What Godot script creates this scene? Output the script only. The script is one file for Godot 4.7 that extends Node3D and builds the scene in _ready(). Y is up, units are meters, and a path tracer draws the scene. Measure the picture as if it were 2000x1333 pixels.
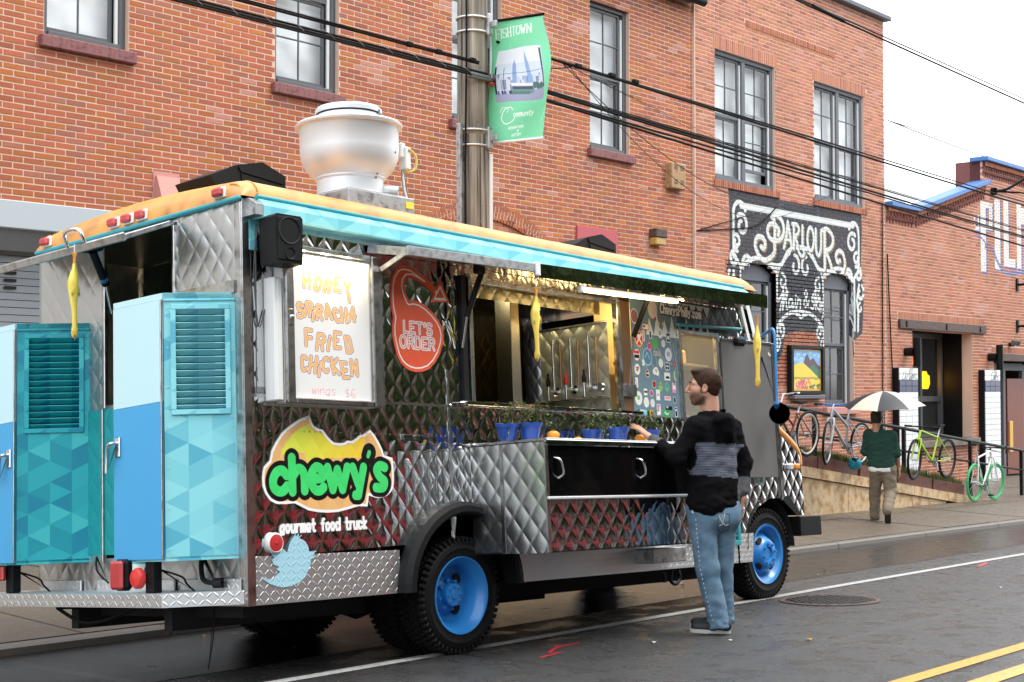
extends Node3D
class B:
	var v := PackedVector3Array()
	var n := PackedVector3Array()
	var u := PackedVector2Array()
	var u2 := PackedVector2Array()
	var c := PackedColorArray()
	var ix := PackedInt32Array()
	var xf := Transform3D.IDENTITY
	var col := Color(1,1,1)
	var uv2_on := false
	func vert(p: Vector3,nn: Vector3,uv := Vector2.ZERO) -> int:
		v.append(xf * p)
		n.append((xf.basis * nn).normalized())
		u.append(uv)
		u2.append(uv)
		c.append(col)
		return v.size() - 1
	func tri_i(a: int,b: int,d: int) -> void:
		ix.append(a); ix.append(d); ix.append(b)
	func quad(a: Vector3,b: Vector3,d: Vector3,e: Vector3,uv := []) -> void:
		var nn := (b - a).cross(d - a).normalized()
		var lu := a.distance_to(b)
		var lv := a.distance_to(e)
		var t = uv if uv.size() == 4 else [Vector2(0,lv),Vector2(lu,lv),Vector2(lu,0),Vector2(0,0)]
		var i := vert(a,nn,t[0])
		vert(b,nn,t[1]); vert(d,nn,t[2]); vert(e,nn,t[3])
		tri_i(i,i + 1,i + 2); tri_i(i,i + 2,i + 3)
	func tri(a: Vector3,b: Vector3,d: Vector3) -> void:
		var nn := (b - a).cross(d - a).normalized()
		var i := vert(a,nn,Vector2(a.x,a.y)); vert(b,nn,Vector2(b.x,b.y)); vert(d,nn,Vector2(d.x,d.y))
		tri_i(i,i + 1,i + 2)
	func box(at: Vector3,s: Vector3,bev := 0.0) -> void:
		var h := s / 2.0
		var bv := minf(bev,minf(h.x,minf(h.y,h.z)) * 0.9)
		var ax := [Vector3.RIGHT,Vector3.UP,Vector3.BACK]
		for k in 3:
			for sg in [-1.0,1.0]:
				var w: Vector3 = ax[k] * sg
				var p: Vector3 = ax[(k + 1) % 3]
				var q: Vector3 = w.cross(p)
				var hp: float = absf(p.dot(h)) - bv
				var hq: float = absf(q.dot(h)) - bv
				var o: Vector3 = at + w * absf(w.dot(h))
				quad(o - p * hp - q * hq,o + p * hp - q * hq,o + p * hp + q * hq,o - p * hp + q * hq)
		if bv <= 0.0:
			return
		for k in 3:
			var a1: Vector3 = ax[(k + 1) % 3]
			var a2: Vector3 = ax[(k + 2) % 3]
			var e: Vector3 = ax[k] * (absf(ax[k].dot(h)) - bv)
			for s1 in [-1.0,1.0]:
				for s2 in [-1.0,1.0]:
					var c1: Vector3 = at + a1 * s1 * absf(a1.dot(h)) + a2 * s2 * (absf(a2.dot(h)) - bv)
					var c2: Vector3 = at + a1 * s1 * (absf(a1.dot(h)) - bv) + a2 * s2 * absf(a2.dot(h))
					if s1 * s2 > 0:
						quad(c1 - e,c2 - e,c2 + e,c1 + e)
					else:
						quad(c2 - e,c1 - e,c1 + e,c2 + e)
		for sx in [-1.0,1.0]:
			for sy in [-1.0,1.0]:
				for sz in [-1.0,1.0]:
					var p1 := at + Vector3(sx * h.x,sy * (h.y - bv),sz * (h.z - bv))
					var p2 := at + Vector3(sx * (h.x - bv),sy * h.y,sz * (h.z - bv))
					var p3 := at + Vector3(sx * (h.x - bv),sy * (h.y - bv),sz * h.z)
					if sx * sy * sz > 0: tri(p1,p2,p3)
					else: tri(p1,p3,p2)
	func bar(a: Vector3,b: Vector3,w: float,h: float,up := Vector3.UP) -> void:
		var d := b - a
		var z := d.normalized()
		var x := up.cross(z)
		if x.length() < 0.01: x = Vector3.RIGHT
		x = x.normalized()
		var y := z.cross(x)
		var keep := xf
		xf = xf * Transform3D(Basis(x,y,z),(a + b) / 2.0)
		box(Vector3.ZERO,Vector3(w,h,d.length()),minf(w,h) * 0.12)
		xf = keep
	func tube(pts: Array,r: float,seg := 8,r_end := -1.0,caps := true) -> void:
		var m := pts.size()
		var last := Vector3.ZERO
		var first := -1
		var along := 0.0
		for i in m:
			var d: Vector3 = ((pts[mini(i + 1,m - 1)] as Vector3) - (pts[maxi(i - 1,0)] as Vector3)).normalized()
			var x: Vector3
			if i == 0:
				x = d.cross(Vector3.UP)
				if x.length() < 0.05: x = d.cross(Vector3.RIGHT)
			else:
				x = last - d * last.dot(d)
				along += (pts[i] as Vector3).distance_to(pts[i - 1])
			x = x.normalized()
			last = x
			var y := d.cross(x)
			var rr := r if r_end < 0 else lerpf(r,r_end,float(i) / maxf(m - 1,1))
			for k in seg + 1:
				var a := TAU * k / seg
				var nn := x * cos(a) + y * sin(a)
				var id := vert(pts[i] + nn * rr,nn,Vector2(float(k) / seg * TAU * rr,along))
				if first < 0: first = id
			if i > 0:
				for k in seg:
					var p := v.size() - 2 * (seg + 1) + k
					var q := p + seg + 1
					tri_i(p,p + 1,q + 1); tri_i(p,q + 1,q)
		if caps and m > 1:
			for e in 2:
				var at: Vector3 = pts[0] if e == 0 else pts[m - 1]
				var nn: Vector3 = ((pts[0] as Vector3) - (pts[1] as Vector3)).normalized() if e == 0 else ((pts[m - 1] as Vector3) - (pts[m - 2] as Vector3)).normalized()
				var base := first if e == 0 else v.size() - seg - 1
				var ring := []
				for k in seg: ring.append(v[base + k])
				var ci := v.size()
				v.append(xf * at); n.append((xf.basis * nn).normalized()); u.append(Vector2.ZERO); u2.append(Vector2.ZERO); c.append(col)
				for k in seg:
					v.append(ring[k]); n.append((xf.basis * nn).normalized()); u.append(Vector2.ZERO); u2.append(Vector2.ZERO); c.append(col)
				for k in seg:
					if e == 0: tri_i(ci,ci + 1 + (k + 1) % seg,ci + 1 + k)
					else: tri_i(ci,ci + 1 + k,ci + 1 + (k + 1) % seg)
	func lathe(prof: Array,seg := 32,arc := TAU,start := 0.0) -> void:
		var m := prof.size()
		for i in m - 1:
			var a: Vector2 = prof[i]
			var b: Vector2 = prof[i + 1]
			if a.distance_to(b) < 1e-6: continue
			var d := (b - a).normalized()
			var nm := Vector2(d.y,-d.x)
			var na := nm
			var nb := nm
			if i > 0:
				var d0: Vector2 = ((prof[i] as Vector2) - (prof[i - 1] as Vector2)).normalized()
				if d0.dot(d) > 0.75: na = (nm + Vector2(d0.y,-d0.x)).normalized()
			if i < m - 2:
				var d1: Vector2 = ((prof[i + 2] as Vector2) - (prof[i + 1] as Vector2)).normalized()
				if d1.dot(d) > 0.75: nb = (nm + Vector2(d1.y,-d1.x)).normalized()
			var base := v.size()
			for k in seg + 1:
				var t := start + arc * k / seg
				var cs := cos(t)
				var sn := sin(t)
				vert(Vector3(a.x * cs,a.y,a.x * sn),Vector3(na.x * cs,na.y,na.x * sn),Vector2(t * 0.3,a.y))
				vert(Vector3(b.x * cs,b.y,b.x * sn),Vector3(nb.x * cs,nb.y,nb.x * sn),Vector2(t * 0.3,b.y))
			for k in seg:
				var p := base + 2 * k
				tri_i(p,p + 1,p + 3); tri_i(p,p + 3,p + 2)
	func poly(pts: PackedVector2Array,z: float,back := false,uvs := 1.0) -> void:
		var q := pts.duplicate()
		if Geometry2D.is_polygon_clockwise(q): q.reverse()
		var t := Geometry2D.triangulate_polygon(q)
		var base := v.size()
		var nn := Vector3(0,0,-1 if back else 1)
		for p in q: vert(Vector3(p.x,p.y,z),nn,Vector2(p.x,-p.y) * uvs)
		for k in range(0,t.size(),3):
			var a := q[t[k]]; var b := q[t[k + 1]]; var d := q[t[k + 2]]
			var ccw := (b - a).cross(d - a) > 0
			if ccw != back: tri_i(base + t[k],base + t[k + 1],base + t[k + 2])
			else: tri_i(base + t[k],base + t[k + 2],base + t[k + 1])
	func prism(pts: PackedVector2Array,z0: float,z1: float,smooth := false) -> void:
		var q := pts.duplicate()
		if Geometry2D.is_polygon_clockwise(q): q.reverse()
		poly(q,z1); poly(q,z0,true)
		var m := q.size()
		for i in m:
			var a := q[i]
			var b := q[(i + 1) % m]
			if smooth:
				var p0 := q[(i + m - 1) % m]
				var p3 := q[(i + 2) % m]
				var e := (b - a).normalized()
				var e0 := (a - p0).normalized()
				var e1 := (p3 - b).normalized()
				var na := Vector2(e.y,-e.x)
				var nb := na
				if e0.dot(e) > 0.7: na = (na + Vector2(e0.y,-e0.x)).normalized()
				if e1.dot(e) > 0.7: nb = (nb + Vector2(e1.y,-e1.x)).normalized()
				var i0 := vert(Vector3(a.x,a.y,z0),Vector3(na.x,na.y,0),Vector2(0,z0))
				vert(Vector3(a.x,a.y,z1),Vector3(na.x,na.y,0),Vector2(0,z1))
				vert(Vector3(b.x,b.y,z1),Vector3(nb.x,nb.y,0),Vector2(a.distance_to(b),z1))
				vert(Vector3(b.x,b.y,z0),Vector3(nb.x,nb.y,0),Vector2(a.distance_to(b),z0))
				tri_i(i0,i0 + 2,i0 + 1); tri_i(i0,i0 + 3,i0 + 2)
			else:
				quad(Vector3(a.x,a.y,z1),Vector3(a.x,a.y,z0),Vector3(b.x,b.y,z0),Vector3(b.x,b.y,z1))
	func sheet(o: Vector3,ex: Vector3,ey: Vector3,step := 0.06,wob := 0.0,seed_ := 1) -> void:
		var nx := maxi(1,int(ceil(ex.length() / step)))
		var ny := maxi(1,int(ceil(ey.length() / step)))
		var nn := ex.cross(ey).normalized()
		var tx := ex.normalized()
		var ty := ey.normalized()
		var base := v.size()
		for j in ny + 1:
			for i in nx + 1:
				var s := ex.length() * i / nx
				var t := ey.length() * j / ny
				var w := nn
				if wob > 0.0:
					var k := float(seed_)
					w = (nn + tx * wob * (sin(s * 5.3 + t * 3.1 + k) + 0.7 * sin(s * 11.7 - t * 8.3 + 2.1 * k)) + ty * wob * (sin(t * 6.1 - s * 2.7 + 1.7 * k) + 0.7 * sin(t * 12.9 + s * 9.1 + k))).normalized()
				vert(o + tx * s + ty * t,w,Vector2(s,-t))
		for j in ny:
			for i in nx:
				var p := base + j * (nx + 1) + i
				tri_i(p,p + 1,p + nx + 2); tri_i(p,p + nx + 2,p + nx + 1)
	func mesh(m: Material = null) -> ArrayMesh:
		var a := []
		a.resize(Mesh.ARRAY_MAX)
		a[Mesh.ARRAY_VERTEX] = v
		a[Mesh.ARRAY_NORMAL] = n
		a[Mesh.ARRAY_TEX_UV] = u
		if uv2_on: a[Mesh.ARRAY_TEX_UV2] = u2
		a[Mesh.ARRAY_COLOR] = c
		a[Mesh.ARRAY_INDEX] = ix
		var am := ArrayMesh.new()
		am.add_surface_from_arrays(Mesh.PRIMITIVE_TRIANGLES,a)
		if m: am.surface_set_material(0,m)
		return am
class Ink:
	var w: int
	var h: int
	var d: PackedFloat32Array
	var s: float
	func _init(w_: int,h_: int,s_: float,bg := Color(0,0,0,0)) -> void:
		w = w_; h = h_; s = s_
		d.resize(w * h * 4)
		for i in w * h:
			d[i * 4] = bg.r; d[i * 4 + 1] = bg.g; d[i * 4 + 2] = bg.b; d[i * 4 + 3] = bg.a
	func put(x: int,y: int,k: Color,a: float) -> void:
		var i := (y * w + x) * 4
		var o := d[i + 3]
		var t := a + o * (1.0 - a)
		if t <= 0.0: return
		d[i] = (k.r * a + d[i] * o * (1 - a)) / t
		d[i + 1] = (k.g * a + d[i + 1] * o * (1 - a)) / t
		d[i + 2] = (k.b * a + d[i + 2] * o * (1 - a)) / t
		d[i + 3] = t
	func line(p: Array,wd: float,k: Color,closed := false) -> void:
		var r := wd * s / 2.0
		var m := p.size()
		for i in (m if closed else m - 1):
			var a: Vector2 = p[i] * s
			var b: Vector2 = p[(i + 1) % m] * s
			var ab := b - a
			var l2 := maxf(ab.length_squared(),1e-6)
			for y in range(maxi(0,int(minf(a.y,b.y) - r - 1)),mini(h,int(maxf(a.y,b.y) + r + 2))):
				for x in range(maxi(0,int(minf(a.x,b.x) - r - 1)),mini(w,int(maxf(a.x,b.x) + r + 2))):
					var q := Vector2(x + 0.5,y + 0.5)
					var t := clampf((q - a).dot(ab) / l2,0,1)
					var cov := clampf(r - q.distance_to(a + ab * t) + 0.5,0,1)
					if cov > 0: put(x,y,k,cov)
	func dot(at: Vector2,r: float,k: Color,sq := 1.0) -> void:
		var c := at * s
		var rr := r * s
		for y in range(maxi(0,int(c.y - rr * sq - 1)),mini(h,int(c.y + rr * sq + 2))):
			for x in range(maxi(0,int(c.x - rr - 1)),mini(w,int(c.x + rr + 2))):
				var e := Vector2(x + 0.5 - c.x,(y + 0.5 - c.y) / sq).length()
				var cov := clampf(rr - e + 0.5,0,1)
				if cov > 0: put(x,y,k,cov)
	func rect(x0: float,y0: float,x1: float,y1: float,k: Color) -> void:
		for y in range(maxi(0,int(y0 * s)),mini(h,int(y1 * s))):
			for x in range(maxi(0,int(x0 * s)),mini(w,int(x1 * s))): put(x,y,k,k.a)
	func fill(p: Array,k: Color) -> void:
		var lo := 1e9
		var hi := -1e9
		for q in p:
			lo = minf(lo,q.y * s); hi = maxf(hi,q.y * s)
		for y in range(maxi(0,int(lo)),mini(h,int(hi) + 1)):
			var xs := []
			var yy := y + 0.5
			for i in p.size():
				var a: Vector2 = p[i] * s
				var b: Vector2 = p[(i + 1) % p.size()] * s
				if (a.y <= yy) != (b.y <= yy): xs.append(a.x + (yy - a.y) / (b.y - a.y) * (b.x - a.x))
			xs.sort()
			for i in range(0,xs.size() - 1,2):
				for x in range(maxi(0,int(xs[i])),mini(w,int(xs[i + 1]) + 1)):
					var cov := clampf(minf(x + 1,xs[i + 1]) - maxf(x,xs[i]),0,1)
					if cov > 0: put(x,y,k,cov * k.a)
	func text(t: String,at: Vector2,hgt: float,wd: float,k: Color,squeeze := 0.62,gap := 0.22,wob := 0.0) -> float:
		var x := at.x
		var n := 0
		for ch in t:
			if ch == " ":
				x += hgt * 0.4
				continue
			var ink: Array = GLYPH.get(ch,GLYPH.get(ch.to_upper(),[]))
			var wide := 0.0
			for st in ink:
				for q in st: wide = maxf(wide,q.x)
			var dy := sin(n * 2.4 + t.length()) * wob
			for st in ink:
				var pts := []
				for q in st: pts.append(Vector2(x + q.x * hgt * squeeze,at.y + dy + q.y * hgt))
				line(pts,wd,k)
			x += (wide * squeeze + gap) * hgt
			n += 1
		return x - at.x
	func image() -> Image:
		var by := PackedByteArray()
		by.resize(w * h * 4)
		for i in w * h * 4: by[i] = int(clampf(d[i],0,1) * 255.0 + 0.5)
		return Image.create_from_data(w,h,false,Image.FORMAT_RGBA8,by)
	func tex() -> ImageTexture:
		return ImageTexture.create_from_image(image())
	static func arc(c: Vector2,rx: float,ry: float,a0: float,a1: float,m := 14) -> Array:
		var o := []
		for i in m + 1:
			var a := deg_to_rad(lerpf(a0,a1,float(i) / m))
			o.append(c + Vector2(cos(a) * rx,sin(a) * ry))
		return o
	static func curl(c: Vector2,r0: float,r1: float,a0: float,a1: float,m := 26) -> Array:
		var o := []
		for i in m + 1:
			var t := float(i) / m
			var a := deg_to_rad(lerpf(a0,a1,t))
			o.append(c + Vector2(cos(a),sin(a)) * lerpf(r0,r1,t))
		return o
	static func smooth(p: Array,sub := 6) -> Array:
		var o := []
		var m := p.size()
		for i in m - 1:
			for k in sub:
				var t := float(k) / sub
				o.append((p[i] as Vector2).cubic_interpolate(p[i + 1],p[maxi(i - 1,0)],p[mini(i + 2,m - 1)],t))
		o.append(p[m - 1])
		return o
	static var GLYPH := {}
	static func glyphs() -> void:
		var A := func(s):
			var o := []
			for part in s.split("|"):
				var l := []
				var f: PackedStringArray = part.strip_edges().split(" ")
				for w in f: l.append(Vector2(float(w.substr(0,1)) / 8.0,float(w.substr(1)) / 8.0))
				o.append(l)
			return o
		var src := {"A": "08 40 88|15 75", "B": "00 08 58 77 75 54 04|00 50 61 63 54", "C": "71 50 30 11 03 05 17 38 58 77", "D": "00 08 48 77 75 73 61 40 00", "E": "70 00 08 78|04 54", "F": "70 00 08|04 54", "G": "71 50 30 11 03 05 17 38 58 77 74 44", "H": "00 08|70 78|04 74", "I": "00 08", "J": "60 66 58 38 17", "K": "00 08|70 04 78", "L": "00 08 68", "M": "08 00 44 80 88", "N": "08 00 78 70", "O": "30 11 03 05 17 38 58 77 85 83 71 50 30", "P": "08 00 50 71 73 54 04", "Q": "30 11 03 05 17 38 58 77 85 83 71 50 30|56 88", "R": "08 00 50 71 73 54 04|44 78", "S": "71 50 20 01 03 14 54 75 77 58 18 07", "T": "00 80|40 48", "U": "00 05 17 38 48 67 75 70", "V": "00 38 70", "W": "00 28 43 68 80", "X": "00 78|70 08", "Y": "00 44 48|80 44", "Z": "00 70 08 78", "0": "30 11 03 05 17 38 48 67 75 73 61 40 30", "6": "60 30 12 05 17 38 58 77 76 55 25 06", "$": "61 41 11 02 14 64 75 67 17 07|40 48", ".": "27 28", "'": "10 02", "&": "78 22 11 20 40 51 43 06 17 28 48 75",
			"a": "73 43 14 06 18 48 66 63|63 68 78", "c": "64 43 13 04 06 18 48 67", "d": "70 78|75 53 13 04 06 18 58 76", "e": "06 66 64 43 13 04 06 18 58", "f": "60 40 31 38|13 53", "g": "73 43 14 06 18 48 66|63 69 59 39 19", "h": "00 08|05 33 53 64 68", "i": "03 08|01 01", "k": "00 08|53 06 58", "l": "00 08", "m": "08 03|05 23 33 44 48|45 63 73 84 88", "n": "08 03|05 33 53 64 68", "o": "23 04 06 18 48 66 64 43 23", "p": "03 09|05 23 43 64 66 48 18 06", "r": "08 03|05 23 43", "s": "53 23 04 15 46 57 48 08", "t": "20 27 38 58|03 53", "u": "03 06 18 48 66|63 68", "w": "03 18 34 58 73", "y": "03 37|63 29 09", "b": "00 08|05 23 43 64 66 48 18 06", "v": "03 38 63"}
		for k in src: GLYPH[k] = A.call(src[k])
const SL := 0.020947
var M := {}
var T := {}
var rng := RandomNumberGenerator.new()
var used := {}
var tk: Node3D
var tkx: Transform3D
func road_y(x: float,z: float) -> float:
	return -SL * x + (0.04 * z if z < -3.3 else -0.132 - 0.035 * (z + 3.3))
func walk_y(x: float,z: float) -> float:
	return -SL * x - 0.272 + 0.027 * (-8.35 - z)
func lin(r: float,g: float,b: float) -> Color:
	return Color(r,g,b).linear_to_srgb()
func mat(key: String,c: Color,rough := 0.6,metal := 0.0,more := {}) -> StandardMaterial3D:
	var m := StandardMaterial3D.new()
	m.resource_name = key
	m.albedo_color = Color(c.r,c.g,c.b).linear_to_srgb()
	m.albedo_color.a = c.a
	m.roughness = rough
	m.metallic = metal
	for k in more: m.set(k,more[k])
	M[key] = m
	return m
func tri_tex(m: StandardMaterial3D,slot: String,t: Texture2D,scale: float,world := false,extra := {}) -> StandardMaterial3D:
	m.set(slot,t)
	m.uv1_triplanar = true
	m.uv1_world_triplanar = world
	m.uv1_scale = Vector3.ONE * scale
	for k in extra: m.set(k,extra[k])
	return m
func noise_tex(key: String,size: int,freq: float,oct: int,ramp: Array,seed_: int,as_normal := 0.0,kind := FastNoiseLite.TYPE_SIMPLEX_SMOOTH) -> NoiseTexture2D:
	var f := FastNoiseLite.new()
	f.seed = seed_
	f.frequency = freq
	f.noise_type = kind
	f.fractal_octaves = oct
	var t := NoiseTexture2D.new()
	t.width = size; t.height = size
	t.seamless = true
	t.noise = f
	if as_normal > 0.0:
		t.as_normal_map = true
		t.bump_strength = as_normal
	elif ramp.size():
		var g := Gradient.new()
		g.offsets = PackedFloat32Array(range(ramp.size()).map(func(i): return float(i) / maxf(ramp.size() - 1,1)))
		g.colors = PackedColorArray(ramp)
		t.color_ramp = g
	T[key] = t
	return t
func nm(called: String,parent: Node) -> String:
	var k := str(parent.get_instance_id()) + called
	var i: int = used.get(k,0)
	used[k] = i + 1
	return called if i == 0 else "%s_%03d" % [called, i]
func put(called: String,b: B,m: Material,parent: Node = self,at := Transform3D.IDENTITY) -> MeshInstance3D:
	var o := MeshInstance3D.new()
	o.name = nm(called,parent)
	o.mesh = b.mesh(m)
	o.transform = at
	parent.add_child(o,true)
	return o
func inst(called: String,mesh: Mesh,parent: Node,at: Transform3D,m: Material = null) -> MeshInstance3D:
	var o := MeshInstance3D.new()
	o.name = nm(called,parent)
	o.mesh = mesh
	o.transform = at
	if m: o.material_override = m
	parent.add_child(o,true)
	return o
func tag(o: Node, label: String, category: String, group := "", kind := "") -> Node:
	o.set_meta("label", label)
	if category: o.set_meta("category", category)
	if group: o.set_meta("group", group)
	if kind: o.set_meta("kind", kind)
	return o
func thing(called: String, label: String, category: String, at := Transform3D.IDENTITY, group := "") -> Node3D:
	var o := Node3D.new()
	o.name = nm(called,self)
	o.transform = at
	add_child(o,true)
	tag(o,label,category,group)
	return o
func struct(called: String,b: B,m: Material) -> MeshInstance3D:
	var o := put(called,b,m)
	o.set_meta("kind", "structure")
	return o
func stuff(called: String,mesh: Mesh,xs: Array,cs: Array,m: Material,parent: Node = self) -> MultiMeshInstance3D:
	var mm := MultiMesh.new()
	mm.transform_format = MultiMesh.TRANSFORM_3D
	mm.use_colors = cs.size() > 0
	mm.mesh = mesh
	mm.instance_count = xs.size()
	for i in xs.size():
		mm.set_instance_transform(i,xs[i])
		if cs.size(): mm.set_instance_color(i,cs[i])
	var o := MultiMeshInstance3D.new()
	o.name = nm(called,parent)
	o.multimesh = mm
	if m: o.material_override = m
	o.set_meta("kind", "stuff")
	parent.add_child(o,true)
	return o
func at(p: Vector3,yaw := 0.0) -> Transform3D:
	return Transform3D(Basis(Vector3.UP,yaw),p)
func V(x: float,y: float,z: float) -> Vector3:
	return Vector3(x,y,z)
func P2(a: Array) -> PackedVector2Array:
	var o := PackedVector2Array()
	for i in range(0,a.size(),2): o.append(Vector2(a[i],a[i + 1]))
	return o
func _ready() -> void:
	rng.seed = 20417
	Ink.glyphs()
	var cam := Camera3D.new()
	cam.name = "camera"
	add_child(cam)
	cam.current = true
	cam.fov = 26.79
	cam.near = 0.1
	cam.far = 400.0
	cam.transform = Transform3D(Basis(V(0.655235,0,0.755425),V(-0.025212,0.999443,0.021868),V(-0.755004,-0.033374,0.654870)),V(0,1.25,0))
	var we := WorldEnvironment.new()
	we.name = "daylight"
	var env := Environment.new()
	var sky := Sky.new()
	var sm := ProceduralSkyMaterial.new()
	sm.sky_top_color = Color(0.86,0.885,0.91)
	sm.sky_horizon_color = Color(0.90,0.905,0.91)
	sm.sky_curve = 0.2
	sm.ground_bottom_color = Color(0.2,0.2,0.2)
	sm.ground_horizon_color = Color(0.6,0.6,0.6)
	sm.sky_energy_multiplier = 1.0
	sky.sky_material = sm
	env.sky = sky
	env.background_mode = Environment.BG_SKY
	env.background_energy_multiplier = 1.0
	env.ambient_light_source = Environment.AMBIENT_SOURCE_SKY
	env.tonemap_mode = Environment.TONE_MAPPER_LINEAR
	env.tonemap_exposure = EXPO
	env.sdfgi_enabled = true
	env.ssao_enabled = true
	env.ssil_enabled = true
	we.environment = env
	add_child(we)
	var sun := DirectionalLight3D.new()
	sun.name = "sun"
	sun.light_energy = 0.3
	sun.light_angular_distance = 25.0
	sun.light_color = Color(1.0,0.98,0.95)
	sun.shadow_enabled = true
	sun.rotation_degrees = Vector3(-62,38,0)
	add_child(sun)
	materials()
	ground()
	buildings()
	cafe()
	ramp()
	opposite_side()
	truck()
	on_truck()
	pole()
	cables()
	bikes()
	people()
	litter()
const EXPO := 3.5
func materials() -> void:
	noise_tex("grain", 512, 0.09, 3, [Color(0.55, 0.55, 0.55), Color(0.95, 0.95, 0.95), Color(1, 1, 1), Color(0.75, 0.75, 0.75)], 3)
	noise_tex("blotch", 512, 0.012, 4, [Color(0.62, 0.6, 0.58), Color(0.9, 0.9, 0.9), Color(1, 1, 1), Color(0.8, 0.79, 0.77)], 5)
	noise_tex("speck", 512, 0.35, 2, [Color(0.35, 0.35, 0.35), Color(0.75, 0.75, 0.75), Color(0.8, 0.8, 0.8), Color(1, 1, 1)], 9)
	noise_tex("bump_fine", 512, 0.22, 3, [], 11, 3.0)
	noise_tex("bump_soft", 512, 0.02, 4, [], 13, 3.0)
	noise_tex("cloth", 256, 0.3, 2, [Color(0.6, 0.6, 0.6), Color(1, 1, 1)], 17)
	tri_tex(mat("brick", Color(1, 1, 1), 0.75, 0, {"vertex_color_use_as_albedo": true}), "albedo_texture", T.grain, 3.1, false, {"normal_enabled": true, "normal_texture": T.bump_fine, "normal_scale": 0.5})
	tri_tex(mat("mortar", Color(0.70, 0.49, 0.38), 0.95), "albedo_texture", T.grain, 2.0, true)
	tri_tex(mat("mortar_pale", Color(0.74, 0.54, 0.43), 0.95), "albedo_texture", T.grain, 2.0, true)
	tri_tex(mat("sill_stone", Color(0.235, 0.085, 0.085), 0.6), "albedo_texture", T.blotch, 1.7, true)
	tri_tex(mat("rowlock", Color(0.40, 0.15, 0.085), 0.8), "albedo_texture", T.grain, 2.0, true)
	mat("frame_grey", Color(0.085, 0.09, 0.10), 0.5)
	mat("frame_mid", Color(0.13, 0.138, 0.158), 0.5, 0, {"metallic_specular": 0.3})
	mat("track_white", Color(0.62, 0.63, 0.62), 0.5)
	mat("pane", Color(0.45, 0.5, 0.53, 0.05), 0.03, 0.0, {"transparency": BaseMaterial3D.TRANSPARENCY_ALPHA, "metallic_specular": 0.9})
	mat("curtain", Color(0.70, 0.74, 0.76), 0.9)
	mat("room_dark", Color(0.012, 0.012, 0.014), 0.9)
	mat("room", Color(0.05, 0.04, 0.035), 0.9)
	tri_tex(mat("galv", Color(0.47, 0.48, 0.49), 0.38, 0.6), "albedo_texture", T.blotch, 1.5)
	mat("shutter", Color(0.27, 0.29, 0.31), 0.45, 0.2)
	mat("fascia", Color(0.42, 0.47, 0.50), 0.5, 0.0)
	mat("black_metal", Color(0.007, 0.007, 0.008), 0.45, 0, {"metallic_specular": 0.3})
	mat("black_rubber", Color(0.007, 0.007, 0.0075), 0.6, 0, {"metallic_specular": 0.3})
	tri_tex(mat("rust_steel", Color(0.11, 0.068, 0.058), 0.6, 0.2), "albedo_texture", T.blotch, 1.4)
	tri_tex(mat("corten", Color(0.15, 0.045, 0.028), 0.55), "albedo_texture", T.blotch, 1.3)
	mat("blue_coping", Color(0.05, 0.16, 0.42), 0.45)
	mat("white_paint", Color(0.78, 0.79, 0.78), 0.45)
	mat("white_tile", Color(0.76, 0.78, 0.79), 0.12, 0, {"clearcoat_enabled": true, "clearcoat": 0.5})
	mat("navy_tile", Color(0.018, 0.025, 0.09), 0.12)
	mat("pink_paint", Color(0.52, 0.24, 0.21), 0.6)
	mat("red_panel", Color(0.46, 0.085, 0.10), 0.5)
	tri_tex(mat("tan_paint", Color(0.43, 0.26, 0.12), 0.6), "albedo_texture", T.blotch, 2.5)
	tri_tex(mat("wood_pole", Color(0.235, 0.205, 0.165), 0.85), "albedo_texture", T.grain, 1.0)
	mat("cable", Color(0.006, 0.0065, 0.007), 0.6, 0, {"metallic_specular": 0.25})
	mat("chrome", Color(0.75, 0.76, 0.77), 0.12, 1.0)
	mat("alum", Color(0.72, 0.735, 0.75), 0.5, 0.5)
	mat("steel_grey", Color(0.2, 0.2, 0.21), 0.4, 0.7)
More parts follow.
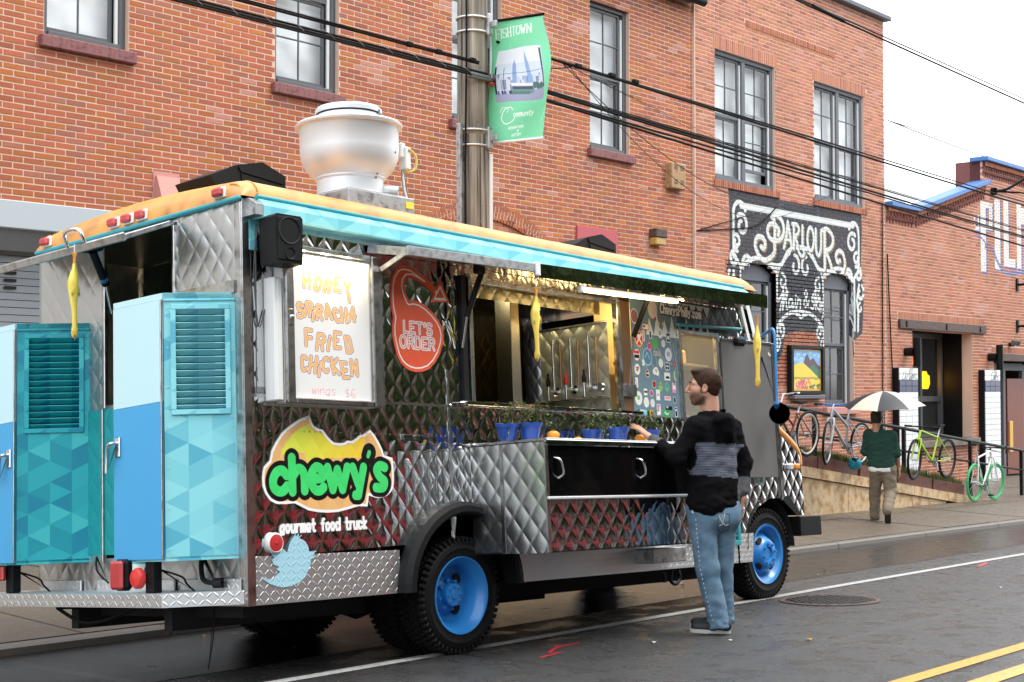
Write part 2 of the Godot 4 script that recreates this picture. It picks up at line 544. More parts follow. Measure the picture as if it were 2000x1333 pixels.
func ground() -> void:
	var b := B.new()
	var xs := []
	for i in 57: xs.append(-60.0 + 5.0 * i)
	var zs := [-60.0,-8.36,-7.2,-6.1,-5.0,-4.0,-3.5,-3.3,-3.1,-2.4,-1.2,0.0,1.8,60.0]
	for j in zs.size():
		for i in xs.size():
			var z: float = zs[j]
			b.vert(V(xs[i],road_y(xs[i],clampf(z,-8.4,3.0)),z),V(SL,1,-0.04 if z < -3.4 else (0.03 if z > -3.2 else 0.0)).normalized(),Vector2(xs[i],z))
	for j in zs.size() - 1:
		for i in xs.size() - 1:
			var p := j * xs.size() + i
			b.tri_i(p,p + xs.size(),p + xs.size() + 1); b.tri_i(p,p + xs.size() + 1,p + 1)
	noise_tex("wet", 1024, 0.0045, 5, [Color(0.12, 0.12, 0.12), Color(0.2, 0.2, 0.2), Color(0.36, 0.36, 0.36), Color(0.46, 0.46, 0.46), Color(0.55, 0.55, 0.55)], 21)
	noise_tex("aggregate", 1024, 0.33, 2, [Color(0.3, 0.3, 0.3), Color(0.55, 0.55, 0.55), Color(0.62, 0.62, 0.62), Color(1, 1, 1)], 23)
	noise_tex("asphalt_bump", 1024, 0.28, 2, [], 25, 6.0)
	var m := mat("asphalt", Color(0.032, 0.033, 0.037), 1.0, 0.0, {"metallic_specular": 0.68})
	m.albedo_texture = T.aggregate
	m.normal_enabled = true; m.normal_texture = T.asphalt_bump; m.normal_scale = 1.3
	m.uv1_triplanar = true; m.uv1_world_triplanar = true; m.uv1_scale = Vector3.ONE * 0.55
	m.roughness_texture = T.wet
	struct("road", b, m)
	b = B.new()
	for i in 40:
		var x := -8.0 + i * 2.0
		b.quad(V(x,road_y(x,-6.7) + 0.002,-6.7),V(x + 2,road_y(x + 2,-6.7) + 0.002,-6.7),V(x + 2,road_y(x + 2,-8.34) + 0.004,-8.34),V(x,road_y(x,-8.34) + 0.004,-8.34))
	var gm: StandardMaterial3D = m.duplicate()
	noise_tex("wet_gutter", 512, 0.008, 4, [Color(0.03, 0.03, 0.03), Color(0.06, 0.06, 0.06), Color(0.12, 0.12, 0.12), Color(0.35, 0.35, 0.35)], 22)
	gm.roughness_texture = T.wet_gutter
	gm.normal_scale = 0.16
	struct("wet_gutter", b, gm)
	b = B.new()
	var line := func(z: float,w: float,x0: float,x1: float) -> B:
		var q := B.new()
		var x := x0
		while x < x1:
			var e := minf(x + 2.0,x1)
			q.quad(V(x,road_y(x,z + w / 2) + 0.004,z + w / 2),V(e,road_y(e,z + w / 2) + 0.004,z + w / 2),V(e,road_y(e,z - w / 2) + 0.004,z - w / 2),V(x,road_y(x,z - w / 2) + 0.004,z - w / 2))
			x = e
		return q
	noise_tex("worn", 512, 0.06, 4, [Color(0.42, 0.42, 0.42), Color(0.9, 0.9, 0.9), Color(1, 1, 1), Color(1, 1, 1)], 27)
	tri_tex(mat("line_white", Color(0.52, 0.53, 0.53), 0.35), "albedo_texture", T.worn, 0.8, true)
	tri_tex(mat("line_yellow", Color(0.62, 0.33, 0.03), 0.35), "albedo_texture", T.worn, 0.8, true)
	struct("white_parking_line", line.call(-6.13, 0.10, -10.0, 90.0), M.line_white)
	struct("yellow_centre_line", line.call(-3.40, 0.11, -10.0, 90.0), M.line_yellow)
	struct("yellow_centre_line", line.call(-3.10, 0.11, -10.0, 90.0), M.line_yellow)
	b = B.new()
	tri_tex(mat("kerb", Color(0.15, 0.13, 0.11), 0.5), "albedo_texture", T.grain, 1.5, true)
	noise_tex("wetwalk", 1024, 0.006, 4, [Color(0.22, 0.22, 0.22), Color(0.45, 0.45, 0.45), Color(0.62, 0.62, 0.62)], 29)
	var sm := mat("pavement", Color(0.36, 0.285, 0.21), 1.0)
	sm.albedo_texture = T.aggregate; sm.roughness_texture = T.wetwalk
	sm.normal_enabled = true; sm.normal_texture = T.asphalt_bump; sm.normal_scale = 0.22
	sm.uv1_triplanar = true; sm.uv1_world_triplanar = true; sm.uv1_scale = Vector3.ONE * 0.7
	var kerbs := Node3D.new()
	kerbs.name = "kerb"; kerbs.set_meta("kind", "structure"); add_child(kerbs)
	var x := -6.0
	while x < 70.0:
		var e := x + 2.4
		b = B.new()
		var g := 0.006
		var sec := [V(0,0.0,-8.335),V(0,0.048,-8.345),V(0,0.062,-8.365),V(0,0.062,-8.47)]
		for k in 3:
			var p: Vector3 = sec[k]; var q: Vector3 = sec[k + 1]
			var yb := -0.334 - 0.02 if k == 0 else -0.334
			b.quad(V(x + g,yb + p.y - SL * (x + g),p.z),V(e - g,yb + p.y - SL * (e - g),p.z),V(e - g,-0.334 + q.y - SL * (e - g),q.z),V(x + g,-0.334 + q.y - SL * (x + g),q.z))
		put("kerb_stone", b, M.kerb, kerbs)
		x = e
	b = B.new()
	b.quad(V(-60,walk_y(-60,-8.54) - 0.012,-8.54),V(200,walk_y(200,-8.54) - 0.012,-8.54),V(200,walk_y(200,-13.6) - 0.012,-13.6),V(-60,walk_y(-60,-13.6) - 0.012,-13.6))
	struct("pavement_bed", b, M.kerb)
	var walk := Node3D.new()
	walk.name = "pavement"; walk.set_meta("kind", "structure"); add_child(walk)
	var wx := 0.9
	var z0s := [-8.475,-10.0,-11.7,-13.62]
	while wx < 60.0:
		for k in 3:
			b = B.new()
			var g2 := 0.007
			var a0: float = wx + g2; var a1: float = wx + 1.5 - g2
			var c0: float = z0s[k] - g2; var c1: float = z0s[k + 1] + g2
			var lift := rng.randf_range(-0.002,0.002)
			b.quad(V(a0,walk_y(a0,c0) + lift,c0),V(a1,walk_y(a1,c0) + lift,c0),V(a1,walk_y(a1,c1) + lift,c1),V(a0,walk_y(a0,c1) + lift,c1))
			put("slab", b, sm, walk)
		wx += 1.5
	b = B.new()
	b.quad(V(-60,road_y(-60,1.8) + 0.12,1.8),V(-60,road_y(-60,1.8) + 0.16,9.0),V(120,road_y(120,1.8) + 0.16,9.0),V(120,road_y(120,1.8) + 0.12,1.8))
	b.quad(V(-60,road_y(-60,1.8) - 0.1,1.8),V(-60,road_y(-60,1.8) + 0.12,1.8),V(120,road_y(120,1.8) + 0.12,1.8),V(120,road_y(120,1.8) - 0.1,1.8))
	struct("opposite_pavement", b, sm)
const CRS := 0.0677
const BL := 0.242
const JT := 0.0148
var brick_mesh: ArrayMesh
var weather := FastNoiseLite.new()
func brick_colour(kind: int) -> Color:
	var t := rng.randf()
	var base: Color
	if kind == 0:
		base = Color(0.43,0.118,0.05)
		if t < 0.14: base = Color(0.34,0.093,0.045)
		elif t < 0.34: base = Color(0.45,0.14,0.035)
		elif t < 0.44: base = Color(0.36,0.12,0.075)
	else:
		base = Color(0.49,0.175,0.10)
		if t < 0.16: base = Color(0.37,0.118,0.068)
		elif t < 0.3: base = Color(0.47,0.17,0.075)
	var g := rng.randf_range(0.86,1.12)
	return Color(base.r * g,base.g * g * rng.randf_range(0.93,1.07),base.b * g)
func make_brick() -> ArrayMesh:
	var b := B.new()
	var hx := (BL - JT) / 2; var hy := (CRS - JT) / 2; var c := 0.0022; var dp := 0.03
	var f := [V(-hx + c,-hy + c,0),V(hx - c,-hy + c,0),V(hx - c,hy - c,0),V(-hx + c,hy - c,0)]
	var g := [V(-hx,-hy,-c),V(hx,-hy,-c),V(hx,hy,-c),V(-hx,hy,-c)]
	var k := [V(-hx,-hy,-dp),V(hx,-hy,-dp),V(hx,hy,-dp),V(-hx,hy,-dp)]
	b.quad(f[0],f[1],f[2],f[3])
	for i in 4:
		var j := (i + 1) % 4
		b.quad(g[i],g[j],f[j],f[i])
		b.quad(k[i],k[j],g[j],g[i])
	return b.mesh(M.brick)
func bond(x0: float,x1: float,y0: float,y1: float,z: float,holes: Array,kind: int,xs: Array,cs: Array,shift := 0.0) -> void:
	var row := 0
	var y := y0
	while y + CRS <= y1 + 0.001:
		var cy := y + CRS / 2
		var cuts := []
		for h in holes:
			if cy > h[2] and cy < h[3]: cuts.append([h[0],h[1]])
			elif h.size() > 4 and cy >= h[3] and cy < h[3] + h[4]:
				var half: float = (h[1] - h[0]) / 2.0
				var rad: float = (half * half + h[4] * h[4]) / (2.0 * h[4])
				var up: float = cy - h[3] + rad - h[4]
				var e := sqrt(maxf(rad * rad - up * up,0.0))
				var mid: float = (h[0] + h[1]) / 2.0
				if e > 0.03: cuts.append([mid - e,mid + e])
		cuts.sort_custom(func(p,q): return p[0] < q[0])
		var spans := []
		var s := x0
		for q in cuts:
			if q[0] > s: spans.append([s,q[0]])
			s = maxf(s,q[1])
		if s < x1: spans.append([s,x1])
		var off := (BL / 2 if row % 2 == 1 else 0.0) + shift
		for sp in spans:
			var k := floorf((sp[0] - x0 - off) / BL)
			var bx: float = x0 + off + k * BL
			while bx < sp[1] - 0.02:
				var l := maxf(bx,sp[0])
				var r := minf(bx + BL,sp[1])
				if r - l > 0.045:
					var full := (r - l - JT) / (BL - JT)
					var zz := z + rng.randf_range(-0.0015,0.0015)
					var rot := Basis(Vector3.BACK,rng.randf_range(-0.004,0.004)).scaled_local(Vector3(full,1,1))
					xs.append(Transform3D(rot,V((l + r) / 2,cy + rng.randf_range(-0.0012,0.0012),zz)))
					var wc := brick_colour(kind) * (1.0 + 0.22 * weather.get_noise_2d((l + r) / 2,cy * 1.6))
					if weather.get_noise_2d(l * 2.3 + 50,cy * 4.0) > 0.42: wc = wc.lerp(Color(0.58,0.30,0.25),0.55)
					cs.append(wc)
				bx += BL
		row += 1
		y += CRS
func soldiers(x0: float,x1: float,y0: float,y1: float,z: float,kind: int,xs: Array,cs: Array) -> void:
	var cnt := int(round((x1 - x0) / CRS))
	var w := (x1 - x0) / cnt
	for i in cnt:
		var bs := Basis(Vector3.BACK,PI / 2).scaled_local(Vector3((y1 - y0 - JT) / (BL - JT),(w - JT) / (CRS - JT),1))
		xs.append(Transform3D(bs,V(x0 + (i + 0.5) * w,(y0 + y1) / 2,z + rng.randf_range(-0.001,0.001))))
		cs.append(brick_colour(kind))
func backing(b: B,x0: float,x1: float,y0: float,y1: float,z: float,holes: Array,thick := 0.3) -> void:
	var ys := [y0,y1]
	for h in holes:
		for e in [h[2],h[3]]:
			if e > y0 and e < y1: ys.append(e)
		if h.size() > 4:
			for k in range(1,9):
				if h[3] + h[4] * k / 8.0 > y0 and h[3] + h[4] * k / 8.0 < y1: ys.append(h[3] + h[4] * k / 8.0)
	ys.sort()
	for i in ys.size() - 1:
		var a: float = ys[i]; var c: float = ys[i + 1]
		if c - a < 0.001: continue
		var cy := (a + c) / 2
		var cuts := []
		for h in holes:
			if cy > h[2] and cy < h[3]: cuts.append([h[0],h[1]])
			elif h.size() > 4 and cy >= h[3] and cy < h[3] + h[4]:
				var half: float = (h[1] - h[0]) / 2.0
				var rad: float = (half * half + h[4] * h[4]) / (2.0 * h[4])
				var up: float = a - h[3] + rad - h[4]
				var e := sqrt(maxf(rad * rad - up * up,0.0))
				cuts.append([(h[0] + h[1]) / 2.0 - e,(h[0] + h[1]) / 2.0 + e])
		cuts.sort_custom(func(p,q): return p[0] < q[0])
		var s := x0
		for q in cuts:
			if q[0] > s + 0.001: b.box(V((s + q[0]) / 2,cy,z - thick / 2),V(q[0] - s,c - a,thick))
			s = maxf(s,q[1])
		if s < x1 - 0.001: b.box(V((s + x1) / 2,cy,z - thick / 2),V(x1 - s,c - a,thick))
func lay(parent: Node,xs: Array,cs: Array,single: int,m: Material = null,eye := V(0,1.25,0)) -> void:
	var order := range(xs.size())
	if single > 0:
		var fwd := V(0.755,0.0334,-0.655)
		var rt := V(0.655235,0,0.755425)
		var key := PackedFloat32Array()
		for i in xs.size():
			var d: Vector3 = xs[i].origin - eye
			var dep := d.dot(fwd)
			var px := d.dot(rt) / dep
			var inside: bool = absf(px) < 0.355 and d.y / dep < 0.272 and not (xs[i].origin.y < 2.9) and xs[i].basis.x.length() > 0.9
			key.append(dep if inside else 1000.0 + dep)
		order.sort_custom(func(p,q): return key[p] < key[q])
	var shades := []
	if single > 0:
		for k in 14:
			var t: StandardMaterial3D = M.brick.duplicate()
			t.vertex_color_use_as_albedo = false
			t.albedo_color = brick_colour(0).linear_to_srgb()
			t.uv1_offset = V(rng.randf(),rng.randf(),rng.randf())
			shades.append(t)
	for k in mini(single,xs.size()):
		inst("brick", brick_mesh, parent, xs[order[k]], shades[rng.randi() % shades.size()])
	var rx := []
	var rc := []
	for k in range(mini(single,xs.size()),xs.size()):
		rx.append(xs[order[k]]); rc.append(cs[order[k]])
	stuff("brickwork", brick_mesh, rx, rc, m, parent)
func sash_window(parent: Node,x0: float,x1: float,y0: float,y1: float,z: float,pairs: int,deep := 0.14,dark := true,rise := 0.0,raised := false) -> void:
	var fm: Material = M.frame_grey if dark else M.frame_mid
	var w := Node3D.new()
	w.name = nm("window", parent)
	w.position = V(x0,y0,z - deep)
	parent.add_child(w,true)
	var W := x1 - x0
	var H := y1 - y0
	var f := B.new()
	var fr := 0.075
	f.box(V(fr / 2,H / 2,0),V(fr,H,0.12),0.006)
	f.box(V(W - fr / 2,H / 2,0),V(fr,H,0.12),0.006)
	f.box(V(W / 2,fr / 2,0.01),V(W - 2 * fr,fr,0.15),0.006)
	if rise > 0.0:
		var pts := PackedVector2Array()
		var half := W / 2
		var rad := (half * half + rise * rise) / (2 * rise)
		for k in 13:
			var xx := W * k / 12.0
			pts.append(Vector2(xx,H - rad + rise + sqrt(maxf(rad * rad - (xx - half) * (xx - half),0)) - 0.004))
		pts.append(Vector2(W,H - 0.12)); pts.append(Vector2(0,H - 0.12))
		f.prism(pts,-0.06,0.06)
	else:
		f.box(V(W / 2,H - fr / 2,0),V(W - 2 * fr,fr,0.12),0.006)
	var lw := (W - 2 * fr - (pairs - 1) * 0.11) / pairs
	for p in range(1,pairs):
		f.box(V(fr + p * lw + (p - 0.5) * 0.11,H / 2,0.004),V(0.11,H - 2 * fr - 0.002,0.128),0.006)
	put("frame", f, fm, w)
	for p in pairs:
		var lx := fr + p * (lw + 0.11)
		var lh := H - 2 * fr - (0.045 if rise > 0 else 0.0)
		var tr := B.new()
		tr.box(V(lx + lw - 0.022,fr + lh / 2 * 0.97,0.022),V(0.04,lh * 0.97,0.03),0.003)
		put("sash_track", tr, M.track_white, w)
		for s in 2:
			var lift := 0.19 if raised and s == 0 and p == pairs - 1 else 0.0
			var sy := fr + s * lh / 2 + lift
			var sh := lh / 2
			var sz := -0.028 if s == 0 else 0.004
			var sb := B.new()
			var st := 0.042
			var sw := lw - 0.045
			sb.box(V(lx + st / 2,sy + sh / 2,sz),V(st,sh,0.03),0.004)
			sb.box(V(lx + sw - st / 2,sy + sh / 2,sz),V(st,sh,0.03),0.004)
			sb.box(V(lx + sw / 2,sy + st * 0.7,sz),V(sw - 2 * st,st * 1.4,0.03),0.004)
			sb.box(V(lx + sw / 2,sy + sh - st / 2,sz),V(sw - 2 * st,st,0.03),0.004)
			sb.box(V(lx + sw / 2,sy + sh / 2,sz),V(0.018,sh - 2 * st,0.022),0.003)
			sb.box(V(lx + sw / 2,sy + sh / 2 + 0.01,sz + 0.001),V(sw - 2 * st,0.018,0.022),0.003)
			put("sash", sb, fm, w)
			for i in 2:
				for j in 2:
					var g := B.new()
					var px := lx + st + (i + 0.5) * (sw / 2 - st)
					var py := sy + st + (j + 0.5) * (sh / 2 - st) + 0.01
					g.xf = Transform3D(Basis(Vector3.UP,rng.randf_range(-0.012,0.012)) * Basis(Vector3.RIGHT,rng.randf_range(-0.008,0.008)),V(px,py,sz - 0.004))
					g.quad(V(-sw / 4 + st / 2,-sh / 4 + st / 2,0),V(sw / 4 - st / 2,-sh / 4 + st / 2,0),V(sw / 4 - st / 2,sh / 4 - st / 2,0),V(-sw / 4 + st / 2,sh / 4 - st / 2,0))
					put("pane", g, M.pane, w)
	var back := B.new()
	if raised or rise > 0.0:
		pass
	var cb := B.new()
	if rise == 0.0:
		cb.sheet(V(0.05,0.06,-0.16),V(W - 0.1,0,0),V(0,H - 0.1,0),0.05,0.22,int(x0 * 7))
		put("curtain", cb, M.curtain, w)
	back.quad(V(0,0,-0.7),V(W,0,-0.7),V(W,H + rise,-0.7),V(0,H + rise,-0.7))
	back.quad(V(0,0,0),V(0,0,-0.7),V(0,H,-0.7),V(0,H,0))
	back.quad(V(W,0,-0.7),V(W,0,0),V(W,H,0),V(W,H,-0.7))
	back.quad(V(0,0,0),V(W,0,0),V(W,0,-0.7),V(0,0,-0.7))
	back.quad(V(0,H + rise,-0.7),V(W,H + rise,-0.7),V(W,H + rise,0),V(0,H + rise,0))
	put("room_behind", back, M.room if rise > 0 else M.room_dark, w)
func buildings() -> void:
	weather.seed = 8; weather.frequency = 0.35
	brick_mesh = make_brick()
	var z := -13.4
	var o := thing("brick_warehouse", "long orange-red brick building behind the food truck with grey sash windows and purple sills", "building")
	var xs := []
	var cs := []
	var holes := [[8.0,9.03,4.94,7.25],[11.09,12.12,4.94,7.25],[14.2,15.22,4.94,7.25],[17.28,18.3,4.94,7.25],[5.0,11.2,-1.2,3.18],[13.3,16.5,-1.2,3.0,0.65]]
	for h in holes: h[2] = h[2]
	bond(5.0,20.08,1.2,7.75,z,holes + [[13.13,16.67,1.1,3.0,0.83]],0,xs,cs)
	var half := 1.6; var rise := 0.65
	var rad := (half * half + rise * rise) / (2 * rise)
	var cen := Vector2(14.9,3.0 + rise - rad)
	var a0 := asin(half / rad)
	for ring in 2:
		var rr := rad + 0.045 + ring * 0.125
		var cnt := int(2 * a0 * rr / CRS)
		for i in cnt:
			var a := -a0 + 2 * a0 * (i + 0.5) / cnt
			for sub in (1 if (i + ring) % 2 == 0 else 2):
				var ln := 0.125 if (i + ring) % 2 == 0 else 0.0625
				var r2 := rr if sub == 0 and ln > 0.1 else rr + (sub - 0.5) * 0.0625
				var bs := Basis(Vector3.BACK,PI / 2 - a).scaled_local(Vector3((ln - 0.008) / (BL - JT),1.0,1))
				xs.append(Transform3D(bs,V(cen.x + sin(a) * r2,cen.y + cos(a) * r2,z)))
				cs.append(brick_colour(0))
	bond(13.3,16.5,2.2,3.66,z - 0.03,[],1,xs,cs,0.06)
	lay(o,xs,cs,300)
	var b := B.new()
	backing(b,4.0,20.08,-1.2,7.75,z - 0.0045,holes)
	put("wall", b, M.mortar, o)
	b = B.new()
	b.box(V(14.9,1.2,z - 0.2),V(3.24,4.95,0.32))
	put("arch_filling", b, M.mortar, o)
	b = B.new()
	b.box(V(12.0,7.86,z - 0.05),V(16.1,0.22,0.5),0.02)
	b.xf = Transform3D(Basis(),V(0,0,0))
	put("cornice", b, M.frame_grey, o)
	b = B.new()
	b.tube([V(4.0,7.73,z + 0.23),V(20.1,7.73,z + 0.23)],0.075,10)
	put("gutter", b, M.black_metal, o)
	for i in 4:
		var h: Array = holes[i]
		sash_window(o,h[0],h[1],h[2],h[3],z,1,0.13,true)
		b = B.new()
		b.box(V((h[0] + h[1]) / 2,4.873,z + 0.0),V(1.16,0.132,0.15),0.012)
		put("window_sill", b, M.sill_stone, o)
	b = B.new()
	b.box(V(8.1,3.03,z - 0.09),V(6.2,0.29,0.24),0.01)
	put("lintel_panel", b, M.fascia, o)
	b = B.new()
	b.quad(V(5,2.68,z - 0.2),V(11.2,2.68,z - 0.2),V(11.2,2.885,z - 0.02),V(5,2.885,z - 0.02))
	b.quad(V(5,2.68,z - 0.36),V(11.2,2.68,z - 0.36),V(11.2,2.68,z - 0.2),V(5,2.68,z - 0.2))
	put("shutter_hood", b, M.shutter, o)
	var sl := B.new()
	sl.xf = Transform3D(Basis(Vector3.FORWARD,Vector3.UP,Vector3.RIGHT),Vector3.ZERO)
	sl.prism(P2([0,0.004,0.012,0.01,0.018,0.03,0.018,0.056,0.012,0.07,-0.006,0.074,-0.006,0.004]),0,6.2)
	var slm := sl.mesh(M.shutter)
	for k in 42:
		inst("shutter_slat", slm, o, at(V(5.0, 2.72 - (k + 1) * 0.0775, z - 0.34)))
	b = B.new()
	for k in 3:
		b.box(V(7.83,2.46 - k * 0.0775,z - 0.319),V(0.14,0.03,0.006))
	put("vent_slot", b, M.room_dark, o)
	b = B.new()
	b.box(V(8.1,1.0,z - 0.5),V(6.4,4.4,0.2))
	b.box(V(11.25,0.9,z - 0.15),V(0.3,4.2,0.3))
	put("bay_wall", b, M.room_dark, o)
	var t := thing("wall_vent", "tan slatted vent box high on the brick wall near the corner", "vent", at(V(19.49, 4.74, z)))
	b = B.new(); b.box(V(0, 0, 0.06), V(0.42, 0.42, 0.14), 0.012); put("box", b, M.tan_paint, t)
	for i in 2:
		for j in 2:
			for k in 4:
				b = B.new(); b.box(V(-0.09 + i * 0.18, -0.13 + j * 0.24 + k * 0.022, 0.131), V(0.1, 0.010, 0.004)); put("slot", b, M.rust_steel, t)
	t = thing("wall_lamp", "small brown and yellow wall lamp below the tan vent box", "wall lamp", at(V(18.97, 3.7, z)))
	b = B.new(); b.box(V(0, 0.06, 0.07), V(0.3, 0.14, 0.16), 0.012); put("housing", b, M.rust_steel, t)
	b = B.new(); b.box(V(0, -0.07, 0.065), V(0.28, 0.125, 0.14), 0.015); put("lens", b, mat("amber_lens", Color(0.45, 0.29, 0.07), 0.35), t)
	t = thing("vent_cowl", "pale pink sheet metal cowl on the brick wall above the truck's left end", "vent", at(V(9.53, 3.45, z)))
	b = B.new()
	b.xf = Transform3D(Basis(V(0,0,1),V(0,1,0),V(-1,0,0)),V(0.15,0,0))
	b.prism(P2([0,0.17,0.04,0.17,0.16,-0.14,0.16,-0.2,0,-0.2]),0,0.3)
	put("cowl", b, M.pink_paint, t)
	b = B.new(); b.box(V(0, 0.0, 0.006), V(0.35, 0.44, 0.012), 0.003); put("back_plate", b, M.pink_paint, t)
	t = thing("wall_plate", "flat dull red metal plate on the brick wall right of the arch", "plate", at(V(17.44, 3.5, z)))
	b = B.new(); b.box(V(0, 0, 0.015), V(1.03, 0.44, 0.03), 0.004); put("sheet", b, M.red_panel, t)
	b = B.new()
	for e in [V(-0.48,0.18,0.03),V(0.48,0.18,0.03),V(-0.48,-0.18,0.03),V(0.48,-0.18,0.03)]: b.box(e,V(0.02,0.02,0.006))
	put("screw", b, M.steel_grey, t)
	var zp := -13.35
	o = thing("brick_corner_house", "taller pale red brick building with double windows and a painted black sign", "building")
	xs = []; cs = []
	var h2 := [[20.7,22.7,4.84,7.1],[24.13,26.15,4.84,7.1],[21.52,22.69,0.9,3.3,0.18],[24.46,25.65,0.9,3.3,0.18]]
	var hb := h2 + [[20.64,22.78,7.1,7.33],[24.07,26.23,7.1,7.33],[20.64,22.82,4.71,4.84],[24.07,26.24,4.71,4.84],[21.7,24.95,7.66,7.79]]
	bond(20.1,27.03,-1.0,8.78,zp,hb,1,xs,cs)
	soldiers(20.64,22.78,7.1,7.33,zp,1,xs,cs)
	soldiers(24.07,26.23,7.1,7.33,zp,1,xs,cs)
	soldiers(20.64,22.82,4.71,4.84,zp + 0.03,1,xs,cs)
	soldiers(24.07,26.24,4.71,4.84,zp + 0.03,1,xs,cs)
	soldiers(21.7,24.95,7.66,7.79,zp + 0.012,1,xs,cs)
	var sx := []; var sc := []; var px := []; var pc := []
	for i in xs.size():
		var p: Vector3 = xs[i].origin
		if p.x > 21.0 and p.x < 26.1 and p.y > 1.3 and p.y < 4.72: sx.append(xs[i]); sc.append(cs[i])
		else: px.append(xs[i]); pc.append(cs[i])
	lay(o,px,pc,0)
	var sm: StandardMaterial3D = M.brick.duplicate()
	var smm: StandardMaterial3D = M.mortar_pale.duplicate()
	var stex := sign_texture()
	for m in [sm,smm]:
		m.detail_enabled = true
		m.detail_blend_mode = BaseMaterial3D.BLEND_MODE_MIX
		m.detail_albedo = stex
		m.detail_uv_layer = BaseMaterial3D.DETAIL_UV_2
		m.uv2_triplanar = true
		m.uv2_world_triplanar = true
		m.uv2_scale = V(1.0 / 5.4,1.0 / 3.6,1.0)
		m.uv2_offset = V(-20.9 / 5.4,-1.25 / 3.6,0)
		m.resource_name = "painted_brick"
	lay(o,sx,sc,0,sm)
	b = B.new()
	backing(b,20.08,27.03,-1.1,1.3,zp - 0.0045,h2)
	backing(b,20.08,27.03,4.72,8.78,zp - 0.0045,h2)
	backing(b,20.08,21.0,1.3,4.72,zp - 0.0045,h2)
	backing(b,26.1,27.03,1.3,4.72,zp - 0.0045,h2)
	put("wall", b, M.mortar_pale, o)
	b = B.new()
	backing(b,21.0,26.1,1.3,4.72,zp - 0.0045,h2)
	put("painted_wall", b, smm, o)
	b = B.new()
	b.box(V(23.55,8.83,zp - 0.1),V(7.1,0.1,0.5),0.015)
	put("coping", b, M.frame_mid, o)
	b = B.new()
	b.box(V(27.06,3.9,-17.4),V(0.06,9.8,8.0))
	put("side_wall", b, M.mortar_pale, o)
	sash_window(o,20.7,22.7,4.84,7.1,zp,2,0.12,false,0.0,true)
	sash_window(o,24.13,26.15,4.84,7.1,zp,2,0.12,false)
	sash_window(o,21.52,22.69,0.9,3.3,zp,1,0.16,false,0.18)
	sash_window(o,24.46,25.65,0.9,3.3,zp,1,0.16,false,0.18)
	for k in 2:
		b = B.new(); b.box(V([22.1, 25.05][k], 0.83, zp + 0.02), V(1.34, 0.14, 0.16), 0.012); put("window_sill", b, M.pink_paint, o)
	b = B.new()
	var wr := [[20.1,3.9],[21.0,4.0],[22.0,4.15],[22.7,4.55]]
	var tp := []
	for e in wr: tp.append(V(e[0],e[1],zp + 0.02))
	b.tube(Ink3.smooth3(tp),0.012,6)
	put("wall_wire", b, M.cable, o)
	b = B.new(); b.tube([V(26.86,5.0,zp + 0.02),V(26.84,2.0,zp + 0.02),V(26.8,0.4,zp + 0.02)],0.012,6)
	b.tube([V(27.05,4.0,zp + 0.03),V(27.2,2.0,zp + 0.03),V(27.35,0.4,zp + 0.03)],0.014,6)
	put("wall_wire", b, M.cable, o)
	t = thing("framed_picture", "black framed landscape picture with a yellow hill hung between the arched windows", "picture", at(V(23.68, 1.6, zp)))
	b = B.new()
	for sg in [-1.0,1.0]:
		b.box(V(sg * 0.58,0,0.05),V(0.1,0.9,0.1),0.01)
		b.box(V(0,sg * 0.42,0.05),V(1.06,0.07,0.1),0.01)
	put("frame", b, M.black_metal, t)
	b = B.new()
	b.quad(V(-0.53,-0.385,0.06),V(0.53,-0.385,0.06),V(0.53,0.385,0.06),V(-0.53,0.385,0.06),[Vector2(0,1),Vector2(1,1),Vector2(1,0),Vector2(0,0)])
	put("canvas", b, mat("picture_print", Color(1, 1, 1), 0.4, 0, {"albedo_texture": picture_texture()}), t)
	b = B.new(); b.box(V(0, -0.5, 0.06), V(1.16, 0.07, 0.14), 0.01); put("ledge", b, M.frame_mid, t)
class Ink3:
	static func smooth3(p: Array,sub := 6) -> Array:
		var o := []
		var m := p.size()
		for i in m - 1:
			for k in sub:
				o.append((p[i] as Vector3).cubic_interpolate(p[i + 1],p[maxi(i - 1,0)],p[mini(i + 2,m - 1)],float(k) / sub))
		o.append(p[m - 1])
		return o
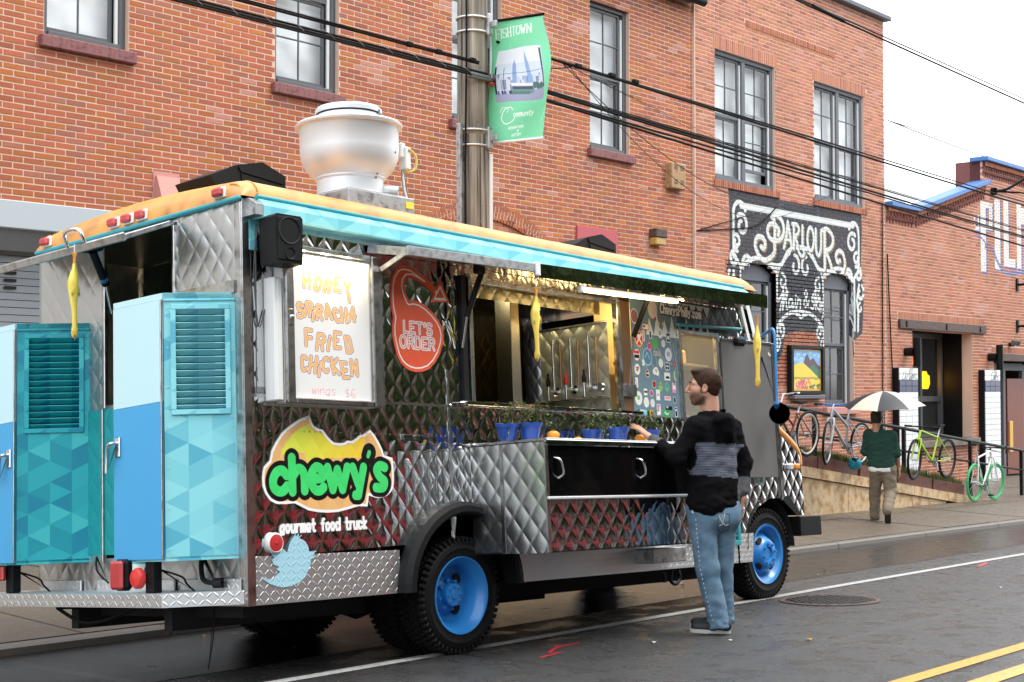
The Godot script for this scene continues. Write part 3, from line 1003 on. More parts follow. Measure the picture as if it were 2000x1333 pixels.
func picture_texture() -> ImageTexture:
	var k := Ink.new(256,186,186.0,Color(0.45,0.66,0.84))
	for i in 30: k.dot(Vector2(rng.randf() * 1.38,rng.randf() * 0.3),rng.randf_range(0.03,0.1),Color(0.6,0.78,0.9,1),0.3)
	k.fill([Vector2(0.5,0.42),Vector2(0.62,0.16),Vector2(0.72,0.12),Vector2(0.85,0.27),Vector2(1.0,0.2),Vector2(1.2,0.36),Vector2(1.38,0.42),Vector2(1.38,0.6),Vector2(0.6,0.6)],Color(0.33,0.22,0.27))
	k.fill([Vector2(0.8,0.45),Vector2(1.0,0.36),Vector2(1.2,0.46),Vector2(1.38,0.5),Vector2(1.38,0.8),Vector2(0.8,0.7)],Color(0.16,0.42,0.33))
	k.fill([Vector2(0,0.42),Vector2(0.3,0.33),Vector2(0.55,0.34),Vector2(0.9,0.5),Vector2(1.38,0.75),Vector2(1.38,1),Vector2(0,1)],Color(0.87,0.78,0.25))
	for i in 26: k.line([Vector2(i * 0.055,0.72 + 0.02 * sin(i)),Vector2(i * 0.055 + 0.03,0.68)],0.02,Color(0.2,0.24,0.1))
	for i in 70:
		var p := Vector2(0.45 + rng.randfn(0,0.14),0.84 + rng.randfn(0,0.07))
		k.dot(p,0.03,[Color(0.7,0.3,0.42),Color(0.8,0.4,0.6),Color(0.9,0.4,0.2)][i % 3])
	for i in 40: k.dot(Vector2(0.8 + rng.randf() * 0.55,0.85 + rng.randf() * 0.12),0.03,[Color(0.3,0.35,0.15),Color(0.85,0.6,0.15),Color(0.35,0.4,0.4)][i % 3])
	k.line([Vector2(0.02,0.02),Vector2(1.36,0.02),Vector2(1.36,0.98),Vector2(0.02,0.98)],0.035,Color(0.83,0.62,0.2),true)
	return k.tex()
func sign_texture() -> ImageTexture:
	var k := Ink.new(1080,720,200.0,Color(0.2,0.21,0.235,0))
	var g := Color(0.235,0.245,0.27)
	var w := Color(0.86,0.88,0.87)
	var q := func(x: float,y: float) -> Vector2: return Vector2(x - 20.9,4.85 - y)
	k.fill([q.call(21.1,4.72),q.call(26.0,4.72),q.call(26.02,4.4),q.call(25.95,3.6),q.call(26.1,3.2),q.call(26.0,2.35),q.call(25.66,2.2),q.call(25.66,3.4),q.call(24.46,3.4),q.call(24.46,1.75),q.call(24.3,1.9),q.call(24.15,2.3),q.call(23.6,2.34),q.call(23.0,2.25),q.call(22.9,1.9),q.call(22.68,1.7),q.call(22.68,3.4),q.call(21.5,3.4),q.call(21.5,2.6),q.call(21.15,2.7),q.call(21.0,3.2),q.call(21.14,3.6),q.call(21.14,4.4)],g)
	for i in 1500: k.dot(Vector2(rng.randf() * 5.4,rng.randf() * 3.6),0.01,Color(0.3,0.31,0.34,1)) if k.d[(int(rng.randf() * 719) * 1080 + 540) * 4 + 3] > 2.0 else null
	var S := func(pts: Array) -> Array:
		var o := []
		for i in range(0,pts.size(),2): o.append(Vector2(pts[i] - 20.9,4.85 - pts[i + 1]))
		return o
	var lw := 0.075
	k.line(S.call([21.52,4.46,25.65,4.46]),lw * 1.5,w)
	k.line(S.call([21.27,4.3,21.27,3.55]),lw,w)
	k.line(S.call([25.88,4.3,25.88,3.55]),lw,w)
	for sd in [0,1]:
		var cx := 21.42 if sd == 0 else 25.72
		var sg := 1.0 if sd == 0 else -1.0
		var P := func(x: float,y: float) -> Vector2: return Vector2(cx + sg * x - 20.9,4.85 - y)
		var C := func(x: float,y: float,r0: float,r1: float,a0: float,a1: float) -> Array:
			var o := []
			for i in 27:
				var t := i / 26.0
				var a := deg_to_rad(lerpf(a0,a1,t))
				var r := lerpf(r0,r1,t)
				o.append(P.call(x + cos(a) * r,y + sin(a) * r))
			return o
		k.line(C.call(0.05,4.32,0.2,0.2,180,20),lw * 1.1,w)
		k.line(C.call(0.12,4.12,0.2,0.07,130,-260),lw * 1.1,w)
		k.line(C.call(-0.06,3.82,0.12,0.05,100,-200),lw,w)
		k.line(C.call(0.3,3.45,0.17,0.06,200,-160),lw * 1.1,w)
		k.line(C.call(-0.12,3.5,0.18,0.05,60,330),lw * 1.1,w)
		k.line(C.call(-0.2,3.15,0.17,0.05,120,420),lw * 1.1,w)
		k.line([P.call(-0.14,3.6),P.call(0.1,3.36),P.call(0.3,3.2)],lw,w)
		k.line([P.call(-0.16,3.3),P.call(-0.06,3.0),P.call(-0.12,2.75),P.call(-0.1,2.4)],lw,w)
		k.line(C.call(-0.2,2.85,0.1,0.04,90,-200),lw * 0.8,w)
		k.line([P.call(0.08,3.2),P.call(0.06,2.95)],lw,w)
	for e in [[21.5,22.71],[24.44,25.67]]:
		var o := []
		for i in 13:
			var t := i / 12.0
			o.append(q.call(lerpf(e[0],e[1],t),3.38 + 0.2 * sin(PI * t)))
		k.line(o,0.085,w)
		k.line([q.call(e[0],3.4),q.call(e[0] - 0.02,3.1)],0.06,w)
		k.line([q.call(e[1] + 0.02,3.4),q.call(e[1] + 0.02,2.95 if e[0] < 23 else 2.4)],0.06,w)
	k.line(Ink.smooth(S.call([22.4,3.5,22.85,3.5,23.15,3.78,23.56,3.88,23.97,3.78,24.28,3.52,24.75,3.5])),0.09,w)
	k.line(Ink.smooth(S.call([22.74,3.3,22.86,3.5,23.2,3.75])),0.05,w)
	k.line(Ink.smooth(S.call([24.42,3.3,24.3,3.5,23.95,3.75])),0.05,w)
	for sg in [-1.0,1.0]:
		var o := []
		for i in 20:
			var t := i / 19.0
			var a := deg_to_rad(lerpf(100,-200,t))
			o.append(q.call(23.58 + sg * (0.19 - cos(a) * lerpf(0.17,0.07,t)),3.52 + sin(a) * lerpf(0.2,0.08,t)))
		k.line(o,0.075,w)
		for j in 3:
			var c2 := []
			for i in 16:
				var t := i / 15.0
				var a := deg_to_rad(lerpf(80,400,t))
				c2.append(q.call(23.58 + sg * (0.66 - j * 0.05 + cos(a) * lerpf(0.14,0.05,t)),3.2 - j * 0.22 + sin(a) * lerpf(0.15,0.05,t)))
			if j < 2: k.line(c2,0.06,w)
		k.line(Ink.smooth([q.call(23.58 + sg * 0.86,3.3),q.call(23.58 + sg * 0.84,2.85),q.call(23.58 + sg * 0.7,2.95),q.call(23.58 + sg * 0.45,3.02)]),0.05,w)
		k.line([q.call(23.58 + sg * 0.86,2.85),q.call(23.58 + sg * 0.5,3.0)],0.05,w)
		k.line(Ink.smooth([q.call(23.58 + sg * 0.85,1.95),q.call(23.58 + sg * 0.85,2.35),q.call(23.58 + sg * 0.62,2.55),q.call(23.58 + sg * 0.3,2.66),q.call(23.58,2.58)]),0.075,w)
		k.line(Ink.smooth([q.call(23.58 + sg * 0.3,2.66),q.call(23.58,2.69)]),0.07,w)
		var c3 := []
		for i in 22:
			var t := i / 21.0
			var a := deg_to_rad(lerpf(-90,260,t))
			c3.append(q.call(23.58 + sg * (0.7 - cos(a) * lerpf(0.11,0.04,t)),2.33 + sin(a) * lerpf(0.14,0.04,t)))
		k.line(c3,0.06,w)
		k.line([q.call(23.58 + sg * 0.8,2.2),q.call(23.58 + sg * 0.74,2.1),q.call(23.58 + sg * 0.8,1.98)],0.05,w)
	for pas in 2:
		var cc := Color(0.52,0.46,0.34) if pas == 0 else w
		var dx := Vector2(0.035,0.03) if pas == 0 else Vector2.ZERO
		var L := func(pts: Array,wd: float) -> void:
			var o := []
			for p in pts: o.append(Vector2(p.x,1.3 - 0.664 * (1.85 - p.y)) + dx)
			k.line(o,wd,cc)
		L.call(Ink.smooth(S.call([22.62,4.2,22.66,3.9,22.65,3.5,22.62,3.22,22.35,3.02,22.12,3.1,21.98,3.38,22.05,3.6,22.22,3.62,22.32,3.48,22.28,3.33,22.18,3.36])),0.095,)
		L.call(Ink.smooth(S.call([22.55,4.2,22.72,4.28,22.92,4.15,22.98,3.9,22.9,3.68,22.72,3.58,22.5,3.62,22.4,3.82,22.48,4.0,22.66,4.02,22.8,3.9,22.78,3.75])),0.085)
		L.call(S.call([22.98,3.42,23.08,3.8,23.12,4.15,23.2,3.8,23.26,3.44]),0.08)
		L.call(S.call([23.04,3.66,23.2,3.66]),0.05)
		L.call(S.call([23.34,4.12,23.34,3.44]),0.08)
		L.call(Ink.smooth(S.call([23.28,4.12,23.46,4.12,23.53,3.98,23.44,3.82,23.36,3.8,23.46,3.62,23.52,3.36,23.62,3.26,23.72,3.32,23.7,3.42])),0.07)
		L.call(S.call([23.66,4.1,23.66,3.5,23.84,3.48]),0.08)
		L.call(Ink.arc(q.call(23.96,3.78),0.12,0.33,0,360,20),0.075)
		L.call(Ink.smooth(S.call([24.16,4.08,24.16,3.6,24.2,3.38,24.3,3.38,24.36,3.6,24.36,4.06])),0.075)
		L.call(S.call([24.5,4.12,24.5,3.0]),0.095)
		L.call(Ink.smooth(S.call([24.4,4.08,24.6,4.14,24.8,3.98,24.82,3.75,24.7,3.58,24.54,3.5,24.66,3.3,24.8,2.98,25.0,2.82,25.2,2.92,25.3,3.2,25.22,3.5,25.06,3.56,24.94,3.42,25.0,3.24,25.1,3.28])),0.09)
	var y0 := 2.98
	var hs := [[22.82,2.66,22.92,2.95,22.96,3.12,22.92,2.7,22.98,2.86,23.04,2.88,23.06,2.72,23.12,2.74],[23.26,2.9,23.16,2.88,23.14,2.78,23.2,2.74,23.28,2.86,23.28,2.74,23.34,2.78],[23.38,2.9,23.38,2.76,23.44,2.78,23.48,2.94,23.48,2.9,23.56,2.9,23.56,2.74]]
	for e in hs: k.line(Ink.smooth(S.call(e)),0.045,w)
	k.dot(q.call(23.4,2.98),0.03,w)
	k.line(Ink.smooth(S.call([23.86,2.78,23.72,3.02,23.78,3.08,23.82,3.0,23.7,2.88,23.74,2.78,23.84,2.82,23.88,2.9])),0.045,w)
	hs = [[24.1,2.96,24.0,2.98,24.0,2.9,24.08,2.86,24.04,2.76,23.94,2.78],[24.14,3.12,24.14,2.74],[24.24,2.94,24.15,2.86,24.26,2.74],[24.3,2.9,24.3,2.72],[24.34,2.72,24.36,2.86,24.42,2.86,24.42,2.66,24.38,2.58]]
	for e in hs: k.line(Ink.smooth(S.call(e)),0.045,w)
	k.dot(q.call(24.3,2.98),0.028,w)
	return k.tex()
func cafe() -> void:
	var z := -13.35
	var o := thing("brick_shop", "low red brick shop with blue coping, stepped gable and dark recessed windows", "building")
	var xs := []; var cs := []
	var holes := [[28.24,31.29,0.155,2.5],[32.5,36.5,-1.4,1.9]]
	var hb := holes + [[27.57,31.95,2.5,2.7],[32.37,37.0,1.9,2.08],[27.57,31.95,2.7,2.86],[32.37,37.0,2.08,2.24]]
	bond(27.06,38.0,-1.4,6.5,z,hb,1,xs,cs)
	soldiers(27.57,31.95,2.7,2.86,z,1,xs,cs)
	soldiers(32.37,37.0,2.08,2.24,z,1,xs,cs)
	var gy := func(x: float) -> float: return 5.0 if x < 28.34 else (5.0 + (x - 28.34) * 0.268 if x < 31.95 else 6.5)
	var kx := []; var kc := []; var lx := []; var lc := []
	for i in xs.size():
		var p: Vector3 = xs[i].origin
		if p.y + 0.03 > gy.call(p.x): continue
		if p.x > 31.5 and p.y > 3.6: lx.append(xs[i]); lc.append(cs[i])
		else: kx.append(xs[i]); kc.append(cs[i])
	for seg in [[27.06,28.34,5.0,0.0],[28.34,31.95,5.0,0.262],[31.95,38.0,6.5,0.0]]:
		var L: float = (seg[1] - seg[0]) / cos(seg[3])
		var cnt := int(L / CRS)
		for i in cnt:
			var s := (i + 0.5) * L / cnt
			for r in 4:
				if r in [1,3] and i % 2 == 1: continue
				var off := [-0.06,-0.16,-0.235,-0.31][r] as float
				var hh := [0.11,0.062,0.062,0.062][r] as float
				var bs := Basis(Vector3.BACK,seg[3]) * (Basis(Vector3.BACK,PI / 2).scaled_local(Vector3(hh / BL,1,1)))
				var bx: float = seg[0] + s * cos(seg[3]) - off * sin(seg[3])
				var by: float = seg[2] + s * sin(seg[3]) + off * cos(seg[3])
				kx.append(Transform3D(bs,V(bx,by,z + [0.09,0.065,0.04,0.02][r])))
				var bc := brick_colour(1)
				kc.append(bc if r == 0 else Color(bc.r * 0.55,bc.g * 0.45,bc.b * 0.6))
	lay(o,kx,kc,0)
	var pm: StandardMaterial3D = M.brick.duplicate()
	pm.detail_enabled = true
	pm.detail_albedo = shop_letters()
	pm.detail_uv_layer = BaseMaterial3D.DETAIL_UV_2
	pm.uv2_triplanar = true; pm.uv2_world_triplanar = true
	pm.uv2_scale = V(1 / 6.6,1 / 3.0,1)
	pm.uv2_offset = V(-31.4 / 6.6,-3.55 / 3.0,0)
	lay(o,lx,lc,0,pm)
	var b := B.new()
	backing(b,27.06,38.0,-1.4,4.98,z - 0.0045,holes + [[27.57,31.95,2.52,2.7],[32.37,37.0,1.9,2.06]])
	var up := P2([27.06,4.98,38.0,4.98,38.0,6.5,31.95,6.5,31.95,5.97,28.34,5.0,27.06,5.0])
	b.prism(up,z - 0.3,z - 0.0045)
	put("wall", b, M.mortar_pale, o)
	b = B.new()
	for seg in [[27.03,28.34,5.03,0.0],[28.3,32.0,5.03,0.262],[31.85,38.0,6.55,0.0]]:
		var L: float = (seg[1] - seg[0]) / cos(seg[3])
		b.xf = Transform3D(Basis(Vector3.BACK,seg[3]),V(seg[0],seg[2],z - 0.05))
		b.box(V(L / 2,0.0,0),V(L,0.1,0.44),0.012)
	b.xf = Transform3D.IDENTITY
	put("coping", b, M.blue_coping, o)
	b = B.new()
	b.box(V(31.95 + 0.1,6.22,z - 0.35),V(0.2,0.6,0.6))
	put("gable_return", b, mat("dark_brick", Color(0.17, 0.06, 0.06), 0.8), o)
	b = B.new()
	b.quad(V(27.06,4.95,z - 0.3),V(32.2,5.9,z - 0.3),V(32.2,7.0,z - 6.0),V(27.06,6.3,z - 6.0))
	put("roof", b, M.galv, o)
	b = B.new(); b.box(V(30.0, 6.2, z - 5.9), V(7.0, 0.55, 0.1)); put("roof_ridge_wall", b, tri_tex(mat("tar_wall", Color(0.33, 0.3, 0.26), 0.8), "albedo_texture", T.blotch, 0.6), o)
	b = B.new(); b.box(V(29.76,2.6,z - 0.02),V(4.37,0.19,0.16),0.006)
	put("steel_lintel", b, M.rust_steel, o)
	b = B.new()
	for e in [27.85,29.8,31.6]: b.box(V(e,2.6,z + 0.065),V(0.05,0.13,0.03),0.006)
	put("lintel_bolt", b, M.black_metal, o)
	b = B.new(); b.box(V(34.6,1.99,z - 0.02),V(4.5,0.17,0.16),0.006)
	put("steel_lintel", b, M.rust_steel, o)
	b = B.new()
	var zr := z - 0.75
	for e in [28.29,29.25,30.15,31.24]: b.box(V(e,1.33,zr),V(0.1,2.34,0.1),0.008)
	for e in [0.22,1.02,2.44]: b.box(V(29.76,e,zr - 0.002),V(3.0,0.12,0.09),0.008)
	put("window_frame", b, M.frame_grey, o)
	b = B.new()
	b.quad(V(31.29,0.155,z - 0.9),V(31.29,0.155,z - 0.25),V(31.29,2.5,z - 0.25),V(31.29,2.5,z - 0.9))
	b.box(V(31.28,1.33,z - 0.55),V(0.02,2.35,0.6))
	put("reveal", b, M.black_metal, o)
	for i in 3:
		for j in 2:
			b = B.new()
			var a0: float = [28.34,29.3,30.2][i]; var a1: float = [29.2,30.1,31.19][i]
			var c0: float = [0.28,1.08][j]; var c1: float = [0.96,2.38][j]
			b.quad(V(a0,c0,zr),V(a1,c0,zr),V(a1,c1,zr),V(a0,c1,zr))
			put("pane", b, M.pane, o)
	b = B.new(); b.box(V(29.76, 0.08, z - 0.3), V(3.2, 0.15, 0.9), 0.01); put("window_ledge", b, M.pavement, o)
	b = B.new()
	b.box(V(29.8,1.2,z - 3.2),V(6.0,3.6,0.1)); b.box(V(27.3,1.2,z - 2),V(0.1,3.6,2.4)); b.box(V(37.4,0.6,z - 2),V(0.1,4,2.4))
	b.box(V(32.2,-0.9,z - 2.0),V(10.4,0.1,3.2)); b.box(V(32.2,2.8,z - 2),V(10.4,0.1,3.2)); b.box(V(34.9,0.9,z - 3.2),V(5,4,0.1))
	put("room", b, M.room, o)
	var t := thing("neon_sign", "glowing yellow neon sign in the dark shop window", "neon sign", at(V(30.72, 1.45, z - 0.95)))
	b = B.new()
	b.prism(P2([-0.28,-0.1,-0.22,-0.2,0.2,-0.2,0.3,-0.08,0.28,0.1,0.18,0.12,0.12,0.2,0.06,0.13,0.0,0.2,-0.06,0.13,-0.12,0.22,-0.16,0.13,-0.26,0.16]),0,0.05)
	put("lit_panel", b, mat("neon_yellow", Color(0.8, 0.45, 0.02), 0.4, 0, {"emission_enabled": true, "emission": Color(1.0, 0.72, 0.05), "emission_energy_multiplier": 0.7}), t)
	var nl := OmniLight3D.new(); nl.name = "neon_light"; nl.light_color = Color(1, 0.7, 0.1); nl.light_energy = 0.05; nl.light_size = 0.15; nl.omni_range = 8; nl.omni_attenuation = 2; nl.shadow_enabled = true; nl.position = V(0, 0, 0.12); t.add_child(nl)
	t = thing("lit_sign", "small red and orange lit sign hanging in the shop window above the neon one", "sign", at(V(30.35, 2.0, z - 0.98)))
	b = B.new(); b.box(Vector3.ZERO,V(0.6,0.44,0.04),0.01)
	put("lit_panel", b, mat("lamp_red", Color(0.4, 0.03, 0.01), 0.4, 0, {"emission_enabled": true, "emission": Color(0.62, 0.08, 0.01), "emission_energy_multiplier": 0.16}), t)
	b = B.new(); b.box(Vector3(-0.02,-0.12,0.025),V(0.4,0.13,0.03),0.01)
	put("lit_band", b, mat("lamp_orange", Color(0.6, 0.2, 0.02), 0.4, 0, {"emission_enabled": true, "emission": Color(1, 0.35, 0.03), "emission_energy_multiplier": 0.4}), t)
	b = B.new()
	for e in [32.6,33.72,34.9]: b.box(V(e,0.5,z - 0.3),V(0.14,2.7,0.1),0.008)
	b.box(V(33.7,1.78,z - 0.3),V(2.3,0.18,0.102),0.008)
	b.box(V(33.16,-0.7,z - 0.3),V(1.0,0.2,0.08),0.008)
	put("door_frame", b, M.frame_mid, o)
	b = B.new(); b.quad(V(32.67, -0.6, z - 0.3), V(33.65, -0.6, z - 0.3), V(33.65, 1.7, z - 0.3), V(32.67, 1.7, z - 0.3)); put("pane", b, M.pane, o)
	b = B.new(); b.box(V(34.32, 0.35, z - 0.25), V(1.0, 2.3, 0.05), 0.006); put("door", b, mat("door_orange", Color(0.15, 0.025, 0.004), 0.45), o)
	b = B.new(); b.box(V(34.0, 0.1, z - 0.215), V(0.2, 0.75, 0.03), 0.01); put("door_plate", b, mat("brass_yellow", Color(0.62, 0.36, 0.04), 0.4), o)
	b = B.new(); b.box(V(33.2, 0.5, z - 0.36), V(0.7, 0.35, 0.01), 0.0); put("door_sign", b, M.red_panel, o)
	for k in 2:
		var x0: float = [27.3,31.62][k]
		t = thing("tiled_pier", ["white tiled pier with navy band and script, left of the dark shop window", "white tiled pier with navy band and script, beside the shop door"][k], "sign pier", at(V(x0, 0, z)), "white tiled piers")
		b = B.new(); b.box(V(0.44, 0.3, 0.06), V(0.9, 2.76, 0.14), 0.004); put("backing", b, M.black_metal, t)
		var wt := B.new(); var nt := B.new()
		for r in 22:
			for c in 3:
				var y := 1.62 - r * 0.125
				if y < -1.0: continue
				var bb: B = nt if r in [2,3] else wt
				bb.box(V(0.16 + c * 0.285,y,0.137),V(0.277,0.118,0.02),0.004)
		var ow := put("tile_field", wt, M.white_tile, t); ow.set_meta("kind", "stuff")
		var on := put("navy_tile_band", nt, M.navy_tile, t); on.set_meta("kind", "stuff")
		b = B.new()
		b.quad(V(0.03,1.42,0.15),V(0.86,1.42,0.15),V(0.86,1.68,0.15),V(0.03,1.68,0.15),[Vector2(0,1),Vector2(1,1),Vector2(1,0),Vector2(0,0)])
		var ik := Ink.new(160,52,160 / 0.83)
		if k == 0:
			for e in [[0.2,0.06,0.12,0.2,0.17,0.25,0.25,0.18,0.28,0.06,0.25,0.2,0.3,0.24],[0.33,0.23,0.34,0.14,0.42,0.13],[0.47,0.02,0.42,0.2,0.47,0.24,0.5,0.17],[0.6,0.14,0.53,0.18,0.55,0.24,0.62,0.14,0.62,0.23],[0.66,0.23,0.68,0.14,0.74,0.14,0.74,0.23,0.8,0.22]]:
				var pp := []
				for i in range(0,e.size(),2): pp.append(Vector2(e[i],e[i + 1]))
				ik.line(Ink.smooth(pp),0.013,Color(0.05,0.06,0.1))
		else:
			for e in [[0.4,0.05,0.32,0.12,0.33,0.24,0.42,0.22],[0.52,0.14,0.45,0.18,0.47,0.24,0.53,0.14,0.53,0.23],[0.64,0.03,0.58,0.14,0.58,0.26],[0.55,0.15,0.63,0.14],[0.65,0.19,0.72,0.15,0.66,0.16,0.66,0.23,0.74,0.22],[0.7,0.1,0.73,0.07]]:
				var pp := []
				for i in range(0,e.size(),2): pp.append(Vector2(e[i],e[i + 1]))
				ik.line(Ink.smooth(pp),0.013,Color(0.05,0.06,0.1))
		put("script", b, mat("pier_script", Color(1, 1, 1), 0.3, 0, {"albedo_texture": ik.tex(), "transparency": BaseMaterial3D.TRANSPARENCY_ALPHA_SCISSOR, "alpha_scissor_threshold": 0.4}), t)
	for k in 2:
		t = thing("tube_wall_light", ["black cylinder wall light above the left tiled pier", "black cylinder wall light above the right tiled pier"][k], "wall light", at(V([27.9, 32.2][k], 2.02 - k * 0.04, z)), "black wall lights of the shop")
		b = B.new(); b.tube([V(0, 0, 0), V(0, 0, 0.2)], 0.09, 12); put("mount", b, M.black_metal, t)
		b = B.new(); b.tube([V(0.02, -0.3, 0.25), V(0.02, 0.28, 0.25)], 0.08, 14); put("shade", b, M.black_metal, t)
	for k in 2:
		t = thing("wall_bracket", ["upper black sign bracket at the right end of the shop wall", "lower black sign bracket at the right end of the shop wall"][k], "bracket", at(V(33.9, [3.75, 2.75][k], z)), "black brackets on the shop wall")
		b = B.new(); b.box(V(0, 0, 0.02), V(0.12, 0.3, 0.04), 0.01); put("plate", b, M.black_metal, t)
		b = B.new(); b.box(V(0, 0, 0.5), V(0.06, 0.06, 1.0), 0.01); put("arm", b, M.black_metal, t)
	t = thing("flood_light", "small twin floodlight over the shop door lintel", "floodlight", at(V(33.4, 2.3, z)))
	b = B.new(); b.box(V(0, 0, 0.06), V(0.1, 0.1, 0.12), 0.02); put("mount", b, M.black_metal, t)
	for sg in [-1.0,1.0]:
		b = B.new(); b.xf = Transform3D(Basis(Vector3.RIGHT, 0.4), V(sg * 0.12, 0.03, 0.16)); b.lathe([Vector2(0, -0.07), Vector2(0.06, -0.05), Vector2(0.07, 0.06), Vector2(0, 0.06)], 12); put("lamp_head", b, M.steel_grey, t)
	t = thing("gooseneck_lamp", "black gooseneck barn lamp over the painted letters of the shop", "lamp", at(V(32.48, 5.85, z)))
	b = B.new(); b.tube([V(0, 0, 0), V(0, 0, 0.1)], 0.09, 12); put("wall_mount", b, M.black_metal, t)
	b = B.new(); b.tube(Ink3.smooth3([V(0, 0, 0.1), V(0.1, 0.05, 0.35), V(0.35, 0.3, 0.7), V(0.6, 0.38, 0.95), V(0.72, 0.2, 1.1), V(0.75, -0.1, 1.12)]), 0.03, 8); put("arm", b, M.black_metal, t)
	b = B.new(); b.xf = Transform3D(Basis(Vector3.RIGHT, -0.3), V(0.75, -0.3, 1.1)); b.lathe([Vector2(0.0, 0.2), Vector2(0.06, 0.2), Vector2(0.07, 0.1), Vector2(0.2, 0.0), Vector2(0.21, -0.1), Vector2(0.19, -0.1), Vector2(0.05, 0.05), Vector2(0, 0.06)].map(func(e): return e) , 18); put("shade", b, M.black_metal, t)
func shop_letters() -> ImageTexture:
	var k := Ink.new(924,420,140.0)
	for pas in 2:
		var c := Color(0.3,0.36,0.62) if pas == 0 else Color(0.88,0.9,0.9)
		var d := Vector2(0.07,0.05) if pas == 0 else Vector2.ZERO
		var R := func(a: float,b: float,e: float,f: float) -> void: k.rect(a + d.x,b + d.y,e + d.x,f + d.y,c)
		R.call(0.05,1.3,0.13,1.65); R.call(0.05,1.6,0.35,1.68); R.call(0.27,1.3,0.33,1.66)
		R.call(0.42,0.98,0.72,2.6); R.call(0.72,0.98,0.98,1.12); R.call(0.9,0.98,1.12,1.62); R.call(0.72,1.5,1.0,1.62)
		R.call(1.22,0.86,1.55,2.5); R.call(1.75,0.8,2.05,2.4); R.call(2.05,2.2,2.45,2.4)
		R.call(2.55,0.84,2.83,2.4); R.call(3.1,0.95,3.4,2.4); R.call(2.83,0.9,3.1,1.3); R.call(3.6,0.9,3.9,2.4)
		R.call(4.2,0.9,4.9,1.2); R.call(4.4,1.2,4.7,2.4); R.call(5.2,0.9,5.5,2.4); R.call(5.5,0.9,6.2,1.15); R.call(5.5,1.6,6.0,1.8)
	for e in [[0.5,0.3],[1.6,0.5],[0.1,2.0]]: k.line(Ink.arc(Vector2(e[0],e[1]),0.6,0.2,150,380),0.05,Color(0.36,0.38,0.62,1))
	k.line(Ink.smooth([Vector2(1.0,2.0),Vector2(1.8,2.55),Vector2(3.0,2.5),Vector2(4.0,2.9)]),0.1,Color(0.33,0.38,0.62))
	return k.tex()
func ramp() -> void:
	noise_tex("stain", 512, 0.01, 4, [Color(0.72, 0.6, 0.45), Color(0.9, 0.82, 0.7), Color(1, 0.97, 0.92), Color(0.86, 0.76, 0.62)], 41)
	tri_tex(mat("stained_concrete", Color(0.66, 0.54, 0.39), 0.6), "albedo_texture", T.stain, 0.75, true)
	var wt := func(x: float) -> float: return 0.1 - 0.1304 * (x - 18.73)
	var o := thing("ramp_wall", "low stained concrete wall of the sloping ramp behind the parked bicycles", "wall")
	var joint := [11.0,14.0,17.0,19.9,22.1,23.4,25.4]
	for i in joint.size() - 1:
		var a: float = joint[i] + 0.006; var c: float = joint[i + 1] - 0.006
		var b := B.new()
		b.prism(P2([a,wt.call(a) - 0.15,c,wt.call(c) - 0.15,c,wt.call(c),a,wt.call(a)]),-10.8,-10.44)
		put("cap_block", b, M.stained_concrete, o)
		if i < 5:
			b = B.new()
			var lo: float = maxf(wt.call(c) - 0.16,walk_y(c,-10.5) - 0.02)
			b.prism(P2([a,walk_y(a,-10.5) - 0.05,c,walk_y(c,-10.5) - 0.05,c,lo,a,wt.call(a) - 0.158]),-10.8,-10.475)
			put("wall_block", b, M.stained_concrete, o)
	var rp := B.new()
	rp.quad(V(11,wt.call(11) - 0.12,-10.8),V(25.8,wt.call(25.8) - 0.05,-10.8),V(25.8,wt.call(25.8) - 0.05,-13.36),V(11,wt.call(11) - 0.12,-13.36))
	struct("ramp", rp, M.pavement)
	var px := [18.35,19.62,20.95,22.25,23.55]
	var labs := ["rusty steel planter on the ramp wall under the brown bicycle", "rusty steel planter on the ramp wall under the silver bicycle", "rusty steel planter on the ramp wall behind the man with the umbrella", "rusty steel planter on the ramp wall under the lime green bicycle", "rusty steel planter on the ramp wall beside the white bicycle"]
	var blade := B.new()
	for k in 7:
		var a := k * 0.9
		var dx := V(cos(a),0,sin(a))
		var p0 := dx * 0.012
		var tip := dx * (0.03 + 0.012 * (k % 3)) + V(0,0.09 + 0.02 * (k % 4),0)
		blade.tri(p0 - dx.cross(V(0,1,0)) * 0.006,p0 + dx.cross(V(0,1,0)) * 0.006,tip)
	var bm := blade.mesh(mat("grass", Color(0.09, 0.12, 0.035), 0.7, 0, {"vertex_color_use_as_albedo": true, "backlight_enabled": true, "backlight": Color(0.3, 0.35, 0.1)}))
	for i in 5:
		var x0: float = px[i] - 0.63
		var y0: float = wt.call(px[i])
		var tilt := Basis(Vector3.BACK,-0.1297)
		var t := thing("planter_box", labs[i], "planter", Transform3D(tilt, V(px[i], y0 + 0.003, -10.62)), "rusty planters along the ramp wall")
		var b := B.new()
		b.box(V(0,0.09,0.12),V(1.25,0.18,0.012),0.002); b.box(V(0,0.09,-0.14),V(1.25,0.18,0.012),0.002)
		b.box(V(-0.62,0.09,-0.01),V(0.012,0.18,0.25),0.002); b.box(V(0.62,0.09,-0.01),V(0.012,0.18,0.25),0.002)
		put("box", b, M.corten, t)
		b = B.new(); b.box(V(0, 0.08, -0.01), V(1.22, 0.14, 0.24)); put("soil", b, M.room, t)
		var gx := []; var gc := []
		for k in 230:
			gx.append(Transform3D(Basis(Vector3.UP,rng.randf() * TAU).scaled(Vector3.ONE * rng.randf_range(0.6,1.5)),V(rng.randf_range(-0.6,0.6),0.15,rng.randf_range(-0.13,0.11))))
			var g := rng.randf_range(0.5,1.5)
			gc.append(Color(g * rng.randf_range(0.8,1.5),g,g * 0.8))
		stuff("grass", bm, gx, gc, null, t)
	o = thing("hand_rail", "black pipe railing along the ramp with bicycles leaning on it", "railing")
	var ry := func(x: float) -> float: return 1.03 - 0.1048 * (x - 17.95)
	var b := B.new()
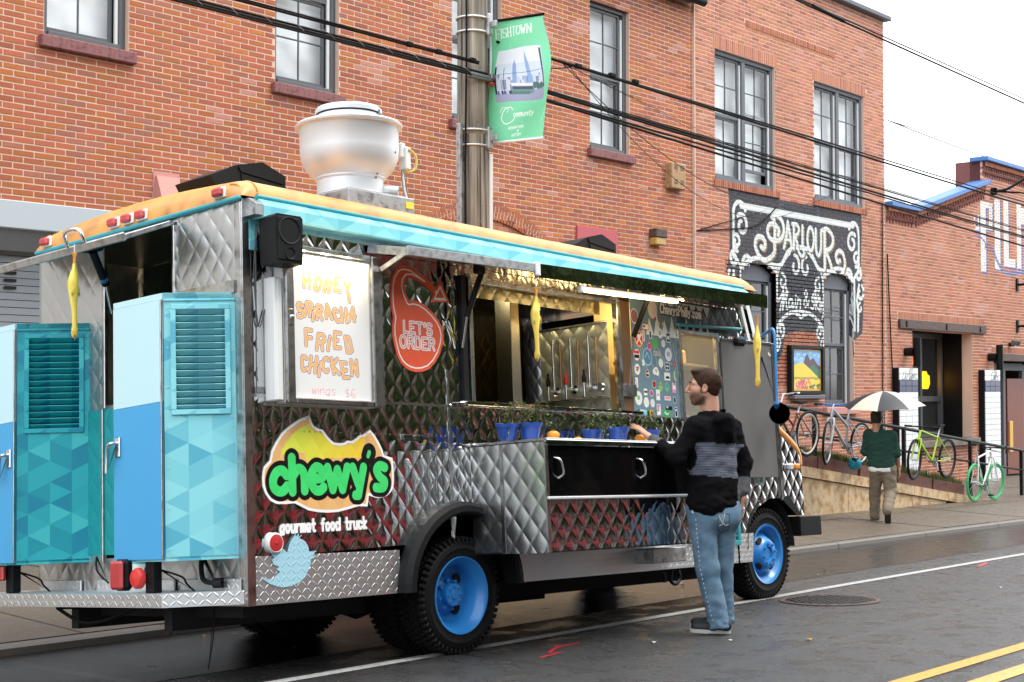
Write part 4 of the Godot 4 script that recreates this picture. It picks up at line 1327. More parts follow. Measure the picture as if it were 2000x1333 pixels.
	b.tube([V(15.0,ry.call(15.0),-10.6),V(27.3,ry.call(27.3),-10.6)],0.028,10)
	put("top_rail", b, M.black_metal, o)
	b = B.new(); b.tube([V(15.0,ry.call(15.0) - 0.37,-10.6),V(27.3,ry.call(27.3) - 0.37,-10.6)],0.02,8)
	put("middle_rail", b, M.black_metal, o)
	for x in [16.0,19.1,22.06,24.7,27.05]:
		b = B.new(); b.box(V(x,(ry.call(x) + maxf(wt.call(x),walk_y(x,-10.6)) - 0.02) / 2,-10.6),V(0.06,ry.call(x) - maxf(wt.call(x),walk_y(x,-10.6)),0.06),0.006)
		put("post", b, M.black_metal, o)
func opposite_side() -> void:
	var zf := 6.2
	var nb := thing("brick_neighbour", "long plain brick building beyond the left edge, seen only in reflections", "building", at(V(-18, -0.4, -13.5)))
	var nbb := B.new(); nbb.box(V(0, 3.0, -3), V(43.0, 6.0, 6.0)); put("wall", nbb, mat("neighbour", Color(0.5, 0.48, 0.45), 0.8), nb)
	nb = thing("end_house", "grey house closing the street far behind the camera, seen only in reflections", "building", at(V(-48, -0.4, -2)))
	nbb = B.new(); nbb.box(V(0, 3, 0), V(8, 6, 24)); put("wall", nbb, mat("neighbour_grey", Color(0.16, 0.16, 0.15), 0.8), nb)
	for k in 6:
		var x0: float = -14.0 + k * 9.5
		var o := thing("row_house", ["brown brick row house across the street, farthest left, seen only in reflections", "grey rendered row house across the street, seen only in reflections", "dark brick row house across the street, seen only in reflections", "tan brick row house across the street, seen only in reflections", "red brick row house across the street, second from the right end, seen only in reflections", "pale row house across the street, farthest right, seen only in reflections"][k], "building", at(V(x0, -0.3, zf)), "houses across the street")
		var b := B.new(); b.box(V(4.4,4.2,2.5),V(8.6,8.6 + k % 2,5.0))
		put("wall", b, mat("house%d" % k, [Color(0.1, 0.07, 0.05), Color(0.2, 0.2, 0.19), Color(0.13, 0.05, 0.04), Color(0.2, 0.15, 0.1), Color(0.14, 0.05, 0.03), Color(0.25, 0.24, 0.22)][k], 0.8), o)
		for i in 3:
			for j in 3:
				b = B.new(); b.box(V(1.6 + i * 2.8, 1.4 + j * 2.6, -0.02), V(1.1, 1.6, 0.08), 0.01); put("window", b, M.frame_grey, o)
	var leaf := B.new()
	for k in 6:
		var a := k * 1.3
		leaf.xf = Transform3D(Basis(Vector3.UP,a) * Basis(Vector3.RIGHT,0.6 + 0.5 * (k % 3)),V(cos(a * 2.1),sin(a * 1.7),sin(a * 2.9)) * 0.16)
		leaf.quad(V(-0.07,0,-0.1),V(0.07,0,-0.1),V(0.05,0.03,0.1),V(-0.05,0.03,0.1))
	var lm := leaf.mesh(mat("leaf", Color(0.055, 0.09, 0.03), 0.6, 0, {"vertex_color_use_as_albedo": true, "backlight_enabled": true, "backlight": Color(0.25, 0.35, 0.1)}))
	var tx := [-1.2,3.8,9.5,19.0,27.0]
	for k in 5:
		var o := thing("street_tree", ["leafy street tree across the road, nearest the camera, seen in reflections", "leafy street tree across the road behind the red pickup's tail, seen in reflections", "leafy street tree across the road behind the red pickup's bonnet, seen in reflections", "leafy street tree across the road right of the red pickup, seen in reflections", "leafy street tree across the road far to the right, seen in reflections"][k], "tree", at(V(tx[k], -0.25, 4.0)), "trees across the street")
		var b := B.new(); b.tube([V(0,0,0),V(0.05,1.2,0),V(0.0,2.6,0.1)],0.13,10,0.08)
		b.tube([V(0,1.6,0),V(0.6,2.8,0.2)],0.06,7,0.03); b.tube([V(0,1.9,0),V(-0.7,3.0,-0.1)],0.06,7,0.03)
		put("trunk", b, M.wood_pole, o)
		var lx := []; var lc := []
		for i in 2600:
			var p := V(rng.randfn(),rng.randfn(),rng.randfn()).normalized() * pow(rng.randf(),0.4)
			lx.append(Transform3D(Basis(Vector3.UP,rng.randf() * TAU).scaled(Vector3.ONE * 1.7),V(p.x * 2.6,4.6 + p.y * 2.7,p.z * 1.9)))
			var g := rng.randf_range(0.5,1.5)
			lc.append(Color(g,g,g * 0.8))
		stuff("crown", lm, lx, lc, null, o)
	var rd := mat("red_car", Color(0.30, 0.012, 0.02), 0.25, 0.0, {"clearcoat_enabled": true, "clearcoat": 1.0})
	var o := thing("red_pickup", "red pickup parked across the street, seen mirrored in the truck's quilted steel", "pickup", Transform3D(Basis(Vector3.BACK, -0.021), V(12.0, road_y(12.0, 0.9), 0.85)))
	var b := B.new()
	b.prism(P2([-2.7,0.35,2.7,0.35,2.75,0.8,2.6,1.0,1.5,1.1,0.8,1.65,-0.7,1.65,-0.95,1.1,-2.7,1.1]),-0.88,0.88)
	put("body", b, rd, o)
	for sg in [-1.0,1.0]:
		b = B.new(); b.prism(P2([1.3, 1.12, 0.75, 1.56, 0.1, 1.56, 0.1, 1.12]), sg * 0.884 - 0.004, sg * 0.884 + 0.004); put("window", b, M.room_dark, o)
		b = B.new(); b.prism(P2([0.0, 1.12, 0.0, 1.56, -0.62, 1.56, -0.8, 1.12]), sg * 0.884 - 0.004, sg * 0.884 + 0.004); put("window", b, M.room_dark, o)
		for e in [-1.6,1.65]:
			b = B.new(); b.xf = Transform3D(Basis(Vector3.RIGHT, PI / 2), V(e, 0.36, sg * 0.8)); b.lathe([Vector2(0, -0.12), Vector2(0.34, -0.12), Vector2(0.37, -0.08), Vector2(0.37, 0.08), Vector2(0.34, 0.12), Vector2(0, 0.12)], 24); put("wheel", b, M.black_rubber, o)
	b = B.new(); b.box(V(2.78, 0.5, 0), V(0.12, 0.2, 1.7), 0.03); b.box(V(-2.75, 0.5, 0), V(0.12, 0.2, 1.7), 0.03); put("bumper", b, M.chrome, o)
const QA := 0.135
const QB := 0.165
func quilt_maps() -> void:
	var w := 160; var h := 192
	var hh := func(x: float,y: float) -> float:
		var s := x + y; var t := x - y
		s = absf((s - floorf(s)) * 2 - 1); t = absf((t - floorf(t)) * 2 - 1)
		return (1 - pow(s,2.6)) * (1 - pow(t,2.6)) * 0.0030
	var im := Image.create_empty(w,h,false,Image.FORMAT_RGBAF)
	for j in h:
		for i in w:
			var x := (i + 0.5) / w; var y := (j + 0.5) / h
			var e := 0.004
			var dx: float = (hh.call(x + e,y) - hh.call(x - e,y)) / (2 * e * QA)
			var dy: float = (hh.call(x,y + e) - hh.call(x,y - e)) / (2 * e * QB)
			var n := V(-dx,dy,1).normalized()
			im.set_pixel(i,j,Color(n.x * 0.5 + 0.5,n.y * 0.5 + 0.5,n.z * 0.5 + 0.5))
	T.quilt = ImageTexture.create_from_image(im)
	w = 128; h = 128
	im = Image.create_empty(w,h,false,Image.FORMAT_RGBAF)
	var bar := func(x: float,y: float) -> float:
		var best := 0.0
		for k in [[0.25,0.25,0.8],[0.75,0.75,0.8],[0.75,0.25,-0.8],[0.25,0.75,-0.8]]:
			var d := Vector2(x - k[0],y - k[1])
			d -= Vector2(roundf(d.x),roundf(d.y))
			d = d.rotated(k[2])
			var q := Vector2(d.x / 0.26,d.y / 0.06)
			best = maxf(best,clampf(1.0 - q.length_squared(),0,1))
		return sqrt(best) * 0.0022
	for j in h:
		for i in w:
			var x := (i + 0.5) / w; var y := (j + 0.5) / h
			var e := 0.006
			var dx: float = (bar.call(x + e,y) - bar.call(x - e,y)) / (2 * e * 0.075)
			var dy: float = (bar.call(x,y + e) - bar.call(x,y - e)) / (2 * e * 0.075)
			var n := V(-dx,dy,1).normalized()
			im.set_pixel(i,j,Color(n.x * 0.5 + 0.5,n.y * 0.5 + 0.5,n.z * 0.5 + 0.5))
	T.tread = ImageTexture.create_from_image(im)
	for pal in 2:
		var k := Ink.new(512,512,512.0,Color(0.3,0.7,0.76))
		var tones := [[Color(0.55,0.84,0.87),Color(0.49,0.80,0.84),Color(0.43,0.75,0.81),Color(0.34,0.68,0.77),Color(0.52,0.82,0.86)],[Color(0.13,0.66,0.70),Color(0.05,0.58,0.64),Color(0.0,0.52,0.62),Color(0.24,0.72,0.74),Color(0.10,0.63,0.68)]][pal] as Array
		var sx := 1.0 / 4; var sy := 1.0 / 4
		for i in 4:
			for j in 8:
				for e in 2:
					var x0 := i * sx
					var y0 := (j - 1) * sy / 1.0 * 0.5 * 1.0
					var up := (i + j) % 2 == 0
					var yy := j * 0.125
					var p := [Vector2(x0,yy - 0.125),Vector2(x0,yy + 0.125),Vector2(x0 + sx,yy)] if up else [Vector2(x0 + sx,yy - 0.125),Vector2(x0 + sx,yy + 0.125),Vector2(x0,yy)]
					if e == 0:
						var c: Color = tones[[0,1,0,2,1,4,3,0,1,4,2][(i * 5 + j * 3 + i * j) % 11]]
						for dy in [-1.0,0.0,1.0]: k.fill([p[0] + Vector2(0,dy),p[1] + Vector2(0,dy),p[2] + Vector2(0,dy)],c)
		T["teal%d" % pal] = k.tex()
func steel(key: String,c: Color,rough: float,tex: Texture2D,sc: Vector3,strength := 1.0) -> StandardMaterial3D:
	return mat(key, c, rough, 1.0, {"normal_enabled": true, "normal_texture": tex, "normal_scale": strength, "uv1_scale": sc})
func hole_poly(x0: float,y0: float,x1: float,y1: float,ax: float,ay: float,ar: float) -> PackedVector2Array:
	var o := PackedVector2Array([Vector2(x0,y0)])
	for k in 25:
		var a := PI - PI * k / 24.0
		var p := Vector2(ax + cos(a) * ar,ay + sin(a) * ar)
		if p.x > x0 and p.x < x1 and p.y > y0 and p.y < y1: o.append(p)
	if ax > x0 and ax + ar < x1 or ax + ar < x1: pass
	o.append(Vector2(x1,y0)); o.append(Vector2(x1,y1)); o.append(Vector2(x0,y1))
	return o
func panel(called: String,pts: PackedVector2Array,z: float,m: Material,parent: Node) -> MeshInstance3D:
	var b := B.new()
	b.poly(pts,z)
	b.poly(pts,z - 0.006,true)
	return put(called,b,m,parent)
func decal(called: String,pts: PackedVector2Array,z: float,x0: float,y0: float,w: float,h: float,tex: Texture2D,parent: Node,quilted := 1.0,rough := 0.35) -> MeshInstance3D:
	var m := mat(called + "_print", Color(1, 1, 1), rough)
	m.detail_enabled = true; m.detail_albedo = tex; m.detail_uv_layer = BaseMaterial3D.DETAIL_UV_2
	m.detail_blend_mode = BaseMaterial3D.BLEND_MODE_MIX
	if quilted > 0:
		m.normal_enabled = true; m.normal_texture = T.quilt; m.normal_scale = quilted; m.uv1_scale = V(1 / QA,1 / QB,1)
	var b := B.new()
	b.uv2_on = true
	b.poly(pts,z)
	for i in b.v.size(): b.u2[i] = Vector2((b.v[i].x - x0) / w,(y0 + h - b.v[i].y) / h)
	return put(called,b,m,parent)
func ngon(n: int,r: float) -> PackedVector2Array:
	var o := PackedVector2Array()
	for k in n: o.append(Vector2(cos(TAU * k / n),sin(TAU * k / n)) * r)
	return o
func wheel(parent: Node,at_local: Transform3D,r: float,dish: bool,dual: bool) -> void:
	var w := Node3D.new()
	w.name = nm("wheel", parent)
	w.transform = at_local
	parent.add_child(w,true)
	for k in (2 if dual else 1):
		var zo := -k * 0.27
		var b := B.new()
		b.xf = Transform3D(Basis(Vector3.RIGHT,PI / 2),V(0,0,zo))
		var ri := 0.235 * r / 0.355
		b.lathe([Vector2(ri - 0.015,-0.205),Vector2(ri + 0.03,-0.213),Vector2(r - 0.05,-0.215),Vector2(r - 0.015,-0.2),Vector2(r - 0.004,-0.18),Vector2(r,-0.10),Vector2(r - 0.004,-0.03),Vector2(r - 0.012,-0.012),Vector2(r - 0.035,0.004),Vector2(r - 0.037,0.0),Vector2(ri + 0.055,0.008),Vector2(ri + 0.05,0.004),Vector2(ri + 0.012,0.004),Vector2(ri,-0.012),Vector2(ri - 0.015,-0.02)],56)
		put("tyre", b, M.black_rubber, w)
		b = B.new()
		for i in 54:
			var a := TAU * i / 54
			for lane in 5:
				var aa := a + (0.5 * TAU / 54 if lane % 2 == 1 else 0.0)
				b.xf = Transform3D(Basis(Vector3.BACK,aa) * Basis(Vector3.RIGHT,0.0),V(0,0,zo)) * Transform3D(Basis(Vector3.RIGHT,0.35 if lane % 2 == 0 else -0.35),V(r + 0.001,0,-0.022 - lane * 0.0395))
				b.box(Vector3.ZERO,V(0.018,0.026,0.033),0.003)
			b.xf = Transform3D(Basis(Vector3.BACK,a),V(0,0,zo)) * Transform3D(Basis(),V(r - 0.014,0,0.0))
			b.box(Vector3.ZERO,V(0.03,0.02,0.012),0.003)
		var tr := put("tread", b, M.black_rubber, w)
		tr.set_meta("kind", "stuff")
	var ri2 := 0.235 * r / 0.355
	var rim := B.new()
	rim.xf = Transform3D(Basis(Vector3.RIGHT,PI / 2),Vector3.ZERO)
	if dish:
		rim.lathe([Vector2(0.0,-0.115),Vector2(0.075,-0.115),Vector2(0.1,-0.135),Vector2(0.125,-0.15),Vector2(0.165,-0.135),Vector2(0.18,-0.1),Vector2(0.185,-0.06),Vector2(0.2,-0.035),Vector2(0.212,-0.02),Vector2(0.222,0.0),Vector2(ri2 + 0.004,0.008),Vector2(ri2 + 0.006,0.0),Vector2(ri2 - 0.01,-0.03)],48)
	else:
		rim.lathe([Vector2(0.0,0.0),Vector2(0.055,0.0),Vector2(0.058,0.018),Vector2(0.105,0.02),Vector2(0.118,0.01),Vector2(0.15,-0.045),Vector2(0.18,-0.07),Vector2(0.188,-0.05),Vector2(0.2,-0.03),Vector2(0.214,-0.018),Vector2(0.222,0.0),Vector2(ri2 + 0.004,0.008),Vector2(ri2 + 0.006,0.0),Vector2(ri2 - 0.01,-0.03)],48)
	var ro := put("rim", rim, M.rim_blue, w)
	for k in (4 if dish else 4):
		var a := TAU * k / 4 + 0.72
		var rr := 0.135 if dish else 0.14
		var hb := B.new()
		hb.xf = Transform3D(Basis(Vector3.BACK,a),V(cos(a) * rr,sin(a) * rr,-0.138 if dish else -0.018)) * Transform3D(Basis(Vector3.UP,0.25 if dish else 0.85),Vector3.ZERO)
		var pts := PackedVector2Array()
		for q in ngon(18,1.0): pts.append(Vector2(q.x * (0.026 if dish else 0.022),q.y * 0.034))
		hb.prism(pts,-0.012,0.012)
		put("hand_hole", hb, M.room_dark, w)
	for k in (8 if dish else 8):
		var a := TAU * k / 8 + 0.2
		var lb := B.new()
		lb.xf = Transform3D(Basis(),V(cos(a) * (0.09 if dish else 0.084),sin(a) * (0.09 if dish else 0.084),-0.115 if dish else 0.018))
		lb.prism(ngon(6,0.012),0,0.022)
		put("lug_nut", lb, M.rim_blue, w)
	var hub := B.new()
	if dish:
		hub.prism(ngon(24,0.07),-0.13,-0.06,true)
		for k in 8:
			var a := TAU * k / 8
			hub.xf = Transform3D(Basis(),V(cos(a) * 0.055,sin(a) * 0.055,-0.06))
			hub.prism(ngon(6,0.008),0,0.01)
		hub.xf = Transform3D.IDENTITY
		hub.prism(ngon(16,0.025),-0.06,-0.05)
	else:
		hub.prism(ngon(20,0.045),-0.02,0.008,true)
	put("hub", hub, M.rim_blue, w)
func truck() -> void:
	quilt_maps()
	var qs := V(1 / QA,1 / QB,1)
	steel("quilt", Color(0.64, 0.65, 0.66), 0.075, T.quilt, qs)
	steel("quilt_dull", Color(0.60, 0.61, 0.62), 0.3, T.quilt, qs)
	steel("tread_plate", Color(0.74, 0.75, 0.76), 0.42, T.tread, V(1 / 0.075, 1 / 0.075, 1))
	tri_tex(mat("mirror_steel", Color(0.66, 0.66, 0.66), 0.05, 1.0), "normal_texture", T.bump_soft, 0.7, false, {"normal_enabled": true, "normal_scale": 0.12})
	tri_tex(mat("brushed", Color(0.62, 0.62, 0.62), 0.25, 1.0), "albedo_texture", T.blotch, 1.1)
	tri_tex(mat("orange", Color(0.80, 0.335, 0.06), 0.38), "albedo_texture", T.blotch, 0.5)
	M.orange.clearcoat_enabled = true; M.orange.clearcoat = 0.4
	mat("teal_trim", Color(0.035, 0.32, 0.37), 0.35)
	mat("teal_pale", Color(1, 1, 1), 0.4, 0, {"albedo_texture": T.teal0, "uv1_scale": V(1 / 0.5, 1 / 0.5, 1)})
	mat("teal_deep", Color(1, 1, 1), 0.4, 0, {"albedo_texture": T.teal1, "uv1_scale": V(1 / 0.5, 1 / 0.5, 1)})
	mat("door_light", Color(0.56, 0.79, 0.84), 0.4); mat("door_blue", Color(0.06, 0.37, 0.68), 0.4)
	mat("rim_blue", Color(0.02, 0.24, 0.64), 0.3, 0, {"clearcoat_enabled": true, "clearcoat": 0.6})
	mat("plastic_black", Color(0.008, 0.0085, 0.009), 0.5, 0, {"metallic_specular": 0.3})
	mat("lens_red", Color(0.50, 0.015, 0.02), 0.2, 0, {"clearcoat_enabled": true, "clearcoat": 1.0})
	mat("lens_orange", Color(0.75, 0.22, 0.01), 0.25)
	mat("gloss_black", Color(0.003, 0.003, 0.0035), 0.03, 0, {"metallic_specular": 0.32})
	mat("white_board", Color(0.80, 0.80, 0.80), 0.3)
	mat("tube_lit", Color(0.9, 0.88, 0.8), 0.4, 0, {"emission_enabled": true, "emission": Color(1.0, 0.90, 0.68), "emission_energy_multiplier": 2.4})
	tri_tex(mat("grey_panel", Color(0.25, 0.245, 0.24), 0.55), "albedo_texture", T.speck, 2.0)
	M.grey_panel.normal_enabled = true; M.grey_panel.normal_texture = T.bump_fine; M.grey_panel.normal_scale = 0.6
	mat("kitchen_steel", Color(0.55, 0.52, 0.45), 0.3, 1.0)
	tkx = Transform3D(Basis(V(0.99893,-0.04547,-0.00844),V(0.04451,0.99479,-0.09169),V(0.01256,0.09122,0.99575)),V(4.82338,0.10294,-6.0331))
	tk = thing("food_truck", "food truck of quilted stainless steel with orange roof and teal rear boxes", "food truck", tkx)
	var o := tk
	var b: B
	var H := 2.205
	var ax := 1.655; var ay := 0.0
	panel("side_panel", P2([0.055, 1.122, 1.61, 1.122, 1.61, H, 0.055, H]), 0.0, M.quilt, o)
	panel("side_panel", hole_poly(0.055, 0.25, 1.61, 1.118, ax, ay, 0.46), 0.0, M.quilt, o)
	panel("side_panel", hole_poly(1.614, 0.18, 3.6, 1.118, ax, ay, 0.46), 0.0, M.quilt, o)
	panel("side_panel", P2([3.604, 0.18, 5.06, 0.18, 5.1, 0.3, 5.25, 0.43, 5.45, 0.50, 5.63, 0.5, 5.63, 1.11, 3.604, 1.118]), 0.0, M.quilt, o)
	panel("side_panel", P2([1.614, 1.122, 1.80, 1.122, 1.80, 1.96, 3.46, 1.96, 3.46, 1.122, 3.6, 1.122, 3.6, H, 1.614, H]), 0.0, M.quilt, o)
	panel("side_panel", P2([3.604, 2.03, 5.22, 2.03, 5.22, H, 3.604, H]), 0.0, M.quilt, o)
	panel("side_panel", P2([4.77, 1.118, 5.62, 1.118, 5.43, 1.79, 5.3, 2.03, 5.1, 2.03, 5.1, 1.8, 4.77, 1.8]), 0.0, M.quilt, o)
	b = B.new()
	b.box(V(0.027,1.1,0.001),V(0.055,2.205,0.012),0.003)
	b.box(V(0.002,1.1,-0.03),V(0.012,2.205,0.055),0.003)
	put("corner_trim", b, M.brushed, o)
	b = B.new()
	b.box(V(1.612,0.85,0.002),V(0.02,1.0,0.008)); b.box(V(0.9,1.12,0.002),V(1.7,0.014,0.008))
	put("seam_strip", b, M.brushed, o)
	b = B.new()
	for k in 40: b.box(V(0.1 + k * 0.04,0.932,0.002),V(0.008,0.008,0.004))
	put("rivet", b, M.brushed, o)
	panel("tread_skirt", P2([0.058, 0.0, 1.14, 0.0, 1.14, 0.25, 0.058, 0.258]), 0.006, M.tread_plate, o)
	panel("tread_skirt", P2([2.15, 0.0, 4.9, 0.0, 4.9, 0.185, 2.15, 0.185]), 0.006, M.tread_plate, o)
	panel("tread_skirt", P2([4.925, 0.0, 5.115, 0.0, 5.15, 0.228, 4.925, 0.228]), 0.008, M.tread_plate, o)
	var vg := Node3D.new(); vg.name = "side_vent"; o.add_child(vg)
	b = B.new(); b.box(V(4.6,0.16,0.02),V(0.62,0.04,0.03),0.004); b.box(V(4.6,0.45,0.02),V(0.62,0.04,0.03),0.004); b.box(V(4.9,0.305,0.02),V(0.04,0.25,0.03),0.004); b.box(V(4.3,0.305,0.02),V(0.04,0.25,0.03),0.004)
	put("frame", b, M.teal_trim, vg)
	for k in 6:
		b = B.new(); b.xf = Transform3D(Basis(Vector3.RIGHT, 0.7), V(4.6, 0.2 + k * 0.042, 0.018)); b.box(Vector3.ZERO, V(0.56, 0.036, 0.006), 0.001); put("slat", b, M.teal_trim, vg)
	b = B.new(); b.box(V(3.73, 0.11, 0.08), V(0.42, 0.105, 0.16), 0.006); put("step_box", b, M.galv, o)
	b = B.new(); b.tube([V(3.8, -0.02, 0.05), V(3.8, -0.09, 0.05)], 0.014, 8); b.tube(Ink3.smooth3([V(3.9, -0.01, 0.05), V(3.88, -0.08, 0.05), V(3.94, -0.11, 0.05), V(4.0, -0.07, 0.05), V(3.98, -0.01, 0.05)]), 0.013, 8); put("tow_hook", b, M.black_metal, o)
	b = B.new()
	var pr := [Vector2(0.445,-0.03),Vector2(0.45,0.085),Vector2(0.465,0.1),Vector2(0.5,0.095),Vector2(0.525,0.06),Vector2(0.53,0.0)]
	for k in 30:
		for s in 2: pass
	var rows := []
	for k in 31:
		var a := PI * k / 30.0
		var row := []
		for q in pr: row.append(V(ax + cos(a) * q.x * (1.0 + 0.02 * absf(cos(a))),ay + sin(a) * q.x,q.y))
		rows.append(row)
	for k in 30:
		for i in pr.size() - 1:
			b.quad(rows[k + 1][i],rows[k][i],rows[k][i + 1],rows[k + 1][i + 1])
	put("wheel_arch", b, M.plastic_black, o)
	b = B.new()
	b.box(V(ax,0.30,-0.75),V(1.3,0.6,0.02)); b.box(V(ax,0.6,-0.4),V(1.3,0.02,0.78)); b.box(V(ax - 0.66,0.3,-0.4),V(0.02,0.6,0.78)); b.box(V(ax + 0.66,0.3,-0.4),V(0.02,0.6,0.78))
	put("wheel_housing", b, M.room_dark, o)
	b = B.new()
	b.box(V(2.6, 1.1, -1.99), V(5.2, 2.2, 0.02)); put("far_side", b, M.quilt_dull, o)
	b = B.new(); b.box(V(2.6, 0.64, -1.0), V(4.8, 0.04, 1.94)); put("floor", b, M.room_dark, o)
	b = B.new(); b.box(V(2.6, 2.195, -1.0), V(5.2, 0.02, 1.94)); put("ceiling", b, M.kitchen_steel, o)
	panel_rear(o)
	b = B.new()
	var prof := []
	for k in 7: prof.append(Vector2(0.03 - 0.13 * (1 - cos(PI / 2 * k / 6.0)),2.212 + 0.118 * sin(PI / 2 * k / 6.0)))
	for k in range(1,8): prof.append(Vector2(-0.1 - 1.8 * k / 8.0,2.33 + 0.045 * sin(PI * k / 8.0)))
	for k in 7: prof.append(Vector2(-1.9 - 0.13 * sin(PI / 2 * k / 6.0),2.212 + 0.118 * cos(PI / 2 * k / 6.0)))
	var secs := [[-0.012,0.0],[-0.008,0.35],[0.012,0.7],[0.05,0.92],[0.1,1.0],[5.2,1.0],[5.3,0.92],[5.36,0.65],[5.39,0.2],[5.39,0.0]]
	var grid := []
	for s in secs:
		var row := []
		for p in prof: row.append(V(s[0],2.212 + (p.y - 2.212) * s[1],p.x if s[1] > 0.3 else p.x))
		grid.append(row)
	var base := 0
	for i in secs.size():
		for j in prof.size():
			var e1: Vector3 = grid[mini(i + 1,secs.size() - 1)][j] - grid[maxi(i - 1,0)][j]
			var e2: Vector3 = grid[i][mini(j + 1,prof.size() - 1)] - grid[i][maxi(j - 1,0)]
			b.vert(grid[i][j],e1.cross(e2) * -1.0 if e1.cross(e2).y < 0 else e1.cross(e2),Vector2(grid[i][j].x,grid[i][j].z))
	for i in secs.size() - 1:
		for j in prof.size() - 1:
			var p := i * prof.size() + j
			b.tri_i(p,p + prof.size(),p + prof.size() + 1); b.tri_i(p,p + prof.size() + 1,p + 1)
	put("roof", b, M.orange, o)
	b = B.new()
	for k in 12:
		var a := PI / 2 * k / 11.0
		b.box(V(0.012 + 0.0,2.225 + 0.075 * sin(a),0.0 - 0.1 * (1 - cos(a))),V(0.012,0.012,0.012),0.004)
		b.box(V(0.1,2.225 + 0.1 * sin(a),0.028 - 0.12 * (1 - cos(a))),V(0.012,0.012,0.012),0.004)
		b.box(V(0.012,2.225 + 0.075 * sin(a),-2.0 + 0.1 * (1 - cos(a))),V(0.012,0.012,0.012),0.004)
	put("roof_rivets", b, M.orange, o)
	b = B.new(); b.box(V(-0.015, 2.2, -1.0), V(0.03, 0.026, 2.04), 0.008); put("rear_trim", b, M.teal_trim, o)
	for k in 5:
		var zz: float = [-0.159,-0.882,-1.019,-1.159,-1.89][k]
		var ml := Node3D.new(); ml.name = nm("marker_light", o); ml.position = V(-0.012, 2.256, zz); o.add_child(ml, true)
		b = B.new(); b.box(V(-0.004, 0, 0), V(0.02, 0.062, 0.10), 0.006); put("base", b, M.white_paint, ml)
		b = B.new(); b.box(V(-0.025, 0, 0.004), V(0.035, 0.05, 0.084), 0.012); put("lens", b, M.lens_red, ml)
	b = B.new()
	b.xf = Transform3D(Basis(V(0,0,1),V(0,1,0),V(-1,0,0)),Vector3.ZERO)
	var lipp := P2([-0.004,2.215,0.04,2.214,0.095,2.17,0.104,2.155,0.104,2.092,0.095,2.086,-0.004,2.09])
	b.prism(lipp,-5.15,-0.075)
	for i in b.v.size(): b.u[i] = Vector2(b.v[i].x,-b.v[i].y - b.v[i].z * 0.4)
	put("drip_edge", b, M.teal_pale, o)
	b = B.new(); b.tube([V(0.07, 2.212, 0.05), V(5.15, 2.212, 0.05)], 0.014, 8); put("drip_bead", b, M.teal_trim, o)
	b = B.new(); b.xf = Transform3D(Basis(V(0, 0, 1), V(0, 1, 0), V(-1, 0, 0)), Vector3.ZERO); b.prism(P2([0, 2.2, 0.04, 2.2, 0.1, 2.16, 0.1, 2.1, 0, 2.1]), -0.078, -0.02); put("bare_corner", b, M.galv, o)
	b = B.new(); b.prism(P2([0.05, 2.09, 0.19, 2.08, 0.19, 2.02, 0.11, 1.92, 0.05, 1.92]), 0.006, 0.012); put("torn_wrap", b, M.teal_pale, o)
	roof_fan(o)
	for k in 2:
		var x0: float = [0.19,3.6][k]
		var v := Node3D.new(); v.name = nm("roof_vent", o); v.position = V(x0, 2.30, -0.5); o.add_child(v, true)
		b = B.new()
		b.prism(P2([0.0,0.16,0.03,0.11,0.2,0.10,0.24,0.04,0.56,0.04,0.57,0.24,0.39,0.30,0.19,0.25]),-0.34,0.0)
		put("hood", b, M.plastic_black, v)
		b = B.new(); b.prism(P2([0.24,0.06,0.54,0.06,0.545,0.17,0.22,0.2]),0.0,0.008)
		b.prism(P2([0.22, 0.212, 0.55, 0.185, 0.555, 0.232, 0.39, 0.285, 0.2, 0.24]), 0.0, 0.008); put("ribs", b, M.plastic_black, v)
		b = B.new(); b.box(V(0.35, 0.02, -0.17), V(0.4, 0.06, 0.36), 0.01); put("base", b, M.galv, v)
	var sp := Node3D.new(); sp.name = "loudspeaker"; sp.transform = Transform3D(Basis(Vector3.UP, -0.05), V(0.165, 1.96, 0.12)); o.add_child(sp)
	b = B.new(); b.prism(P2([-0.09, -0.135, 0.09, -0.135, 0.095, 0.12, 0.08, 0.135, -0.08, 0.135, -0.095, 0.12]), -0.05, 0.09); b.box(V(0, 0, 0.09), V(0.155, 0.24, 0.012), 0.005); put("cabinet", b, M.plastic_black, sp)
	b = B.new(); b.xf = Transform3D(Basis(Vector3.RIGHT, PI / 2), V(0, 0.045, 0.098)); b.lathe([Vector2(0.078, -0.002), Vector2(0.074, 0.003), Vector2(0.066, 0.0)], 28); b.xf = Transform3D(Basis(Vector3.RIGHT, PI / 2), V(0, -0.08, 0.098)); b.lathe([Vector2(0.036, -0.002), Vector2(0.033, 0.003), Vector2(0.028, 0.0)], 24); put("driver_ring", b, M.plastic_black, sp)
	b = B.new(); b.box(V(0.13, 1.96, 0.04), V(0.06, 0.1, 0.1), 0.01); put("speaker_bracket", b, M.black_metal, o)
	b = B.new(); b.tube(Ink3.smooth3([V(0.09, 2.05, 0.03), V(0.075, 1.8, 0.012), V(0.1, 1.5, 0.012), V(0.16, 1.62, 0.012), V(0.23, 1.72, 0.02)]), 0.004, 5); b.tube([V(0.085, 2.06, 0.02), V(0.08, 1.13, 0.01)], 0.004, 5); put("wire", b, M.frame_grey, o)
	menu_board(o)
	side_prints(o)
	serving_side(o)
	counter(o)
	cab(o)
	var inv := tkx.affine_inverse()
	var gb := Basis(V(0.9998,-0.0209,0),V(0.0209,0.999,-0.04),V(0,0.04,0.9992)).orthonormalized()
